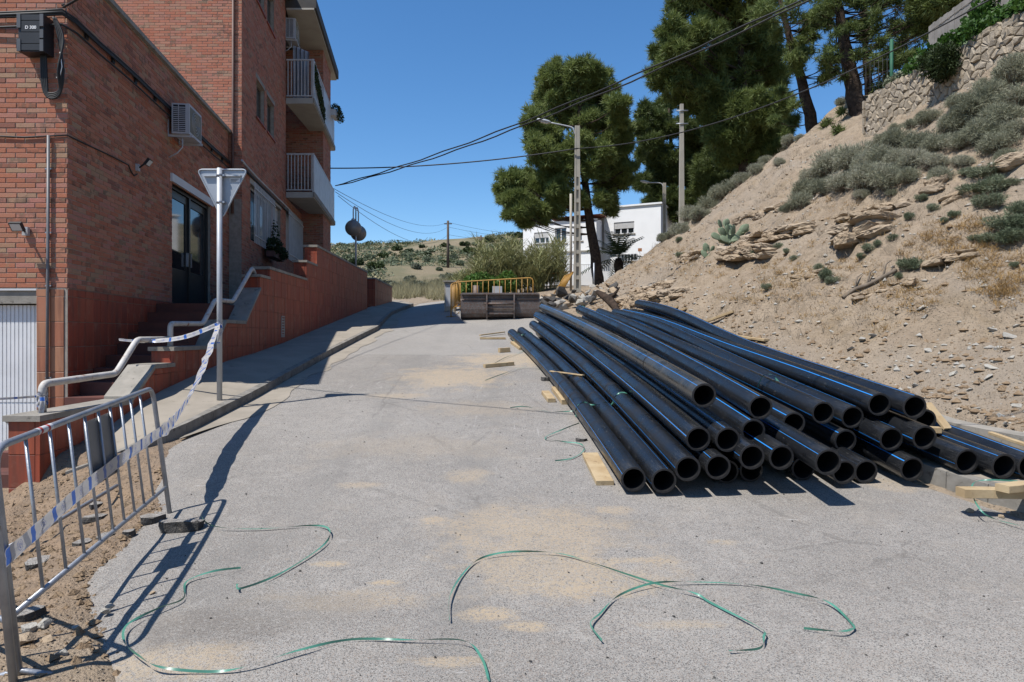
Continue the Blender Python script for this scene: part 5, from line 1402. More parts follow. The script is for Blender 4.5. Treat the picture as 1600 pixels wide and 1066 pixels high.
plank('short plank pair member leaning on the slope foot', sl(1036, 494), sl(1060, 482), .09, .05)
plank('orange toned plank beside its pair on the slope foot', sl(1044, 497), sl(1073, 485), .09, .05)
kp = lambda x, y: Vector((x, y, float(base(x, y)) + .18))
pa = P(1500, 758, 5.75); pb = P(1612, 772, 5.6)
plank('thick pale timber bearer overhanging the right kerb under pipe ends', Vector((pa.x, pa.y, kz(pa) + .01)), Vector((pb.x + .5, pb.y + .15, kz(pb) + .01)), .12, .075)
pa = P(1566, 757, 5.62); plank('brown timber offcut on the bearer at the right kerb', Vector((pa.x, pa.y, kz(pa) + .09)), Vector((pa.x + .5, pa.y + .16, kz(pa) + .09)), .12, .06)
pa, pb = pipe_at('Z', .0), None
plank('pale plank leaning between the slope pipes and low wall', P(1447, 632, 7.4), P(1480, 672, 7.15), .1, .03)
pa = P(1443, 668, 7.0); plank('orange wood wedge between the pipes at the low wall', Vector((pa.x - .06, pa.y, pa.z - .05)), Vector((pa.x + .14, pa.y - .05, pa.z - .05)), .09, .06)
pa = P(1560, 697, 6.9); plank('weathered board behind the kerb pipes at the low wall', Vector((4.9, 7.0, kz(Vector((4.9, 7, 0))) + .22)), Vector((4.95, 6.3, kz(Vector((4.9, 6.3, 0))) + .22)), .05, .03)

# ------------------------------------------------------------------ loader bucket
bY = 22.3; bxl, bxr = P(721, 0, bY).x, P(842, 0, bY).x; bw = bxr - bxl; bz = float(base(-.5, bY)) + .02
def rust_mat():
    t = NT('worn_bucket_steel'); p = t.objco()
    n = t.noise(p, 4, 6, .7); n2 = t.noise(p, 22, 5, .7)
    col = t.mix(t.sstep(.35, .6, n), (.20, .18, .17), (.13, .115, .105))
    col = t.mix(t.math('MULTIPLY', t.sstep(.46, .62, n2), .8), col, (.16, .075, .045))
    col = t.mix(t.math('MULTIPLY', t.sstep(.60, .7, t.noise(p, 9, 5, .7)), .6), col, (.30, .27, .24))
    t.bump(n2, .3, .01); return t.fin(col, .6, .35, .4)
M['rust'] = rust_mat()
bk = thing('loader_bucket', ((bxl + bxr) / 2, bY, bz), 'worn steel loader bucket standing on the road with its back towards the street', 'bucket')
prof = [(.95, .02), (.25, .03), (.10, .09), (.02, .20), (.0, .34), (.0, .36), (-.005, .62), (.02, .66), (.05, .68), (.05, .82), (.30, .88)]
mb = MB()
for (a, b) in zip(prof[:-1], prof[1:]):
    mb.poly([(bxl, bY + a[0], bz + a[1]), (bxr, bY + a[0], bz + a[1]), (bxr, bY + b[0], bz + b[1]), (bxl, bY + b[0], bz + b[1])])
    mb.poly([(bxr, bY + a[0] + .025, bz + a[1] + .01), (bxl, bY + a[0] + .025, bz + a[1] + .01), (bxl, bY + b[0] + .025, bz + b[1] + .01), (bxr, bY + b[0] + .025, bz + b[1] + .01)])
mb.build('bucket_shell', M['rust'], bk)
for x in (bxl - .03, bxr):
    mb = MB(); mb.prism([(x, bY + p[0], bz + p[1]) for p in prof] + [(x, bY + .75, bz + .6), (x, bY + 1.0, bz + .05)], (.03, 0, 0)); mb.build('side_plate', M['rust'], bk)
mb = MB(); mb.box2((bxl + .003, bY - .07, bz + .81), (bxr - .003, bY + .06, bz + .85)); mb.build('top_lip', M['rust'], bk)
for f in (.32, .672):
    x = bxl + bw * f; mb = MB(); mb.prism([(x, bY - .12, bz + .82), (x, bY + .03, bz + .84), (x, bY + .0, bz + .02), (x, bY - .10, bz + .02), (x, bY - .17, bz + .3), (x, bY - .16, bz + .6)], (.045, 0, 0)); mb.build('bracket', M['rust'], bk)
x0, x1 = bxl + bw * .32 + .046, bxl + bw * .672 - .001
mb = MB(); mb.tube([(x0 - .1, bY - .11, bz + .51), (x1 + .1, bY - .11, bz + .51)], .035, 12); mb.build('pivot_bar', M['rust'], bk)
mb = MB(); mb.box2((x0, bY - .1, bz + .36), (x1, bY - .05, bz + .42)); mb.build('cross_plate', M['rust'], bk)
mb = MB(); mb.box2((x0, bY - .12, bz + .17), (x1, bY - .05, bz + .22)); mb.build('cross_plate', M['rust'], bk)
mb = MB(); mb.box2((bxl + .004, bY - .035, bz + .655), (bxl + bw * .31, bY - .004, bz + .675)); mb.box2((bxl + bw * .72, bY - .035, bz + .655), (bxr - .004, bY - .004, bz + .675)); mb.build('stiffener', M['rust'], bk)

# ------------------------------------------------------------------ yellow site barriers
def yellow_barrier(label, p0, p1, h, n=13, lean=Vector((0, 0, 0)), panel=False):
    p0, p1 = Vector(p0), Vector(p1); r = thing('site_barrier', tuple(p0), label, 'barrier', 'yellow site barriers')
    up = Vector((0, 0, h)) + lean; lo = up * .22
    mb = MB(); path_tube(mb, [p0, p0 + up, p1 + up, p1], .02, 8, .16); mb.build('frame', M['yellow'], r)
    mb = MB(); mb.tube([p0 + lo, p1 + lo], .016, 6); mb.build('bottom_rail', M['yellow'], r)
    for k in range(1, n + 1):
        t = k / (n + 1); a = p0.lerp(p1, t); mb = MB(); mb.tube([a + lo, a + up], .011, 6); mb.build('upright', M['yellow'], r)
    d = (p1 - p0).normalized(); s_ = Vector((-d.y, d.x, 0)) * .2
    for p in (p0.lerp(p1, .05), p0.lerp(p1, .95)):
        mb = MB(); mb.tube([p - s_, p + Vector((0, 0, .02)), p + s_], .014, 6); mb.build('foot', M['yellow'], r)
def gz(x, y, dz=0): return Vector((x, y, g1(x, y) + dz))
ya, yb_ = P(711, 0, 24.6), P(833, 0, 24.6)
def onroad(x, y): return Vector((x, y, max(g1(x, y), float(base(x, y)) + .01 if x < float(itp(y, ROADR)) else -9)))
zt_ = P(0, 441, 24.6).z
A_, B_ = onroad(ya.x, 24.6), onroad(yb_.x, 24.6)
yellow_barrier('yellow site barrier standing behind the loader bucket', A_, B_, zt_ - min(A_.z, B_.z), 13)
A2_ = onroad(P(710, 0, 24.2).x - .05, 23.4); B2_ = onroad(P(718, 0, 26).x, 26.2)
yellow_barrier('yellow site barrier seen edge on at the left of the bucket', A2_, B2_, 1.12, 13)
A_, B_ = gz(P(834, 0, 36).x, 36.4), gz(P(893, 0, 36).x, 36.0)
yellow_barrier('yellow site barrier at the foot of the reeds', A_, B_, .85, 10)
A_, B_ = gz(P(862, 0, 28).x, 27.6), gz(P(880, 0, 29).x, 29.4)
yellow_barrier('toppled yellow barrier leaning against the concrete lamp pole', A_, B_, .85, 11, Vector((.5, .1, 0)))
yb2 = thing('site_pump', tuple(onroad(-.9, 25.6)), 'small rusty site pump with a pale box behind the yellow barrier', 'pump')
o_ = onroad(-.9, 25.6); mb = MB(); mb.box(o_ + Vector((0, 0, .45)), (1.3, .4, .12)); mb.tube([o_ + Vector((-.45, 0, 0)), o_ + Vector((-.45, 0, .85))], .12, 10); mb.tube([o_ + Vector((.55, 0, 0)), o_ + Vector((.55, 0, .5))], .06, 8); mb.tube([o_ + Vector((-.2, .1, 0)), o_ + Vector((-.2, .1, .5))], .06, 8); mb.build('pump_body', M['rust'], yb2)
mb = MB(); mb.box(o_ + Vector((.35, -.05, .66)), (.36, .3, .3)); mb.build('pump_box', M['lampgrey'], yb2)
wc = onroad(P(706, 0, 25).x - .1, 25.4)
ct = thing('electric_cabinet', tuple(wc), 'pale weathered service cabinet at the end of the road', 'cabinet')
mb = MB(); mb.box(wc + Vector((0, .2, .55)), (.42, .4, 1.1)); mb.build('cabinet_body', M['pole'], ct)
mb = MB(); mb.box(wc + Vector((0, .17, 1.13)), (.5, .5, .05)); mb.build('cabinet_roof', M['concrete'], ct)
mb = MB(); mb.box(wc + Vector((0, -.006, .6)), (.32, .01, .8)); mb.build('cabinet_door', M['lampgrey'], ct)

# ------------------------------------------------------------------ lamp posts, poles
def vib_pole(root, b, H, w0, w1, pits=True):
    """concrete pole with recessed faces: two flanges and cross webs"""
    for sx in (-1, 1):
        mb = MB(); f = .28
        mb.hexa([(b.x + sx * w0 / 2, b.y - w0 * .35, b.z - .3), (b.x + sx * w0 / 2 - sx * w0 * f, b.y - w0 * .35, b.z - .3), (b.x + sx * w0 / 2 - sx * w0 * f, b.y + w0 * .35, b.z - .3), (b.x + sx * w0 / 2, b.y + w0 * .35, b.z - .3)][::sx],
                [(b.x + sx * w1 / 2, b.y - w1 * .35, b.z + H), (b.x + sx * w1 / 2 - sx * w1 * f, b.y - w1 * .35, b.z + H), (b.x + sx * w1 / 2 - sx * w1 * f, b.y + w1 * .35, b.z + H), (b.x + sx * w1 / 2, b.y + w1 * .35, b.z + H)][::sx]); mb.build('flange', M['pole'], root)
    n = 13 if pits else 5
    for k in range(n):
        mb = MB(); z0_ = H * k / n; w = w0 + (w1 - w0) * (z0_ / H); hh = .16 if k < n * .62 else H / n
        mb.box2((b.x - w * .22, b.y - w * .3, b.z + z0_), (b.x + w * .22, b.y + w * .3, b.z + z0_ + hh))
        mb.build('web', M['pole'], root)
    mb = MB(); mb.hexa([(b.x - w0 * .22, b.y + .0, b.z), (b.x + w0 * .22, b.y + .0, b.z), (b.x + w0 * .22, b.y + w0 * .28, b.z), (b.x - w0 * .22, b.y + w0 * .28, b.z)], [(b.x - w1 * .22, b.y, b.z + H), (b.x + w1 * .22, b.y, b.z + H), (b.x + w1 * .22, b.y + w1 * .28, b.z + H), (b.x - w1 * .22, b.y + w1 * .28, b.z + H)]); mb.build('inner_web', M['pole'], root)
def lamp_head(root, tip, d, s=1.0):
    mb = MB(); d = d.normalized(); side = d.cross(UPV).normalized()
    mb.smooth = True; n0 = len(mb.v); secs = [(0, .05, .05), (.12, .13, .09), (.4, .17, .10), (.62, .12, .07), (.68, .04, .03)]
    for (l, w, h) in secs:
        for k in range(12):
            th = 2 * math.pi * k / 12; mb.v.append(tuple(tip + d * l * s + side * w * s * math.cos(th) + UPV * h * s * math.sin(th) * (1 if math.sin(th) > 0 else .55)))
    for i in range(len(secs) - 1):
        for k in range(12): mb.face([n0 + i * 12 + k, n0 + i * 12 + (k + 1) % 12, n0 + (i + 1) * 12 + (k + 1) % 12, n0 + (i + 1) * 12 + k])
    mb.face([n0 + k for k in range(12)][::-1]); mb.face([n0 + (len(secs) - 1) * 12 + k for k in range(12)])
    hd = mb.build('lamp_head', M['lampgrey'], root)
    mb = MB(); mb.box(tip + d * .33 * s - UPV * .062 * s, (.2 * s, .34 * s, .02 * s), M=Matrix((side, d, UPV)).transposed()); mb.build('lens', M['winwhite'], hd)
LY = 28.0; lb = Vector((P(902, 0, LY).x, LY, 0)); lb.z = g1(lb.x, lb.y); lt_ = P(899, 197, LY)
lp = thing('street_lamp', tuple(lb), 'street lamp on a slotted concrete pole in front of the big pine', 'street lamp', 'street lamps')
vib_pole(lp, lb, lt_.z - lb.z, .30, .19)
tip = P(861, 192, LY); mb = MB(); mb.tube(catm([lt_ + Vector((-.02, 0, -.35)), lt_ + Vector((-.1, -.02, -.1)), lt_ + Vector((-.35, 0, .0)), tip], 4), .028, 8); mb.build('arm', M['lampgrey'], lp)
lamp_head(lp, tip, P(838, 187, LY) - tip, .88)
LY2 = 46.0; b_ = Vector((P(1038, 0, LY2).x, LY2, 0)); b_.z = g1(b_.x, b_.y); t2 = P(1037, 286, LY2)
lp2 = thing('street_lamp', tuple(b_), 'street lamp on a plain concrete pole beyond the slope crest', 'street lamp', 'street lamps')
vib_pole(lp2, b_, t2.z - b_.z, .26, .2, False)
tip = P(1015, 285.5, LY2); mb = MB(); mb.tube(catm([t2 + Vector((-.02, 0, -.3)), t2 + Vector((-.2, 0, -.02)), tip], 4), .035, 8); mb.build('arm', M['lampgrey'], lp2)
lamp_head(lp2, tip, P(1000, 283, LY2) - tip, .95)
PY3 = 34.0; b_ = Vector((P(1065, 0, PY3).x, PY3, 0)); b_.z = g1(b_.x, b_.y); t3 = P(1064, 163, PY3)
up_ = thing('utility_pole', tuple(b_), 'tall square concrete utility pole on the slope in front of pines', 'pole')
mb = MB(); H = t3.z - b_.z; mb.hexa([(b_.x - .13, PY3 - .11, b_.z - .4), (b_.x + .13, PY3 - .11, b_.z - .4), (b_.x + .13, PY3 + .11, b_.z - .4), (b_.x - .13, PY3 + .11, b_.z - .4)], [(b_.x - .08, PY3 - .08, b_.z + H), (b_.x + .08, PY3 - .08, b_.z + H), (b_.x + .08, PY3 + .08, b_.z + H), (b_.x - .08, PY3 + .08, b_.z + H)]); mb.build('shaft', M['pole'], up_)
for z in (.35, 1.0): mb = MB(); mb.tube([(b_.x - .3, PY3 - .1, t3.z - z), (b_.x + .3, PY3 - .1, t3.z - z)], .03, 6); mb.build('cross_arm', M['steel'], up_)
M['oldwood'] = simple('weathered_pole_wood', (.12, .09, .07), (.08, .06, .045), 3, .9)
def wood_pole(px, pytop, Y, lab, zb=None):
    b = Vector((P(px, 0, Y).x, Y, 0)); b.z = g1(b.x, b.y) - .5; t = P(px, pytop, Y); r = thing('wooden_pole', tuple(b), lab, 'pole', 'far wooden poles')
    mb = MB(); mb.tube([b, t], [.2, .14], 8); mb.build('shaft', M['oldwood'], r)
    mb = MB(); mb.beam(t + Vector((-.5, 0, -.4)), t + Vector((.5, 0, -.4)), .12, .12); mb.build('cross_arm', M['oldwood'], r); return t
w1 = wood_pole(700, 345, 88, 'taller dark wooden pole on the far hillside')
w2 = wood_pole(751.5, 368, 112, 'shorter dark wooden pole higher on the far hillside')
w3 = thing('signal_post', tuple(gz(P(928, 0, 30).x, 30.0)), 'thin grey steel stake beside the rubble heap', 'post')
q_ = gz(P(928, 0, 30).x, 30.0); mb = MB(); mb.tube([q_ - Vector((0, 0, .2)), Vector((q_.x, q_.y, P(0, 411, 30).z))], .035, 8); mb.build('shaft', M['steel'], w3)
w4 = thing('wooden_stake', tuple(gz(P(891, 0, 29.5).x, 29.5)), 'slim weathered post standing behind the slotted lamp pole', 'post')
q_ = gz(P(892, 0, 29.5).x, 29.5); mb = MB(); mb.tube([q_, Vector((q_.x, q_.y, P(0, 303, 29.5).z))], .055, 8); mb.build('shaft', M['pole'], w4)
# ------------------------------------------------------------------ overhead cables
def cable(label, a, b, sag, r, n=26, k=1, grp=None):
    a, b = Vector(a), Vector(b); th = thing('overhead_cable', tuple(a), label, 'cable', grp)
    for j in range(k):
        pts = []
        for i in range(n + 1):
            t = i / n; p = a.lerp(b, t); p.z -= sag * 4 * t * (1 - t); ph = t * 60 + j * 2.1
            if k > 1: p = p + Vector((.02 * math.sin(ph), 0, .03 * j + .02 * math.cos(ph) + .1 * j * 4 * t * (1 - t)))
            pts.append(p)
        mb = MB(); mb.tube(pts, r, 6); mb.build('strand', M['cable'], th)
cable('thick twin black cable rising from the block over the road to the right', P(524, 291, 30.0), (11.5, 10.8, 10.3), .75, .022, 40, 2)
cable('single black cable from the block past the lamp pole', P(514, 263, 29.6), P(903, 232, LY - .2), .22, .026)
cable('black cable from the lamp pole climbing past the stone wall', P(903, 232, LY - .2), P(1560, -8, 17.0), .85, .020, 40)
cable('black cable from the annex corner over the near road', (-6.32, 9.62, 6.22), (7.5, 2.2, 9.2), .35, .016)
cable('thin wire from the annex corner up to the tall block', (-6.34, 9.62, 6.25), (-7.3, 17.9, 12.6), .25, .012)
for dz, yy in ((0, 0), (-1.2, 1), (-3.2, 2)):
    cable('thin far wire from the block to the hillside pole', P(520 + 4 * yy, 294 + 6 * yy, 31), w1 + Vector((0, 0, -.2 + dz * .5)), 1.0 + .3 * yy, .012, 26, 1, 'far wires')
    cable('thin far wire from the hillside pole towards the pines', w1 + Vector((0, 0, -.2 + dz * .5)), P(880, 366 + 3 * yy, 110), .7, .016, 20, 1, 'far wires')
# ------------------------------------------------------------------ white house beyond the crest
HYd = 57.0
hz = g1(P(920, 0, HYd).x, HYd, False) - 1.0
def hx(px, Y=HYd): return P(px, 0, Y).x
def hzz(py, Y=HYd): return P(0, py, Y).z
house = thing('white_house', (hx(920), HYd, hz), 'white two storey house with projecting bay behind the big pine', 'house')
wing = [(817, 870, 336), (870, 943, 330), (943, 1023, 321)]
def win(px0, px1, py0, py1, Y, name='window', pane='glass', grille=False, shutter=.0, frame='winwhite', mull=1):
    x0, x1, z0_, z1_ = hx(px0, Y), hx(px1, Y), hzz(py1, Y), hzz(py0, Y)
    f = MB(); t_ = .07
    for a in ((x0, x0 + t_, z0_, z1_), (x1 - t_, x1, z0_, z1_), (x0 + t_, x1 - t_, z0_, z0_ + t_), (x0 + t_, x1 - t_, z1_ - t_, z1_)): f.box2((a[0], Y + .08, a[2]), (a[1], Y + .16, a[3]))
    for k in range(mull): xm = x0 + (x1 - x0) * (k + 1) / (mull + 1); f.box2((xm - .05, Y + .085, z0_ + t_), (xm + .05, Y + .155, z1_ - t_))
    w = f.build(name, M[frame], house)
    g = MB(); g.box2((x0 + t_, Y + .12, z0_ + t_), (x1 - t_, Y + .13, z1_ - t_)); g.build('pane', M['glass'], w)
    s_ = MB(); s_.box2((x0 - .08, Y - .07, z0_ - .1), (x1 + .08, Y + .1, z0_ - .004)); s_.build('sill', M['concrete'], w)
    if shutter:
        b = MB(); b.box2((x0 + .02, Y + .05, z1_ - (z1_ - z0_) * shutter), (x1 - .02, Y + .078, z1_ - .01)); b.build('shutter', M['shutter'], w)
    if grille:
        n = int((x1 - x0) / .22)
        for k in range(n + 1):
            g = MB(); x = x0 + (x1 - x0) * k / n; g.box2((x - .025, Y - .06, z0_), (x + .025, Y - .02, z1_)); g.build('grille_bar', M['winwhite'], w)
hol_l = [(835, 861, 352, 371), (833, 867, 402, 413)]
hol_r = [(957, 986, 345, 364), (963, 990, 397, 408)]
hol_m = [(889, 925, 400, 409)]
def hskin(px0, px1, pyt, holes, Y):
    O = (hx(px0, Y), Y, 0); L = hx(px1, Y) - hx(px0, Y)
    hs_ = [(hx(a, Y) - O[0], hx(b, Y) - O[0], hzz(d, Y), hzz(c, Y)) for a, b, c, d in holes]
    skin(house, 'wall', O, FU, L, hz, hzz(pyt, Y), hs_, M['white'], .25)
hskin(817, 870, 336, hol_l, HYd); hskin(870, 943, 388, hol_m, HYd + .02); hskin(943, 1023, 321, hol_r, HYd)
bayY = HYd - 1.4
hskin(870, 943, 336, [(880, 898, 347, 373), (909, 922, 347, 371)], bayY)
mb = MB()
for px in (870, 943):
    x = hx(px, bayY); mb.poly([(x, bayY, hzz(388, bayY)), (x, HYd + .02, hzz(388, bayY)), (x, HYd + .02, hzz(336, bayY)), (x, bayY, hzz(336, bayY))])
mb.poly([(hx(870, bayY), bayY, hzz(388, bayY)), (hx(943, bayY), bayY, hzz(388, bayY)), (hx(943, bayY), HYd + .3, hzz(388, bayY)), (hx(870, bayY), HYd + .3, hzz(388, bayY))])
mb.build('bay_side', M['white'], house)
mb = MB(); mb.box2((hx(868, bayY), bayY - .12, hzz(389, bayY)), (hx(945, bayY), bayY + .3, hzz(387.2, bayY))); mb.build('bay_ledge', M['soffit'], house)
mb = MB(); D_ = 9.0
for (a, b, t) in wing:
    mb.box2((hx(a), HYd + .3, hz), (hx(b), HYd + D_, hzz(t) - .02))
mb.build('house_body', M['white'], house)
mb = MB(); xa, xb = hx(868), hx(946); za = hzz(335); mb.hexa([(xa, bayY - .3, za), (xb, bayY - .3, za), (xb, HYd + 6, za), (xa, HYd + 6, za)], [(xa + .3, HYd + 1.2, za + .45), (xb - .3, HYd + 1.2, za + .45), (xb - .3, HYd + 3, za + .45), (xa + .3, HYd + 3, za + .45)]); mb.build('tiled_roof', M['roof'], house)
for (a, b, t) in (wing[0], wing[2]):
    mb = MB(); mb.box2((hx(a) - .1, HYd - .12, hzz(t)), (hx(b) + .1, HYd + D_, hzz(t) + .14)); mb.build('roof_coping', M['white'], house)
mb = MB(); mb.box2((hx(925), HYd + 3, hzz(330)), (hx(965), HYd + 6.5, hzz(312))); mb.build('roof_room', M['white'], house)
win(835, 861, 352, 371, HYd, shutter=.5, mull=2); win(957, 986, 345, 364, HYd, shutter=.55, mull=2)
win(880, 898, 347, 373, bayY, mull=1); win(909, 922, 347, 371, bayY, shutter=.5, mull=1)
win(833, 867, 402, 413, HYd, grille=True); win(889, 925, 400, 409, HYd + .02, mull=3); win(963, 990, 397, 408, HYd, grille=True)
wf = thing('garden_fence', (hx(900, 54), 54, hz), 'white metal railing on a low white wall before the house', 'fence')
FYd = 54.2
mb = MB(); mb.box2((hx(820, FYd), FYd, hz - 1), (hx(1000, FYd), FYd + .2, hzz(424, FYd))); mb.build('base_wall', M['white'], wf)
mb = MB(); mb.box2((hx(885, FYd), FYd + .08, hzz(414, FYd)), (hx(1000, FYd), FYd + .12, hzz(413, FYd))); mb.build('top_rail', M['winwhite'], wf)
for k in range(34):
    mb = MB(); x = hx(886, FYd) + k * (hx(1000, FYd) - hx(886, FYd)) / 34; mb.box2((x - .025, FYd + .08, hzz(425, FYd)), (x + .025, FYd + .12, hzz(413.5, FYd))); mb.build('picket', M['winwhite'], wf)
np_ = thing('orange_plaque', (hx(1000, 53), 53, 5), 'small orange sign board on a thin stake before the white house', 'sign')
mb = MB(); mb.box2((hx(997, 53), 53, hzz(393, 53)), (hx(1003, 53), 53.04, hzz(388, 53))); mb.build('board', simple('orange_board', (.6, .25, .1)), np_)
mb = MB(); mb.tube([(hx(1000, 53), 53.06, hzz(408, 53)), (hx(1000, 53), 53.06, hzz(389, 53))], .03, 6); mb.build('stake', M['winwhite'], np_)

house.rotation_euler = (0, 0, math.radians(-26)); house.scale = (1.1, 1, .95)
# ------------------------------------------------------------------ needles and leaves
def needles(C, Rd, n, ln, wd, rng, up=.35, blades=4, shell=.35, flat=.75):
    d = rng.normal(size=(n, 3)); d /= np.linalg.norm(d, axis=1, keepdims=True)
    r = (shell + (1 - shell) * rng.random((n, 1)) ** .6)
    c = np.asarray(C) + d * r * np.array([Rd, Rd, Rd * flat])
    out = []
    for b in range(blades):
        v = d + np.array([0, 0, up]) + .75 * rng.normal(size=(n, 3)); v /= np.linalg.norm(v, axis=1, keepdims=True)
        s = np.cross(v, rng.normal(size=(n, 3))); s /= np.linalg.norm(s, axis=1, keepdims=True)
        L = ln * (.6 + .8 * rng.random((n, 1))); w = wd * (.7 + .6 * rng.random((n, 1)))
        out.append(np.stack([c - s * w, c + s * w, c + v * L], 1))
    return np.concatenate(out)
def pine(label, trunk, rad, clumps, mat, dens=300, ln=.34, wd=.045, seed=1, name='pine_tree', grp='pine trees', fill=True):
    """trunk: list of points, clumps: list of (point, radius)"""
    rng = np.random.default_rng(seed); rd = random.Random(seed)
    r = thing(name, tuple(trunk[0]), label, 'tree', grp)
    pts = catm(trunk, 5); n = len(pts); mb = MB()
    rads = [rad * (1 - .78 * (i / (n - 1)) ** .9) * (1.25 if i == 0 else 1) for i in range(n)]
    mb.tube([p + Vector((rd.uniform(-.03, .03), rd.uniform(-.03, .03), 0)) for p in pts], rads, 10); mb.build('trunk', M['bark'], r)
    tr = []; bm_ = MB(); ext = []
    if fill:
        for i_, (c, R) in enumerate(clumps):
            nb = sorted((k for k in range(len(clumps)) if k != i_), key=lambda k: (Vector(clumps[k][0]) - Vector(c)).length)[:3]
            k = nb[rd.randrange(len(nb))]; c2, R2 = clumps[k]
            ext.append((Vector(c).lerp(Vector(c2), .5) + Vector((rd.uniform(-.3, .3), rd.uniform(-.9, .3), rd.uniform(-.3, .3))), (R + R2) * .42))
    for (c, R) in clumps + ext:
        c = Vector(c)
        lowest = [p for p in pts if p.z < c.z - .1 * R] or pts[:1]
        near = min(lowest, key=lambda p: (p - c).length + .35 * abs((c.z - p.z) - .35 * (Vector((p.x - c.x, p.y - c.y, 0)).length)))
        mid = near.lerp(c, .5) + Vector((rd.uniform(-.2, .2), rd.uniform(-.2, .2), -.08 * (c - near).length))
        br = max(.03, rad * .22 * (R / 1.3)); bp_ = catm([near, mid, c], 4)
        bm_.tube(bp_, [br * (1 - .7 * i / (len(bp_) - 1)) for i in range(len(bp_))], 5)
        for k in range(9):
            e_ = c + Vector((rd.gauss(0, .5), rd.gauss(0, .5), rd.gauss(.1, .35))) * R; bm_.tube([mid.lerp(c, rd.uniform(.3, .9)), e_], [br * .35, br * .1], 4, cap=False)
        # sub puffs give the rounded uneven tufts of a pine crown
        m = int(9 + R * 6)
        for k in range(m):
            dv = rng.normal(size=3); dv /= np.linalg.norm(dv); dv[2] = dv[2] if dv[2] > 0 else dv[2] * .75
            cc = np.array(c) + dv * R * np.array([.95, .95, .9]) * (.35 + .75 * rng.random())
            tr.append(needles(cc, R * (.24 + .26 * rng.random()), int(dens * R / m * 4.0), ln * .85, wd * .48, rng, .35, 4, .15, .85))
    bm_.build('branches', M['bark'], r, kind='stuff')
    T_ = np.concatenate(tr); np_mesh('crown', T_, mat, RNG.random(len(T_)), parent=r, org=ORG[r.name])
    return r
def cl(L, Y, sx=1.0, rng=random.Random(5), dy=2.2):
    """clump list from (px, py, radius px)"""
    return [(P(a, b, Y + rng.uniform(-dy, dy)), c / FPX * Y) for a, b, c in L]
# big pine before the house
Y1 = 46.0
b1 = gz(P(936, 0, Y1).x, Y1, -.2)
tr1 = [b1, P(930, 400, Y1), P(921, 345, Y1), P(916, 300, Y1), P(908, 230, Y1), P(905, 150, Y1), P(900, 110, Y1)]
big = [(900, 112, 26), (872, 122, 26), (930, 128, 26), (850, 150, 24), (895, 150, 30), (945, 155, 26), (968, 165, 20), (842, 185, 22), (875, 185, 28), (920, 190, 28), (958, 195, 26), (838, 215, 20), (868, 225, 26), (905, 232, 22), (945, 232, 24), (975, 222, 16),
       (850, 250, 22), (880, 265, 24), (930, 262, 22), (962, 262, 24), (825, 285, 24), (800, 285, 20), (792, 305, 18), (815, 315, 22), (845, 290, 24), (872, 300, 22), (805, 330, 18), (835, 330, 20), (862, 325, 18), (822, 348, 12), (950, 290, 20), (975, 285, 16), (940, 312, 15), (955, 330, 12), (985, 262, 10), (893, 318, 14), (787, 292, 12)]
pine('tall pine with a dense rounded crown in front of the white house', tr1, .42, cl(big, Y1), M['pine'], 330, .42, .06, 3)
# paler pines behind on the right
Y2 = 58.0
b2_ = gz(P(1050, 0, Y2).x, Y2, -.3)
pl2 = [(1010, 180, 18), (1040, 175, 20), (1000, 200, 14), (1025, 210, 24), (1060, 200, 22), (1085, 205, 18), (1005, 240, 18), (1035, 245, 24), (1070, 240, 24), (1100, 235, 20), (1020, 275, 18), (1050, 275, 22), (1085, 275, 22), (1110, 270, 18), (1000, 290, 14), (1030, 305, 18), (1060, 310, 18), (1090, 305, 20), (1120, 300, 18), (1015, 325, 14), (1045, 335, 16), (1075, 335, 18), (1105, 330, 18), (1130, 320, 14)]
pine('yellow green pine growing beyond the slope between lamp and utility pole', [b2_, P(1050, 300, Y2), P(1048, 230, Y2), P(1045, 170, Y2)], .35, cl(pl2, Y2, 1, random.Random(8)), M['pine_far'], 300, .5, .08, 5)
# group of pines on the crest
Y3 = 39.0
b3 = gz(P(1164, 0, Y3).x, Y3, -.4)
c3 = [(1065, 15, 30), (1110, 10, 32), (1050, 50, 26), (1090, 55, 32), (1135, 45, 34), (1175, 40, 32), (1035, 85, 22), (1070, 95, 28), (1110, 95, 32), (1150, 90, 34), (1190, 85, 30), (1030, 120, 20), (1060, 135, 26), (1100, 138, 30), (1140, 135, 32), (1180, 130, 30), (1215, 120, 22),
      (1075, 165, 20), (1110, 175, 26), (1145, 178, 30), (1185, 172, 28), (1215, 165, 22), (1120, 210, 22), (1155, 215, 26), (1190, 210, 26), (1225, 205, 20), (1150, 245, 20), (1185, 245, 20), (1215, 235, 16), (1075, -20, 30), (1130, -25, 36), (1185, -20, 36), (1130, 245, 16), (1235, 190, 13)]
pine('broad dark pine on the slope crest with thick low foliage', [b3, P(1165, 200, Y3), P(1158, 110, Y3), P(1150, 20, Y3), P(1140, -40, Y3)], .42, cl(c3, Y3, 1, random.Random(2)), M['pine'], 330, .4, .055, 7)
Y4 = 44.0
b4 = gz(P(1130, 0, Y4).x, Y4, -.4)
c4 = [(1120, 250, 22), (1150, 270, 20), (1180, 270, 18), (1100, 285, 20), (1130, 300, 18), (1205, 262, 14), (1095, 255, 16), (1165, 290, 14), (1085, 300, 14), (1110, 315, 14)]
pine('low bushy young pine filling in under the crest pines', [b4, P(1132, 280, Y4), P(1130, 235, Y4)], .25, cl(c4, Y4, 1, random.Random(4), 1.2), M['pine_far'], 300, .36, .05, 8)
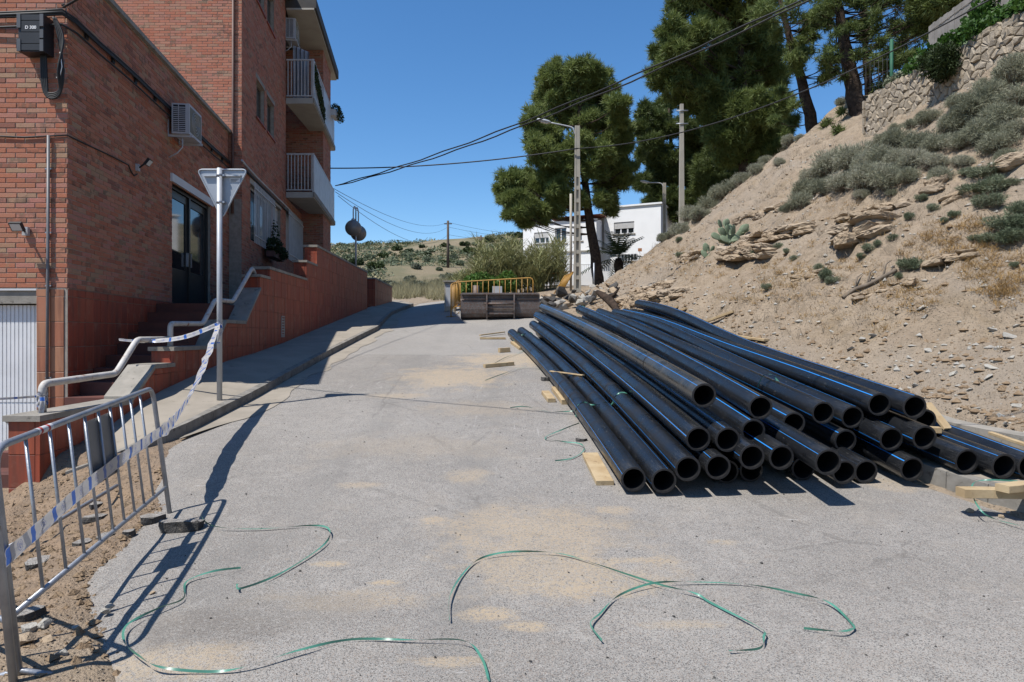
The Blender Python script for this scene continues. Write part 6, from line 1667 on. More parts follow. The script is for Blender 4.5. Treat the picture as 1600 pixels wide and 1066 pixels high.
# leaning trunks with thin upper crowns
Y5 = 31.0
b5 = gz(P(1273, 0, Y5).x, Y5, -.4)
c5 = [(1215, -10, 26), (1250, -25, 30), (1290, -15, 30), (1190, 20, 22), (1235, 20, 20), (1265, 30, 16), (1255, 90, 10), (1300, 20, 18), (1215, 55, 14), (1220, 145, 8), (1240, 165, 8), (1210, 190, 9), (1228, 212, 8)] + [(1235 + 75 * ((k * 37) % 100) / 100, 5 + 120 * ((k * 61) % 100) / 100, 8 + (k % 4) * 2) for k in range(22)]
pine('leaning dark pine trunk on the crest with foliage high up', [b5, P(1258, 150, Y5), P(1240, 80, Y5), P(1225, 25, Y5), P(1215, -40, Y5)], .30, cl(c5, Y5, 1, random.Random(6), 1.5), M['pine'], 115, .3, .04, 9, fill=False)
Y6 = 27.5
b6 = gz(P(1346, 0, Y6).x, Y6, -.4)
c6 = [(1300, -10, 22), (1340, -25, 28), (1385, -10, 26), (1420, 5, 22), (1370, 25, 14), (1330, 45, 12), (1395, 40, 14), (1430, 35, 16), (1290, 40, 12), (1300, 75, 10), (1378, 65, 12), (1410, 70, 12), (1445, 20, 18), (1318, 120, 8), (1292, 195, 9), (1308, 205, 8), (1375, 100, 10), (1400, 100, 9), (1280, 20, 14), (1450, -10, 22), (1315, 175, 7)] + [(1285 + 170 * ((k * 41) % 100) / 100, -5 + 130 * ((k * 67) % 100) / 100, 8 + (k % 4) * 2) for k in range(34)]
pine('thick straight pine trunk beside the stone wall end with sparse branches', [b6, P(1335, 150, Y6), P(1322, 80, Y6), P(1312, 20, Y6), P(1305, -40, Y6)], .42, cl(c6, Y6, 1, random.Random(9), 1.2), M['pine'], 85, .27, .034, 10, fill=False)
b7 = gz(P(1362, 0, 29.5).x, 29.5, -.4)
c7 = [(1352, 0, 16), (1370, 10, 14), (1350, 40, 12), (1372, 70, 9), (1360, -20, 20), (1388, 85, 9), (1355, 110, 8), (1425, 55, 12), (1445, 60, 12)] + [(1350 + 70 * ((k * 43) % 100) / 100, 20 + 150 * ((k * 59) % 100) / 100, 7 + (k % 3) * 2) for k in range(16)]
pine('slim grey pine trunk just behind the thick trunk', [b7, P(1356, 120, 29.5), P(1352, 60, 29.5), P(1352, -10, 29.5)], .22, cl(c7, 29.5, 1, random.Random(12), 1.0), M['pine'], 95, .27, .036, 12, fill=False)
b8 = gz(P(1495, 0, 24).x, 25.5, -.4)
c8 = [(1470, 0, 30), (1500, -10, 30), (1450, 30, 18), (1480, 35, 16), (1520, -20, 26), (1460, -20, 30), (1500, 20, 18), (1435, 10, 18)]
pine('dark pine crown above the grey screen fence', [b8, P(1492, 60, 26), P(1490, 0, 26), P(1490, -60, 26)], .25, cl(c8, 26, 1, random.Random(14), 1.2), M['pine'], 260, .3, .04, 13)

# palm
py_b = gz(P(969, 0, 50).x, 50.0, -.1); pt_ = P(966, 411, 50)
pt_.z = max(pt_.z, py_b.z + 1.0) + .35
pa_ = thing('palm_tree', tuple(py_b), 'small date palm with drooping fronds before the white house', 'tree')
mb = MB(); mb.tube([py_b, py_b.lerp(pt_, .4), py_b.lerp(pt_, .8), pt_], [.34, .32, .36, .2], 12); mb.build('trunk', M['bark'], pa_)
rngp = np.random.default_rng(21)
for k in range(32):
    az = k * 2.4; el = [1.25, .95, .6, .25, -.05][k % 5]; L = 2.7 + .6 * random.random(); tr = []
    d = Vector((math.cos(az) * math.cos(el), math.sin(az) * math.cos(el), math.sin(el))); side = d.cross(UPV).normalized()
    pts = [pt_ + d * L * s_ + Vector((0, 0, -.75 * (s_ ** 2) * L * .45)) for s_ in np.linspace(0, 1, 14)]
    for i in range(2, 13):
        w = .48 * math.sin(math.pi * (i / 14) ** .7) + .12
        for sg_ in (-1, 1):
            a = pts[i]; t_ = a + side * sg_ * w + (pts[i + 1] - pts[i]) * 1.6 + Vector((0, 0, -.12)); b = a + (pts[i + 1] - pts[i]) * .75
            tr.append([tuple(a), tuple(b), tuple(t_)])
    for i in range(13): tr.append([tuple(pts[i] - side * .02), tuple(pts[i] + side * .02), tuple(pts[i + 1])])
    np_mesh('frond', np.array(tr), M['palm'], parent=pa_, org=ORG[pa_.name])

# ------------------------------------------------------------------ shrubs on the slope
def shrub_proto(mat, n, ln, wd, seed, twigs=40, flat=.7, name='shrub', up=.5):
    rng = np.random.default_rng(seed); rd = random.Random(seed)
    r = localthing(name, (0, -50, 0), 'shrub', 'shrub')
    tr = []
    for k in range(9):
        a = rng.random() * 6.28; rr = .55 * math.sqrt(rng.random()); c = np.array([math.cos(a) * rr, math.sin(a) * rr, .25 + .75 * rng.random() * (1 - .8 * rr)])
        tr.append(needles(c, .3 + .2 * rng.random(), n // 9, ln, wd, rng, up, 3, .25, flat))
    T_ = np.concatenate(tr); T_[:, :, 2] = np.maximum(T_[:, :, 2], -.1)
    np_mesh('foliage', T_, mat, rng.random(len(T_)), parent=r)
    mb = MB()
    for k in range(twigs):
        a = rd.uniform(0, 6.28); e = rd.uniform(.3, 1.3); L = rd.uniform(.5, .95); p1 = Vector((math.cos(a) * math.cos(e), math.sin(a) * math.cos(e), math.sin(e))) * L
        mb.tube([Vector((0, 0, -.1)), p1 * .5 + Vector((rd.uniform(-.05, .05), rd.uniform(-.05, .05), 0)), p1], [.016, .01, .003], 4, cap=False)
    mb.build('stems', M['twig'], r, kind='stuff'); return r
pg = [shrub_proto(M['grey_shrub'], 2400, .17, .011, 31, 90, 1.0), shrub_proto(M['grey_shrub'], 2200, .19, .010, 32, 110, 1.0)]
pgr = [shrub_proto(M['green_shrub'], 900, .20, .017, 33, 20, .7, 'shrub', .8), shrub_proto(M['green_shrub'], 800, .18, .016, 34, 20, .6, 'shrub', .8)]
used = set()
def put(protos, px, py, rpx, label, grp, flat=1.0, sink=.12):
    p = gpt(px, py); R = rpx / FPX * p.y * random.uniform(1.0, 1.45); z = g1(p.x, p.y)
    pr = random.choice(protos)
    o = pr if pr.name not in used else copy_tree(pr)
    used.add(pr.name)
    o.location = (p.x, p.y, z - sink * R); o.rotation_euler = (0, 0, random.uniform(0, 6.28)); o.scale = (R, R, R * flat * random.uniform(.85, 1.15))
    props(o, label, 'shrub', grp); return o
GL, GG = 'grey green bushy shrub growing below the stone wall', 'grey shrubs on the slope'
for (px, py, r) in [(1262, 305, 26), (1290, 300, 30), (1318, 298, 30), (1350, 295, 30), (1382, 292, 28), (1300, 270, 30), (1335, 262, 30), (1375, 262, 30), (1405, 258, 26), (1430, 262, 26), (1455, 262, 24), (1400, 230, 22), (1440, 235, 26), (1465, 235, 22), (1250, 325, 18),
                    (1500, 232, 30), (1530, 225, 34), (1495, 205, 24), (1560, 200, 34), (1590, 165, 34), (1525, 185, 34), (1550, 165, 30), (1580, 130, 30), (1500, 260, 22), (1275, 285, 22), (1355, 270, 24), (1420, 285, 18), (1600, 110, 30), (1470, 285, 18), (1400, 205, 16), (1425, 200, 18), (1452, 192, 18), (1478, 200, 18), (1500, 165, 20), (1540, 140, 22), (1380, 222, 16), (1365, 232, 14), (1560, 235, 26), (1590, 215, 28), (1575, 255, 18), (1230, 330, 12), (1345, 312, 14), (1395, 308, 12)]:
    put(pg, px, py, r, GL, GG, .9)
def crest(px):
    Y = np.arange(16, 40, .1); X = (px - CX) / FPX * Y; k = int(np.argmax((G(X, Y) - CAMZ) / Y)); return Vector((float(X[k]), float(Y[k]), float(G(X[k], Y[k]))))
for k_, (px, r) in enumerate([(1036, 10), (1048, 12), (1062, 15), (1078, 17), (1094, 18), (1110, 19), (1128, 19), (1146, 18), (1162, 16), (1180, 14), (1198, 12), (1216, 11), (1234, 12), (1252, 10), (1296, 9), (1316, 10), (1070, 11), (1120, 12)]):
    p = crest(px); p.y -= (k_ % 3) * .5; p.x = P(px, 0, p.y).x; pr = random.choice(pg); o = pr if pr.name not in used else copy_tree(pr); used.add(pr.name); R = r / FPX * p.y * 1.3
    o.location = (p.x, p.y, g1(p.x, p.y) - .15 * R); o.rotation_euler = (0, 0, random.uniform(0, 6.28)); o.scale = (R, R, R * random.uniform(.8, 1.1)); props(o, 'grey shrub on the slope crest below the dark pines', 'shrub', 'crest shrubs')
for (px, py, r) in [(1535, 280, 24), (1560, 300, 26), (1520, 305, 20), (1545, 325, 22), (1580, 290, 20), (1510, 275, 16), (1595, 335, 22), (1575, 365, 26), (1555, 380, 22), (1590, 380, 24), (1530, 378, 14), (1600, 360, 24)]:
    put(pgr, px, py, r, 'green grey saltbush spreading over the upper right slope', 'green shrubs on the slope', .75)
for (px, py, r) in [(1420, 424, 17), (1288, 440, 17), (1280, 425, 12), (1458, 330, 11), (1440, 315, 9), (1355, 395, 10), (1395, 375, 11), (1345, 405, 8), (1490, 340, 9), (1240, 408, 8), (1215, 390, 8), (1180, 402, 7), (1060, 378, 7), (1420, 345, 9), (1198, 455, 8), (1062, 402, 6), (1475, 350, 8), (1585, 420, 9), (1370, 385, 9), (1300, 445, 10), (1405, 435, 8), (1228, 398, 6)]:
    put(pgr, px, py, r, 'small tufted green bush on the bare lower slope', 'small slope bushes', 1.1)
# dark shrub growing out of the wall, ivy, vine bush
# ------------------------------------------------------------------ dry grass tufts
def blades(pts, h, w, rng, n=7, lean=.5):
    m = len(pts); out = []
    for k in range(n):
        b = pts + np.concatenate([rng.normal(size=(m, 2)) * .05, np.zeros((m, 1))], 1)
        v = np.concatenate([rng.normal(size=(m, 2)) * lean, np.ones((m, 1))], 1); L = h * (.5 + rng.random((m, 1)))
        s = np.concatenate([rng.normal(size=(m, 2)), np.zeros((m, 1))], 1); s /= np.linalg.norm(s, axis=1, keepdims=True)
        out.append(np.stack([b - s * w, b + s * w, b + v * L], 1))
    return np.concatenate(out)
def scatter_px(L, rng):
    out = []
    for (px, py, rx, ry, n) in L:
        for _ in range(n):
            a = rng.random() * 6.28; q_ = math.sqrt(rng.random()); p = gpt(px + rx * q_ * math.cos(a), py + ry * q_ * math.sin(a), 6.0); out.append((p.x, p.y, g1(p.x, p.y) - .01))
    return np.array(out)
M['weed'] = foliage('dead_weed', [(.15, (.12, .09, .065)), (.5, (.22, .17, .12)), (.85, (.33, .28, .2))], 1.5, .9, .1)
rg = np.random.default_rng(41)
S_ = scatter_px([(1500, 365, 60, 26, 90), (1560, 425, 60, 42, 170), (1460, 395, 60, 26, 70), (1225, 430, 50, 26, 70), (1050, 400, 50, 16, 60), (1090, 425, 60, 16, 40), (1420, 460, 60, 22, 45), (1180, 460, 60, 22, 45), (1330, 420, 50, 20, 35), (1590, 460, 40, 30, 40), (1000, 418, 25, 10, 25), (1350, 480, 120, 40, 60), (1300, 350, 120, 40, 60)], rg)
T_ = blades(S_, .075, .005, rg, 16, .9); np_mesh('dry_grass', T_, M['dry'], rg.random(len(T_)), kind='stuff', label='low orange dry grass tufts on the bare slope', cat='grass')
S_ = scatter_px([(660, 455, 60, 10, 500), (630, 462, 30, 6, 200), (700, 450, 30, 8, 200), (690, 466, 25, 4, 120)], rg)
S2 = []
for _ in range(1500):
    y = 6.5 + 24 * rg.random(); x = float(itp(y, FOOT)) + .6 + 8.5 * rg.random() ** .9
    if vnoise(x * .7 + 5, y * .7) > .5: S2.append((x, y, g1(x, y) - .01))
S2 = np.array(S2); Tw = blades(S2, .16, .004, rg, 9, .45); np_mesh('dead_weeds', Tw, M['weed'], rg.random(len(Tw)), kind='stuff', label='thin dead grey brown weeds scattered over the slope', cat='weeds')
T_ = blades(S_, .85, .018, rg, 9, .3); np_mesh('straw_grass', T_, M['straw'], rg.random(len(T_)), kind='stuff', label='tall pale straw grass beyond the end of the road', cat='grass')
# ------------------------------------------------------------------ reeds and vine bush behind the barrier
def reeds(L, rng):
    out = []
    for (px, py, Y, h) in L:
        x0 = P(px, 0, Y).x; z0 = g1(x0, Y); a = rng.normal(size=2) * .08; s = Vector((rng.normal(), rng.normal(), 0)).normalized() * .016
        top = Vector((x0 + a[0] * h, Y + a[1] * h, z0 + h)); b = Vector((x0, Y, z0 - .1))
        out += [[tuple(b - s), tuple(b + s), tuple(top)]]
        for k in range(16):
            t = .2 + .8 * rng.random(); p = b.lerp(top, t); an = rng.random() * 6.28; l = .35 + .3 * rng.random(); d = Vector((math.cos(an), math.sin(an), .5 + .5 * rng.random())) * l; sd = Vector((-math.sin(an), math.cos(an), 0)) * .025
            out += [[tuple(p - sd), tuple(p + sd), tuple(p + d)], [tuple(p + d * .5 - sd), tuple(p + d * .5 + sd), tuple(p + d * 1.3 - Vector((0, 0, .15 * l)))]]
    return np.array(out)
rr_ = np.random.default_rng(55); L_ = []
for k in range(430):
    px = 712 + 140 * rr_.random() ** .9; Y = 33 + 5 * rr_.random(); hgt = (1.2 + 1.5 * rr_.random()) * (.75 + .5 * vnoise(px * .06, 3.3))
    if px < 745: hgt *= .62
    if px > 825: hgt *= .8
    L_.append((px, 0, Y, hgt))
for k in range(130): L_.append((835 + 45 * rr_.random(), 0, 35 + 5 * rr_.random(), 1.4 + 1.3 * rr_.random()))
T_ = reeds(L_, rr_); np_mesh('reed_bed', T_, M['reed'], rr_.random(len(T_)), kind='stuff', label='dense green reeds growing behind the yellow barriers', cat='reeds')
vb = thing('vine_bush', tuple(gz(P(745, 0, 30).x, 30)), 'bright green leafy bush behind the yellow barrier', 'bush')
c_ = gz(P(748, 0, 30.5).x, 30.5)
T_ = np.concatenate([leaf_cloud(420, c_ + Vector((rr_.normal() * .75, rr_.normal() * .3, .45 + .5 * rr_.random())), (.5, .45, .42), .075, rr_, .7) for k in range(7)])
np_mesh('foliage', T_, M['ivy'], rr_.random(len(T_)), parent=vb, org=ORG[vb.name])
mb = MB(); mb.tube([c_ - Vector((0, 0, .1)), c_ + Vector((.1, 0, .5)), c_ + Vector((.3, 0, .9))], .04, 6); mb.build('stem', M['twig'], vb)

# ------------------------------------------------------------------ far hillside bushes and olives
def bush_proto(mat, seed, n=900, size=.13):
    rng = np.random.default_rng(seed); r = localthing('hillside_bush', (0, -60, 0), 'bush', 'bush'); tr = []
    for k in range(11):
        a = rng.random() * 6.28; q_ = .6 * math.sqrt(rng.random()); tr.append(leaf_cloud(n // 11, (math.cos(a) * q_, math.sin(a) * q_, .35 + .35 * rng.random() * (1 - q_)), (.42, .42, .36), size, rng, .6, .6))
    T_ = np.concatenate(tr); np_mesh('foliage', T_, mat, rng.random(len(T_)), parent=r)
    mb = MB(); mb.tube([(0, 0, -.3), (.05, 0, .3)], .06, 6); mb.build('stem', M['twig'], r); return r
hb = [bush_proto(M['dark_shrub'], 61), bush_proto(M['green_shrub'], 62), bush_proto(M['olive'], 63)]
husd = set()
def hput(k, px, py, rpx, lab, grp, fl=1.0):
    p = gpt(px, py, 40, 150); R = rpx / FPX * p.y * 1.1; pr = hb[k]; o = pr if pr.name not in husd else copy_tree(pr); husd.add(pr.name)
    o.location = (p.x, p.y, g1(p.x, p.y) - .15 * R); o.rotation_euler = (0, 0, random.uniform(0, 6.28)); o.scale = (R, R, R * fl); props(o, lab, 'bush', grp)
for (px, py, r, k) in [(695, 386, 9, 0), (727, 384, 10, 0), (732, 398, 13, 0), (764, 378, 10, 0), (620, 392, 10, 0), (640, 396, 8, 0), (600, 402, 10, 0), (580, 408, 12, 1), (560, 415, 13, 0), (590, 420, 16, 0), (655, 398, 8, 1), (675, 394, 8, 1), (710, 404, 9, 1), (670, 410, 9, 1), (690, 412, 8, 0),
                       (770, 402, 16, 0), (785, 392, 14, 1), (800, 385, 14, 0), (812, 372, 12, 0), (745, 412, 12, 1), (720, 415, 10, 1), (640, 408, 8, 1), (615, 412, 9, 1), (790, 415, 14, 1), (755, 395, 10, 1), (540, 408, 12, 1), (548, 425, 12, 0), (575, 430, 14, 2), (660, 388, 6, 0), (610, 398, 7, 1), (705, 388, 5, 1), (740, 384, 6, 1), (780, 376, 8, 1), (650, 420, 9, 2), (685, 424, 7, 1), (630, 402, 7, 1), (668, 400, 7, 0)]:
    hput(k, px, py, r, ['dark round bush on the far hillside below the sky', 'green bush scattered over the far hillside', 'silvery bush low on the far hillside'][k], 'hillside bushes', random.uniform(.8, 1.15))
for (px, py, r) in [(612, 452, 18), (590, 448, 14), (656, 450, 15), (700, 440, 16), (722, 438, 13), (640, 440, 12), (575, 444, 12), (680, 445, 10)]:
    hput(2, px, py, r, 'silvery olive tree standing beyond the straw grass', 'olive trees', 1.0)
rh = np.random.default_rng(71)
for nm, mt, lab, thr, cnt in (('hillside_scrub', 'green_shrub', 'low green scrub covering the far hillside', .42, 1100), ('hillside_brush', 'dark_shrub', 'dark low brush in hollows of the far hillside', .47, 800), ('hillside_straw', 'straw', 'pale dry grass between far hillside bushes', .45, 900)):
    tr = []
    for _ in range(cnt):
        Y = 66 + 64 * rh.random(); x = (-.34 + .42 * rh.random()) * Y
        if vnoise(x * .09 + len(nm), Y * .09) < thr: continue
        q_ = .25 + 1.1 * rh.random() ** 2.2
        if mt == 'straw': q_ *= .6
        tr.append(leaf_cloud(int(14 + 40 * q_), (x, Y, g1(x, Y) + .18 * q_), (q_ * (.8 + .8 * rh.random()), q_, .55 * q_), .16, rh, .5))
    T_ = np.concatenate(tr); np_mesh(nm, T_, M[mt], rh.random(len(T_)), kind='stuff', label=lab, cat='scrub')
# ------------------------------------------------------------------ stones and rock
def hull(pts, mat, name):
    bm = bmesh.new()
    for p in pts: bm.verts.new(p)
    res = bmesh.ops.convex_hull(bm, input=bm.verts)
    bmesh.ops.delete(bm, geom=[g for g in res['geom_interior'] if isinstance(g, bmesh.types.BMVert)], context='VERTS')
    me = bpy.data.meshes.new(name); bm.to_mesh(me); bm.free(); me.materials.append(mat); return me
def crack(me, amt, cuts=2, seed=0, fl=1.0):
    bm = bmesh.new(); bm.from_mesh(me); bmesh.ops.triangulate(bm, faces=bm.faces)
    bmesh.ops.subdivide_edges(bm, edges=bm.edges, cuts=cuts, use_grid_fill=True)
    for v in bm.verts:
        c = v.co; k = float(fbm(np.float64(c.x * 9 + seed * 3.1), np.float64(c.z * 22 + c.y * 9), 3)) + .6 * (float(vnoise(c.x * 31 + seed, c.y * 29 + c.z * 37)) - .5)
        v.co = c + v.normal * k * amt
    bm.to_mesh(me); bm.free(); return me
def rock_mat(name, c1, c2, c3):
    t = NT(name); p = t.pos(); o = t.n('ShaderNodeObjectInfo').outputs['Random']
    n = t.noise(p, 5, 5, .65); n2 = t.noise(p, 40, 4, .6); st = t.noise(t.mapv(p, (2, 2, 22)), 1.0, 4, .6)
    col = t.mix(t.sstep(.3, .7, n), c1, c2); col = t.mix(t.math('MULTIPLY', t.sstep(.5, .7, st), .5), col, c3)
    col = t.mix(t.math('MULTIPLY', t.math('SUBTRACT', o, .5), .35), col, (.45, .42, .38))
    t.bump(t.math('ADD', n2, t.math('MULTIPLY', st, .8)), .7, .03); return t.fin(col, .92, 0, .2)
M['rock'] = rock_mat('sandstone', (.43, .335, .23), (.37, .28, .19), (.27, .19, .12))
M['stone'] = rock_mat('wall_stone', (.46, .385, .29), (.35, .285, .205), (.28, .22, .155))
M['pale'] = rock_mat('pale_stone', (.46, .43, .37), (.38, .36, .32), (.33, .29, .24))
M['chunk'] = simple('broken_asphalt', (.12, .112, .104), (.07, .066, .06), 9, .95, 0, .9, 45, .2, bdist=.03, dirt=((.26, .22, .17), .6, 6))
M['clod'] = simple('earth_clod', (.33, .24, .155), (.25, .175, .11), 7, .97, 0, .9, 35, .1, obj=False, bdist=.03)
rk = random.Random(77)
def hullpts(sx, sy, sz, n=16, boxy=.5):
    out = []
    for _ in range(n):
        v = Vector((rk.gauss(0, 1), rk.gauss(0, 1), rk.gauss(0, 1))).normalized()
        m = max(abs(v.x), abs(v.y), abs(v.z)); v = v.lerp(v / m, boxy); out.append((v.x * sx, v.y * sy, v.z * sz))
    return out
# rock ledges: stacks of slabs
def ledge(label, px0, py0, px1, py1, th, layers, depth=.7, name='rock_ledge'):
    a = gpt(px0, py0); b = gpt(px1, py1); r = thing(name, tuple(a.lerp(b, .5)), label, 'rock')
    L = (b - a).length; d = (b - a).normalized(); h = th / FPX * a.lerp(b, .5).y / layers
    rzq = math.atan2(d.y, d.x)
    for k in range(layers):
        n = max(1, int(L / (h * 4) + .5))
        for j in range(n):
            t0 = (j + rk.uniform(-.08, .08)) / n; t1 = (j + 1 + rk.uniform(-.02, .18)) / n; c = a.lerp(b, (t0 + t1) / 2); sl_ = max(.1, (t1 - t0) * L / 2 * rk.uniform(.85, 1.15))
            me = hull(hullpts(sl_ * 1.05, depth * rk.uniform(.7, 1.1) / 2, h * rk.uniform(.55, .8), 40, .92), M['rock'], 'slab'); crack(me, h * .42, 3, rk.random() * 50)
            o = link('slab', me, r); c = c + Vector((rk.uniform(-.04, .04) + .1, .10 * k + rk.uniform(-.05, .05), h * (k + .1) - h * .25)); o.location = c - Vector(ORG[r.name]); o.rotation_euler = (rk.uniform(-.1, .1), rk.uniform(-.05, .05) - math.asin(max(-1, min(1, d.z))) * .55, rzq + rk.uniform(-.1, .1))
ledge('layered sandstone ledge beside the prickly pear', 1125, 402, 1205, 398, 22, 3)
ledge('long tilted sandstone shelf right of the prickly pear', 1165, 384, 1268, 362, 20, 3, .8)
ledge('overhanging layered rock outcrop on the middle slope', 1305, 385, 1385, 358, 36, 3, 1.0)
ledge('blocky sandstone outcrop under the grey shrubs', 1438, 305, 1470, 290, 24, 2, .7)
ledge('broken sandstone shelf at the upper right slope', 1550, 268, 1600, 252, 20, 2, .8)
ledge('small sandstone ledge at the left of the prickly pear', 1062, 410, 1095, 400, 14, 2, .5)
ledge('crumbling rock band at the slope foot behind the pipes', 965, 478, 1065, 462, 16, 2, .6)
ledge('thin rock band across the upper slope', 1310, 345, 1420, 318, 12, 2, .6)
ledge('low crumbling rock shelf beside the green tuft on the lower slope', 1230, 440, 1290, 425, 10, 2, .5)
ledge('weathered rock step under the dry orange grass', 1440, 415, 1520, 395, 12, 2, .6)
ledge('broken rock band above the prickly pear', 1150, 350, 1225, 325, 12, 2, .5)
ledge('fractured rock face between shrubs on the upper slope', 1470, 320, 1530, 300, 16, 2, .6)
ledge('thin eroded rock rib on the lower bare slope', 1330, 470, 1420, 440, 9, 2, .5)
ledge('jagged rocks at the slope foot beside the dark log', 985, 462, 1050, 446, 12, 2, .5)
# loose pale stones on the slope
for (px, py, s) in [(1578, 528, 12), (1552, 517, 9), (1365, 527, 9), (1350, 533, 10), (1330, 547, 7), (1440, 483, 8), (1535, 443, 7), (1450, 550, 8), (1445, 498, 6), (1590, 635, 9), (1545, 590, 9), (1490, 585, 8), (1545, 575, 8), (1395, 420, 5), (1500, 505, 6), (1560, 545, 7), (1475, 540, 5), (1515, 545, 6),
                    (1350, 570, 6), (1390, 575, 5), (1420, 590, 6), (1430, 605, 8), (1515, 610, 6), (1580, 560, 6), (1310, 575, 5), (1590, 510, 7), (1420, 560, 6), (1280, 505, 5), (1235, 470, 4), (1300, 520, 5), (1010, 470, 6), (1040, 480, 6), (1080, 487, 5), (985, 468, 5), (1570, 665, 6), (1528, 640, 5), (1180, 505, 5), (1130, 480, 5)]:
    p = gpt(px, py, 5.5); R = s / FPX * p.y; p.z = g1(p.x, p.y)
    me = hull(hullpts(R, R * rk.uniform(.5, .9), R * rk.uniform(.25, .5), 13), M['pale'], 'loose_stone')
    o = link('loose_stone', me, None, label='flat pale loose stone lying on the bare slope', cat='stone', group='loose stones on the slope'); o.location = p + Vector((0, 0, R * .12)); o.rotation_euler = (rk.uniform(-.3, .3), rk.uniform(-.6, -.2), rk.uniform(0, 6.3))
# gravel scattered everywhere on the earth, one mass
rs = np.random.default_rng(91)
def pebble_field(pts, sizes, rng):
    base_o = np.array([(1, 0, 0), (-1, 0, 0), (0, 1, 0), (0, -1, 0), (0, 0, 1), (0, 0, -1)], float); F = np.array([(0, 2, 4), (2, 1, 4), (1, 3, 4), (3, 0, 4), (2, 0, 5), (1, 2, 5), (3, 1, 5), (0, 3, 5)])
    n = len(pts); v = base_o[None] * (.6 + .7 * rng.random((n, 6, 1))); th = rng.random(n) * 6.28; c, s = np.cos(th), np.sin(th)
    sc = np.stack([sizes, sizes * (.5 + .5 * rng.random(n)), sizes * (.35 + .4 * rng.random(n))], 1)[:, None]; v = v * sc
    x = v[..., 0] * c[:, None] - v[..., 1] * s[:, None]; y = v[..., 0] * s[:, None] + v[..., 1] * c[:, None]
    v = np.stack([x, y, v[..., 2]], -1) + pts[:, None]; return v[:, F].reshape(-1, 3, 3)
Yp = 5.5 + 26 * rs.random(16000) ** 1.5; Xp = itp(Yp, FOOT) - .2 + 9.5 * rs.random(16000) ** 1.3
pp = np.stack([Xp, Yp, G(Xp, Yp)], 1); szs = .008 + .07 * rs.random(16000) ** 5
T_ = pebble_field(pp, szs, rs); Yf = 6.5 + 20 * rs.random(3500); Xf = itp(Yf, FOOT) + .05 + 1.6 * rs.random(3500) ** 2; pf = np.stack([Xf, Yf, G(Xf, Yf)], 1); T_ = np.concatenate([T_, pebble_field(pf, .01 + .07 * rs.random(3500) ** 3, rs)]); T2_ = T_[len(T_) // 2:]; T_ = T_[:len(T_) // 2]; np_mesh('soil_clods', T2_, M['clod'], kind='stuff', label='small earth clods strewn over the bare slope', cat='clods'); np_mesh('gravel', T_, M['pale'], kind='stuff', label='pale stony gravel strewn over the bare slope', cat='gravel')
Yp = 2.6 + 4.8 * rs.random(2600); Xp = itp(Yp, ROADL) + .25 - 2.2 * rs.random(2600) ** 1.2
pp = np.stack([Xp, Yp, np.maximum(G(Xp, Yp), -9)], 1); szs = .008 + .045 * rs.random(2600) ** 3
T_ = pebble_field(pp, szs, rs); np_mesh('trench_rubble', T_, M['clod'], kind='stuff', label='brown clods and pebbles along the trench edge', cat='rubble')
Yp = 2.8 + 9 * rs.random(1500); Xp = -3 + 7 * rs.random(1500); ok = (Xp > itp(Yp, ROADL)) & (Xp < itp(Yp, ROADR)); Xp, Yp = Xp[ok], Yp[ok]
pp = np.stack([Xp, Yp, base(Xp, Yp) + .016], 1); szs = .003 + .010 * rs.random(len(Xp)) ** 4
T_ = pebble_field(pp, szs, rs); np_mesh('road_grit', T_, M['chunk'], kind='stuff', label='small dark grit scattered on the asphalt', cat='grit')
# broken asphalt chunks
def chunk(label, px, py, sx, sy, sz, mat='chunk', grp=None, rz=None, road=True, lift=0.0):
    p = gpt(px, py, road=road) if road else gpt(px, py); p.z = max(g1(p.x, p.y), p.z if road else -9)
    pts = []
    for k in range(9):
        a = 2 * math.pi * k / 9 + rk.uniform(-.2, .2); q_ = rk.uniform(.8, 1.05)
        pts += [(sx * q_ * math.cos(a), sy * q_ * math.sin(a), sz * rk.uniform(.8, 1.0)), (sx * q_ * .95 * math.cos(a) + rk.uniform(-.01, .01), sy * q_ * .95 * math.sin(a), 0)]
    me = hull(pts, M[mat], 'asphalt_chunk'); crack(me, sz * .22, 2, rk.random() * 40)
    if mat == 'chunk':
        me.materials.append(M['road'])
        for f in me.polygons: f.material_index = 1 if f.normal.z > .75 else 0
    o = link('asphalt_chunk', me, None, label=label, cat='chunk', group=grp); o.location = p + Vector((0, 0, lift - .01)); o.rotation_euler = (rk.uniform(-.08, .08), rk.uniform(-.08, .08), rk.uniform(0, 6.28) if rz is None else rz); return o
chunk('large broken asphalt slab lying at the barrier foot', 280, 830, .19, .13, .11, rz=.2)
chunk('smaller broken asphalt lump behind the barrier post', 237, 816, .10, .07, .07)
chunk('fist sized asphalt lump on the dirt beside the barrier', 201, 835, .05, .045, .05)
chunk('flat asphalt piece on the dirt behind the near post', 42, 965, .10, .08, .05, road=False)
chunk('grey stone block on the dirt at the near post', 47, 985, .045, .04, .04, 'pale', road=False)
for (px, py, s) in [(148, 812, .12), (165, 838, .08), (130, 850, .10), (60, 880, .11), (150, 790, .10), (215, 848, .06)]:
    chunk('dark jagged asphalt crust broken along the trench edge', px, py, s, s * .7, s * .55, 'chunk', 'trench edge asphalt', road=False, lift=-.02)
chunk('crumpled dark lump beside the pale board at the pile', 852, 596, .10, .08, .09)
chunk('dark clod under the strap beside the near pipe', 908, 690, .08, .06, .06)
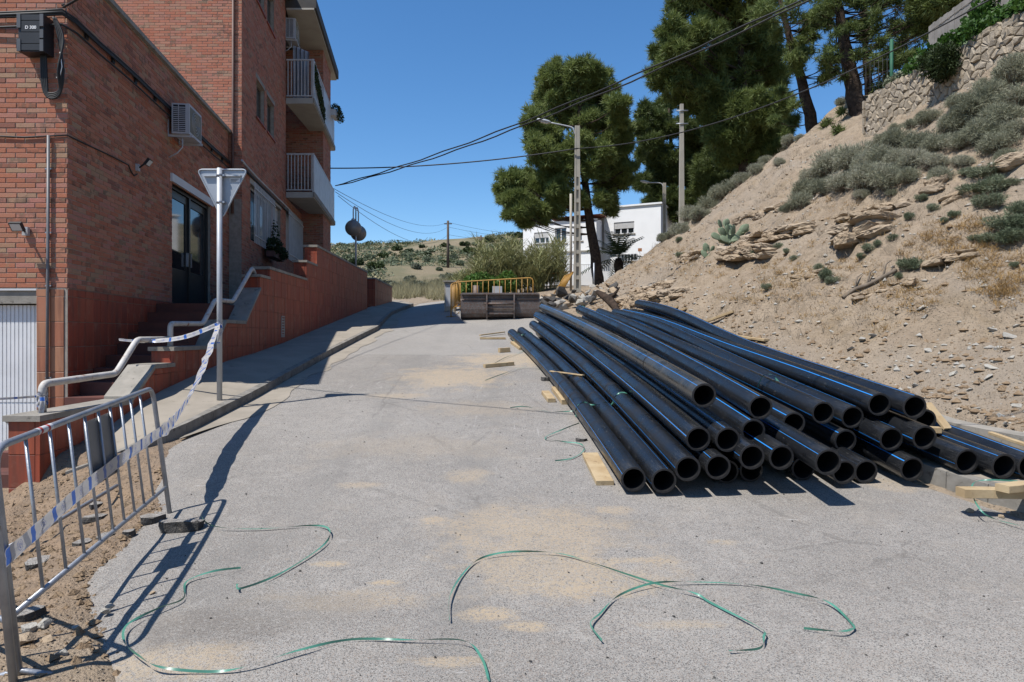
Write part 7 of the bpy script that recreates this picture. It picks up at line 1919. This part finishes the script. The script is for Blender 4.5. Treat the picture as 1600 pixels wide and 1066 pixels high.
for (px, py, s, m) in [(165, 962, .035, 'pale'), (172, 955, .03, 'pale'), (238, 932, .02, 'rock'), (133, 1006, .03, 'rock'), (95, 1030, .035, 'pale'), (70, 985, .05, 'pale'), (75, 1005, .04, 'rock'), (40, 1010, .06, 'rock'), (120, 985, .025, 'pale'), (1190, 884, .012, 'chunk'), (1515, 803, .035, 'rock'), (1565, 812, .03, 'rock'), (1575, 806, .025, 'pale')]:
    p = gpt(px, py, road=True); p.z = max(g1(p.x, p.y), -9); p.z = max(p.z, rz_(p.x, p.y) if p.x > float(itp(p.y, ROADL)) else p.z)
    me = hull(hullpts(s, s * .8, s * .55, 14), M[m], 'pebble'); o = link('pebble', me, None, label='small loose pebble lying near the road edge', cat='pebble', group='pebbles by the road edge'); o.location = p + Vector((0, 0, s * .3)); o.rotation_euler = (0, 0, rk.uniform(0, 6))
# rubble heap round the lamp pole foot
for k in range(70):
    px = 828 + 135 * rk.random(); t = (px - 828) / 135; py = 492 - 34 * t + rk.uniform(-12, 10)
    p = gpt(px, py, 17); p.y = min(max(p.y, 19.2), 28.5); p.x = P(px, 0, p.y).x
    s = rk.uniform(.10, .30); hgt = .35 * math.sin(math.pi * min(1, max(0, (px - 820) / 150))) * rk.random()
    me = hull(hullpts(s, s * rk.uniform(.6, .9), s * rk.uniform(.35, .6), 14), M[rk.choice(['chunk', 'chunk', 'rock', 'pale', 'clod'])], 'rubble_piece')
    o = link('rubble_piece', me, None, label='broken asphalt and rock piece heaped at the lamp pole foot', cat='rubble', group='rubble heap by the lamp pole'); o.location = (p.x, p.y, max(g1(p.x, p.y), float(base(p.x, p.y))) + hgt + s * .15); o.rotation_euler = (rk.uniform(-.7, .7), rk.uniform(-.7, .7), rk.uniform(0, 6.3))
lg = thing('charred_log', tuple(gpt(955, 482, 17)), 'dark forked log lying at the slope foot behind the pipes', 'log')
a = P(933, 456, 21); b = P(968, 490, 19.5)
mb = MB(); mb.tube(catm([a, a.lerp(b, .5) + Vector((.05, 0, .05)), b], 5), [.06 + .07 * math.sin(i / 10 * 3.1) for i in range(11)], 8); mb.build('trunk', M['bark'], lg)
c = a.lerp(b, .45); mb = MB(); mb.tube([c, c + Vector((.25, .1, .22)), c + Vector((.4, .1, .42))], [.07, .05, .02], 6); mb.build('branch', M['bark'], lg)
# dead branch lying on the slope
db = thing('dead_branch', tuple(gpt(1360, 460)), 'dry dead branch lying on the bare slope', 'branch')
pts = [gpt(a_, b_) + Vector((0, 0, .05)) for a_, b_ in ((1317, 470), (1335, 457), (1355, 450), (1380, 437), (1400, 427))]
mb = MB(); mb.tube(catm(pts, 3), .035, 6); mb.build('stem', M['twig'], db)
for k in (1, 2, 3): mb = MB(); mb.tube([pts[k], pts[k] + Vector((.1, .1, .22)), pts[k] + Vector((.25, .2, .3))], [.02, .014, .005], 5); mb.build('twig', M['twig'], db)
# ------------------------------------------------------------------ prickly pear
pc_b = gpt(1138, 384); pcx = thing('prickly_pear', tuple(pc_b), 'prickly pear cactus with grey green pads on the rock ledge', 'cactus')
rc = random.Random(15)
for k in range(34):
    th = rc.uniform(-1.15, 1.15); dep = rc.uniform(-.3, .3); lvl = rc.choice([0, 0, 1, 1, 2]); S = .17 * rc.uniform(.75, 1.15)
    c = pc_b + Vector((math.sin(th) * (.16 + .22 * lvl), dep * .6, .12 + math.cos(th) * (.08 + .22 * lvl)))
    d = Vector((math.sin(th), rc.uniform(-.3, .3), math.cos(th))).normalized(); fn = Vector((rc.uniform(-.6, .6), -1, rc.uniform(-.2, .3))); sd = d.cross(fn).normalized(); fn = sd.cross(d).normalized()
    mb = MB(); mb.smooth = True; n0 = len(mb.v); R_ = 14
    rings = [(-1, 0), (-.8, .6), (-.3, .92), (.3, 1.0), (.8, .68), (1.0, 0)]
    for (u_, w_) in [(-1.0, .12), (-.7, .55), (-.2, .9), (.3, 1.0), (.75, .75), (1.0, .15)]:
        for j in range(R_):
            a = 2 * math.pi * j / R_; mb.v.append(tuple(c + d * u_ * S + sd * (w_ * math.cos(a) * S * .55) + fn * (w_ * math.sin(a) * .022)))
    for i in range(5):
        for j in range(R_): mb.face([n0 + i * R_ + j, n0 + i * R_ + (j + 1) % R_, n0 + (i + 1) * R_ + (j + 1) % R_, n0 + (i + 1) * R_ + j])
    mb.face([n0 + j for j in range(R_)]); mb.face([n0 + 5 * R_ + j for j in range(R_)]); mb.build('pad', M['cactus'], pcx)
pc2 = gpt(1104, 398); q2 = thing('prickly_pear', tuple(pc2), 'small prickly pear cluster lower left of the rock ledge', 'cactus')
src = [o for o in pcx.children][:6]
for o in src:
    c_o = o.copy(); COL.objects.link(c_o); c_o.parent = q2; c_o.scale = (.8, .8, .8); c_o.location = (rc.uniform(-.1, .1), 0, -.15)

# ------------------------------------------------------------------ stone retaining wall on the crest
SWY0, SWY1 = 24.3, 10.5
sw = thing('stone_wall', (WALLX, 20, 8.4), 'rubble stone retaining wall with ivy on top of the slope', 'wall')
ztop = lambda y: 10.05 - .06 * (24.3 - y)
zbot = lambda y: min(7.9, g1(WALLX - .1, y) - .2)
mb = MB()
for i in range(14):
    ya, yb = SWY0 + (SWY1 - SWY0) * i / 14, SWY0 + (SWY1 - SWY0) * (i + 1) / 14; x = WALLX + .045
    mb.hexa([(x, ya, zbot(ya) - .5), (x, yb, zbot(yb) - .5), (x + .55, yb, zbot(yb) - .5), (x + .55, ya, zbot(ya) - .5)], [(x + .06, ya, ztop(ya) - .03), (x + .06, yb, ztop(yb) - .03), (x + .55, yb, ztop(yb) - .03), (x + .55, ya, ztop(ya) - .03)])
mb.build('wall_core', M['mortar'], sw)
rv = np.random.default_rng(101)
def voronoi_cells(U, Z, z0f, z1f, cell, seed):
    pts = []; nu = int(U / cell); 
    for i in range(nu):
        for j in range(-1, 15):
            pts.append(((i + .5 + (.25 if j % 2 else -.25) + rv.uniform(-.46, .46)) * cell, (j + .5 + rv.uniform(-.46, .46)) * cell * .62))
    cells = []
    for k, (a, b) in enumerate(pts):
        poly = [(a - 2 * cell, b - 2 * cell), (a + 2 * cell, b - 2 * cell), (a + 2 * cell, b + 2 * cell), (a - 2 * cell, b + 2 * cell)]
        for m, (c, d) in enumerate(pts):
            if m == k or abs(c - a) > 2.2 * cell or abs(d - b) > 2.2 * cell: continue
            mx, my = (a + c) / 2, (b + d) / 2; nx_, ny_ = c - a, d - b; L = math.hypot(nx_, ny_); mx -= nx_ / L * .008; my -= ny_ / L * .008
            q_ = []; 
            for i in range(len(poly)):
                p, r_ = poly[i], poly[(i + 1) % len(poly)]; sp = (p[0] - mx) * nx_ + (p[1] - my) * ny_; sr = (r_[0] - mx) * nx_ + (r_[1] - my) * ny_
                if sp <= 0: q_.append(p)
                if sp * sr < 0: t = sp / (sp - sr); q_.append((p[0] + (r_[0] - p[0]) * t, p[1] + (r_[1] - p[1]) * t))
            poly = q_
            if len(poly) < 3: break
        if len(poly) >= 3: cells.append(poly)
    return cells
U_ = SWY0 - SWY1; z0w = 7.6
for poly in voronoi_cells(U_, 3.0, None, None, .31, 3):
    cu = sum(p[0] for p in poly) / len(poly); cz = sum(p[1] for p in poly) / len(poly); y = SWY0 - cu; zt = ztop(y)
    if z0w + cz > zt + .05 or z0w + cz < zbot(y) + .05 or not (0 < cu < U_): continue
    poly = [(min(max(p[0], 0), U_), min(p[1], zt - z0w + .03)) for p in poly]
    n = len(poly); mb = MB(); lean = lambda z: WALLX + .06 * max(0, (z - 8)) / 2
    pr = rv.uniform(.015, .06)
    for (f, dep) in ((1.0, .07), (.96, -pr * .55), (.72, -pr)):
        for p in poly:
            u_, z_ = cu + (p[0] - cu) * f, z0w + cz + (p[1] - cz) * f; mb.v.append((lean(z_) + dep + (rv.uniform(-.02, .02) if f < .9 else 0), SWY0 - u_, z_))
    for k in range(2):
        for i in range(n): mb.face([k * n + i, k * n + (i + 1) % n, (k + 1) * n + (i + 1) % n, (k + 1) * n + i])
    mb.face([2 * n + i for i in range(n)]); mb.build('stone', M['stone'], sw)
# end stones
for k in range(7):
    mb = MB(); z = 8.0 + k * .3; mb.box((WALLX + .25, SWY0 + .03, z), (.5, .1, .27)); mb.build('quoin', M['stone'], sw)
iv = thing('ivy', (WALLX + .2, 18, 10), 'bright green ivy spilling along the top of the stone wall', 'ivy')
tr = []
for k in range(70):
    y = 21.6 - 10.5 * (k / 70) + rv.normal() * .15; s_ = .35 + .45 * min(1, (21.6 - y) / 4) * rv.random()
    tr.append(leaf_cloud(150, (WALLX + .35 + rv.normal() * .18, y, ztop(y) + .12 + .35 * s_ * rv.random()), (.38, .4, .24 + .25 * s_), .06, rv, .75))
for k in range(10):
    tr.append(leaf_cloud(150, (WALLX + .6 + rv.normal() * .2, 19.3 + rv.normal() * .3, ztop(19) + .4 + .9 * rv.random()), (.35, .4, .35), .06, rv, .75))
T_ = np.concatenate(tr); np_mesh('foliage', T_, M['ivy'], rv.random(len(T_)), parent=iv, org=ORG[iv.name])
mb = MB(); mb.tube([(WALLX + .3, 21.4, ztop(21) + .02), (WALLX + .35, 17, ztop(17) + .05), (WALLX + .3, 11.5, ztop(12) + .05)], .025, 6); mb.build('stem', M['twig'], iv)
wb_ = thing('wall_shrub', (WALLX - .2, 19.4, 9.3), 'dark green shrub growing out of the stone wall face', 'shrub')
T_ = np.concatenate([needles(np.array([WALLX - .22 + rv.normal() * .1, 19.6 + rv.normal() * .22, 9.1 + .6 * rv.random()]), .35, 170, .13, .02, rv, .3, 3) for k in range(10)])
np_mesh('foliage', T_, M['dark_shrub'], rv.random(len(T_)), parent=wb_, org=ORG[wb_.name])
mb = MB(); mb.tube([(WALLX + .05, 19.6, 8.9), (WALLX - .2, 19.6, 9.1), (WALLX - .25, 19.6, 9.5)], .03, 6); mb.build('stem', M['twig'], wb_)
lv_ = thing('garden_plant', (WALLX + .3, 22.6, 10), 'low broad leaved plant on the end of the stone wall', 'plant')
T_ = np.concatenate([leaf_cloud(120, (WALLX + .35 + rv.normal() * .1, 22.0 + .95 * rv.random(), ztop(22.4) + .16), (.25, .25, .2), .07, rv, .5) for k in range(8)])
np_mesh('foliage', T_, M['green_shrub'], rv.random(len(T_)), parent=lv_, org=ORG[lv_.name])
mb = MB(); mb.tube([(WALLX + .35, 22.4, 9.9), (WALLX + .35, 22.4, 10.2)], .02, 5); mb.build('stem', M['twig'], lv_)
M['screen'] = simple('grey_reed_screen', (.32, .29, .26), (.25, .225, .2), 3, .9, 0, .5, 50)
sfz = thing('screen_fence', (WALLX + 1.0, 20, 10), 'grey reed screen fence behind the ivy on the stone wall', 'fence')
for k in range(8):
    ya, yb = 21.9 - 1.3 * k, 21.9 - 1.3 * (k + 1) + .01; x = WALLX + .85
    mb = MB(); zt = 11.5 + (0 if k else -.0)
    for j in range(12):
        y0_, y1_ = ya + (yb - ya) * j / 12, ya + (yb - ya) * (j + 1) / 12
        mb.box2((x + rv.uniform(0, .012), y1_ + .004, 9.3), (x + .03, y0_, zt + rv.uniform(-.02, .02)))
    mb.build('reed_panel', M['screen'], sfz)
    for z in (10.2, 10.8, 11.3): mb = MB(); mb.tube([(x - .006, ya, z), (x - .006, yb, z)], .008, 5); mb.build('wire', M['twig'], sfz)
gp = thing('green_post', (WALLX + .9, 23.4, 9.8), 'green metal fence post at the end of the screen fence', 'post')
q_ = P(1393, 70, 23.6); mb = MB(); mb.tube([(q_.x, 23.6, 9.4), (q_.x, 23.6, P(0, 62, 23.6).z)], .055, 10); mb.build('shaft', simple('green_paint', (.02, .12, .06)), gp)
mb = MB()
for k in range(5): mb.tube([(q_.x + .02, 23.6 + .0, 9.6 + .4 * k), (q_.x - .6, 24.6, 9.6 + .4 * k)], .01, 4)
for k in range(8): mb.tube([(q_.x - .08 * k, 23.6 + .13 * k, 9.5), (q_.x - .08 * k, 23.6 + .13 * k, 11.3)], .008, 4)
mb.build('wire_mesh', M['cable'], gp, kind='stuff')
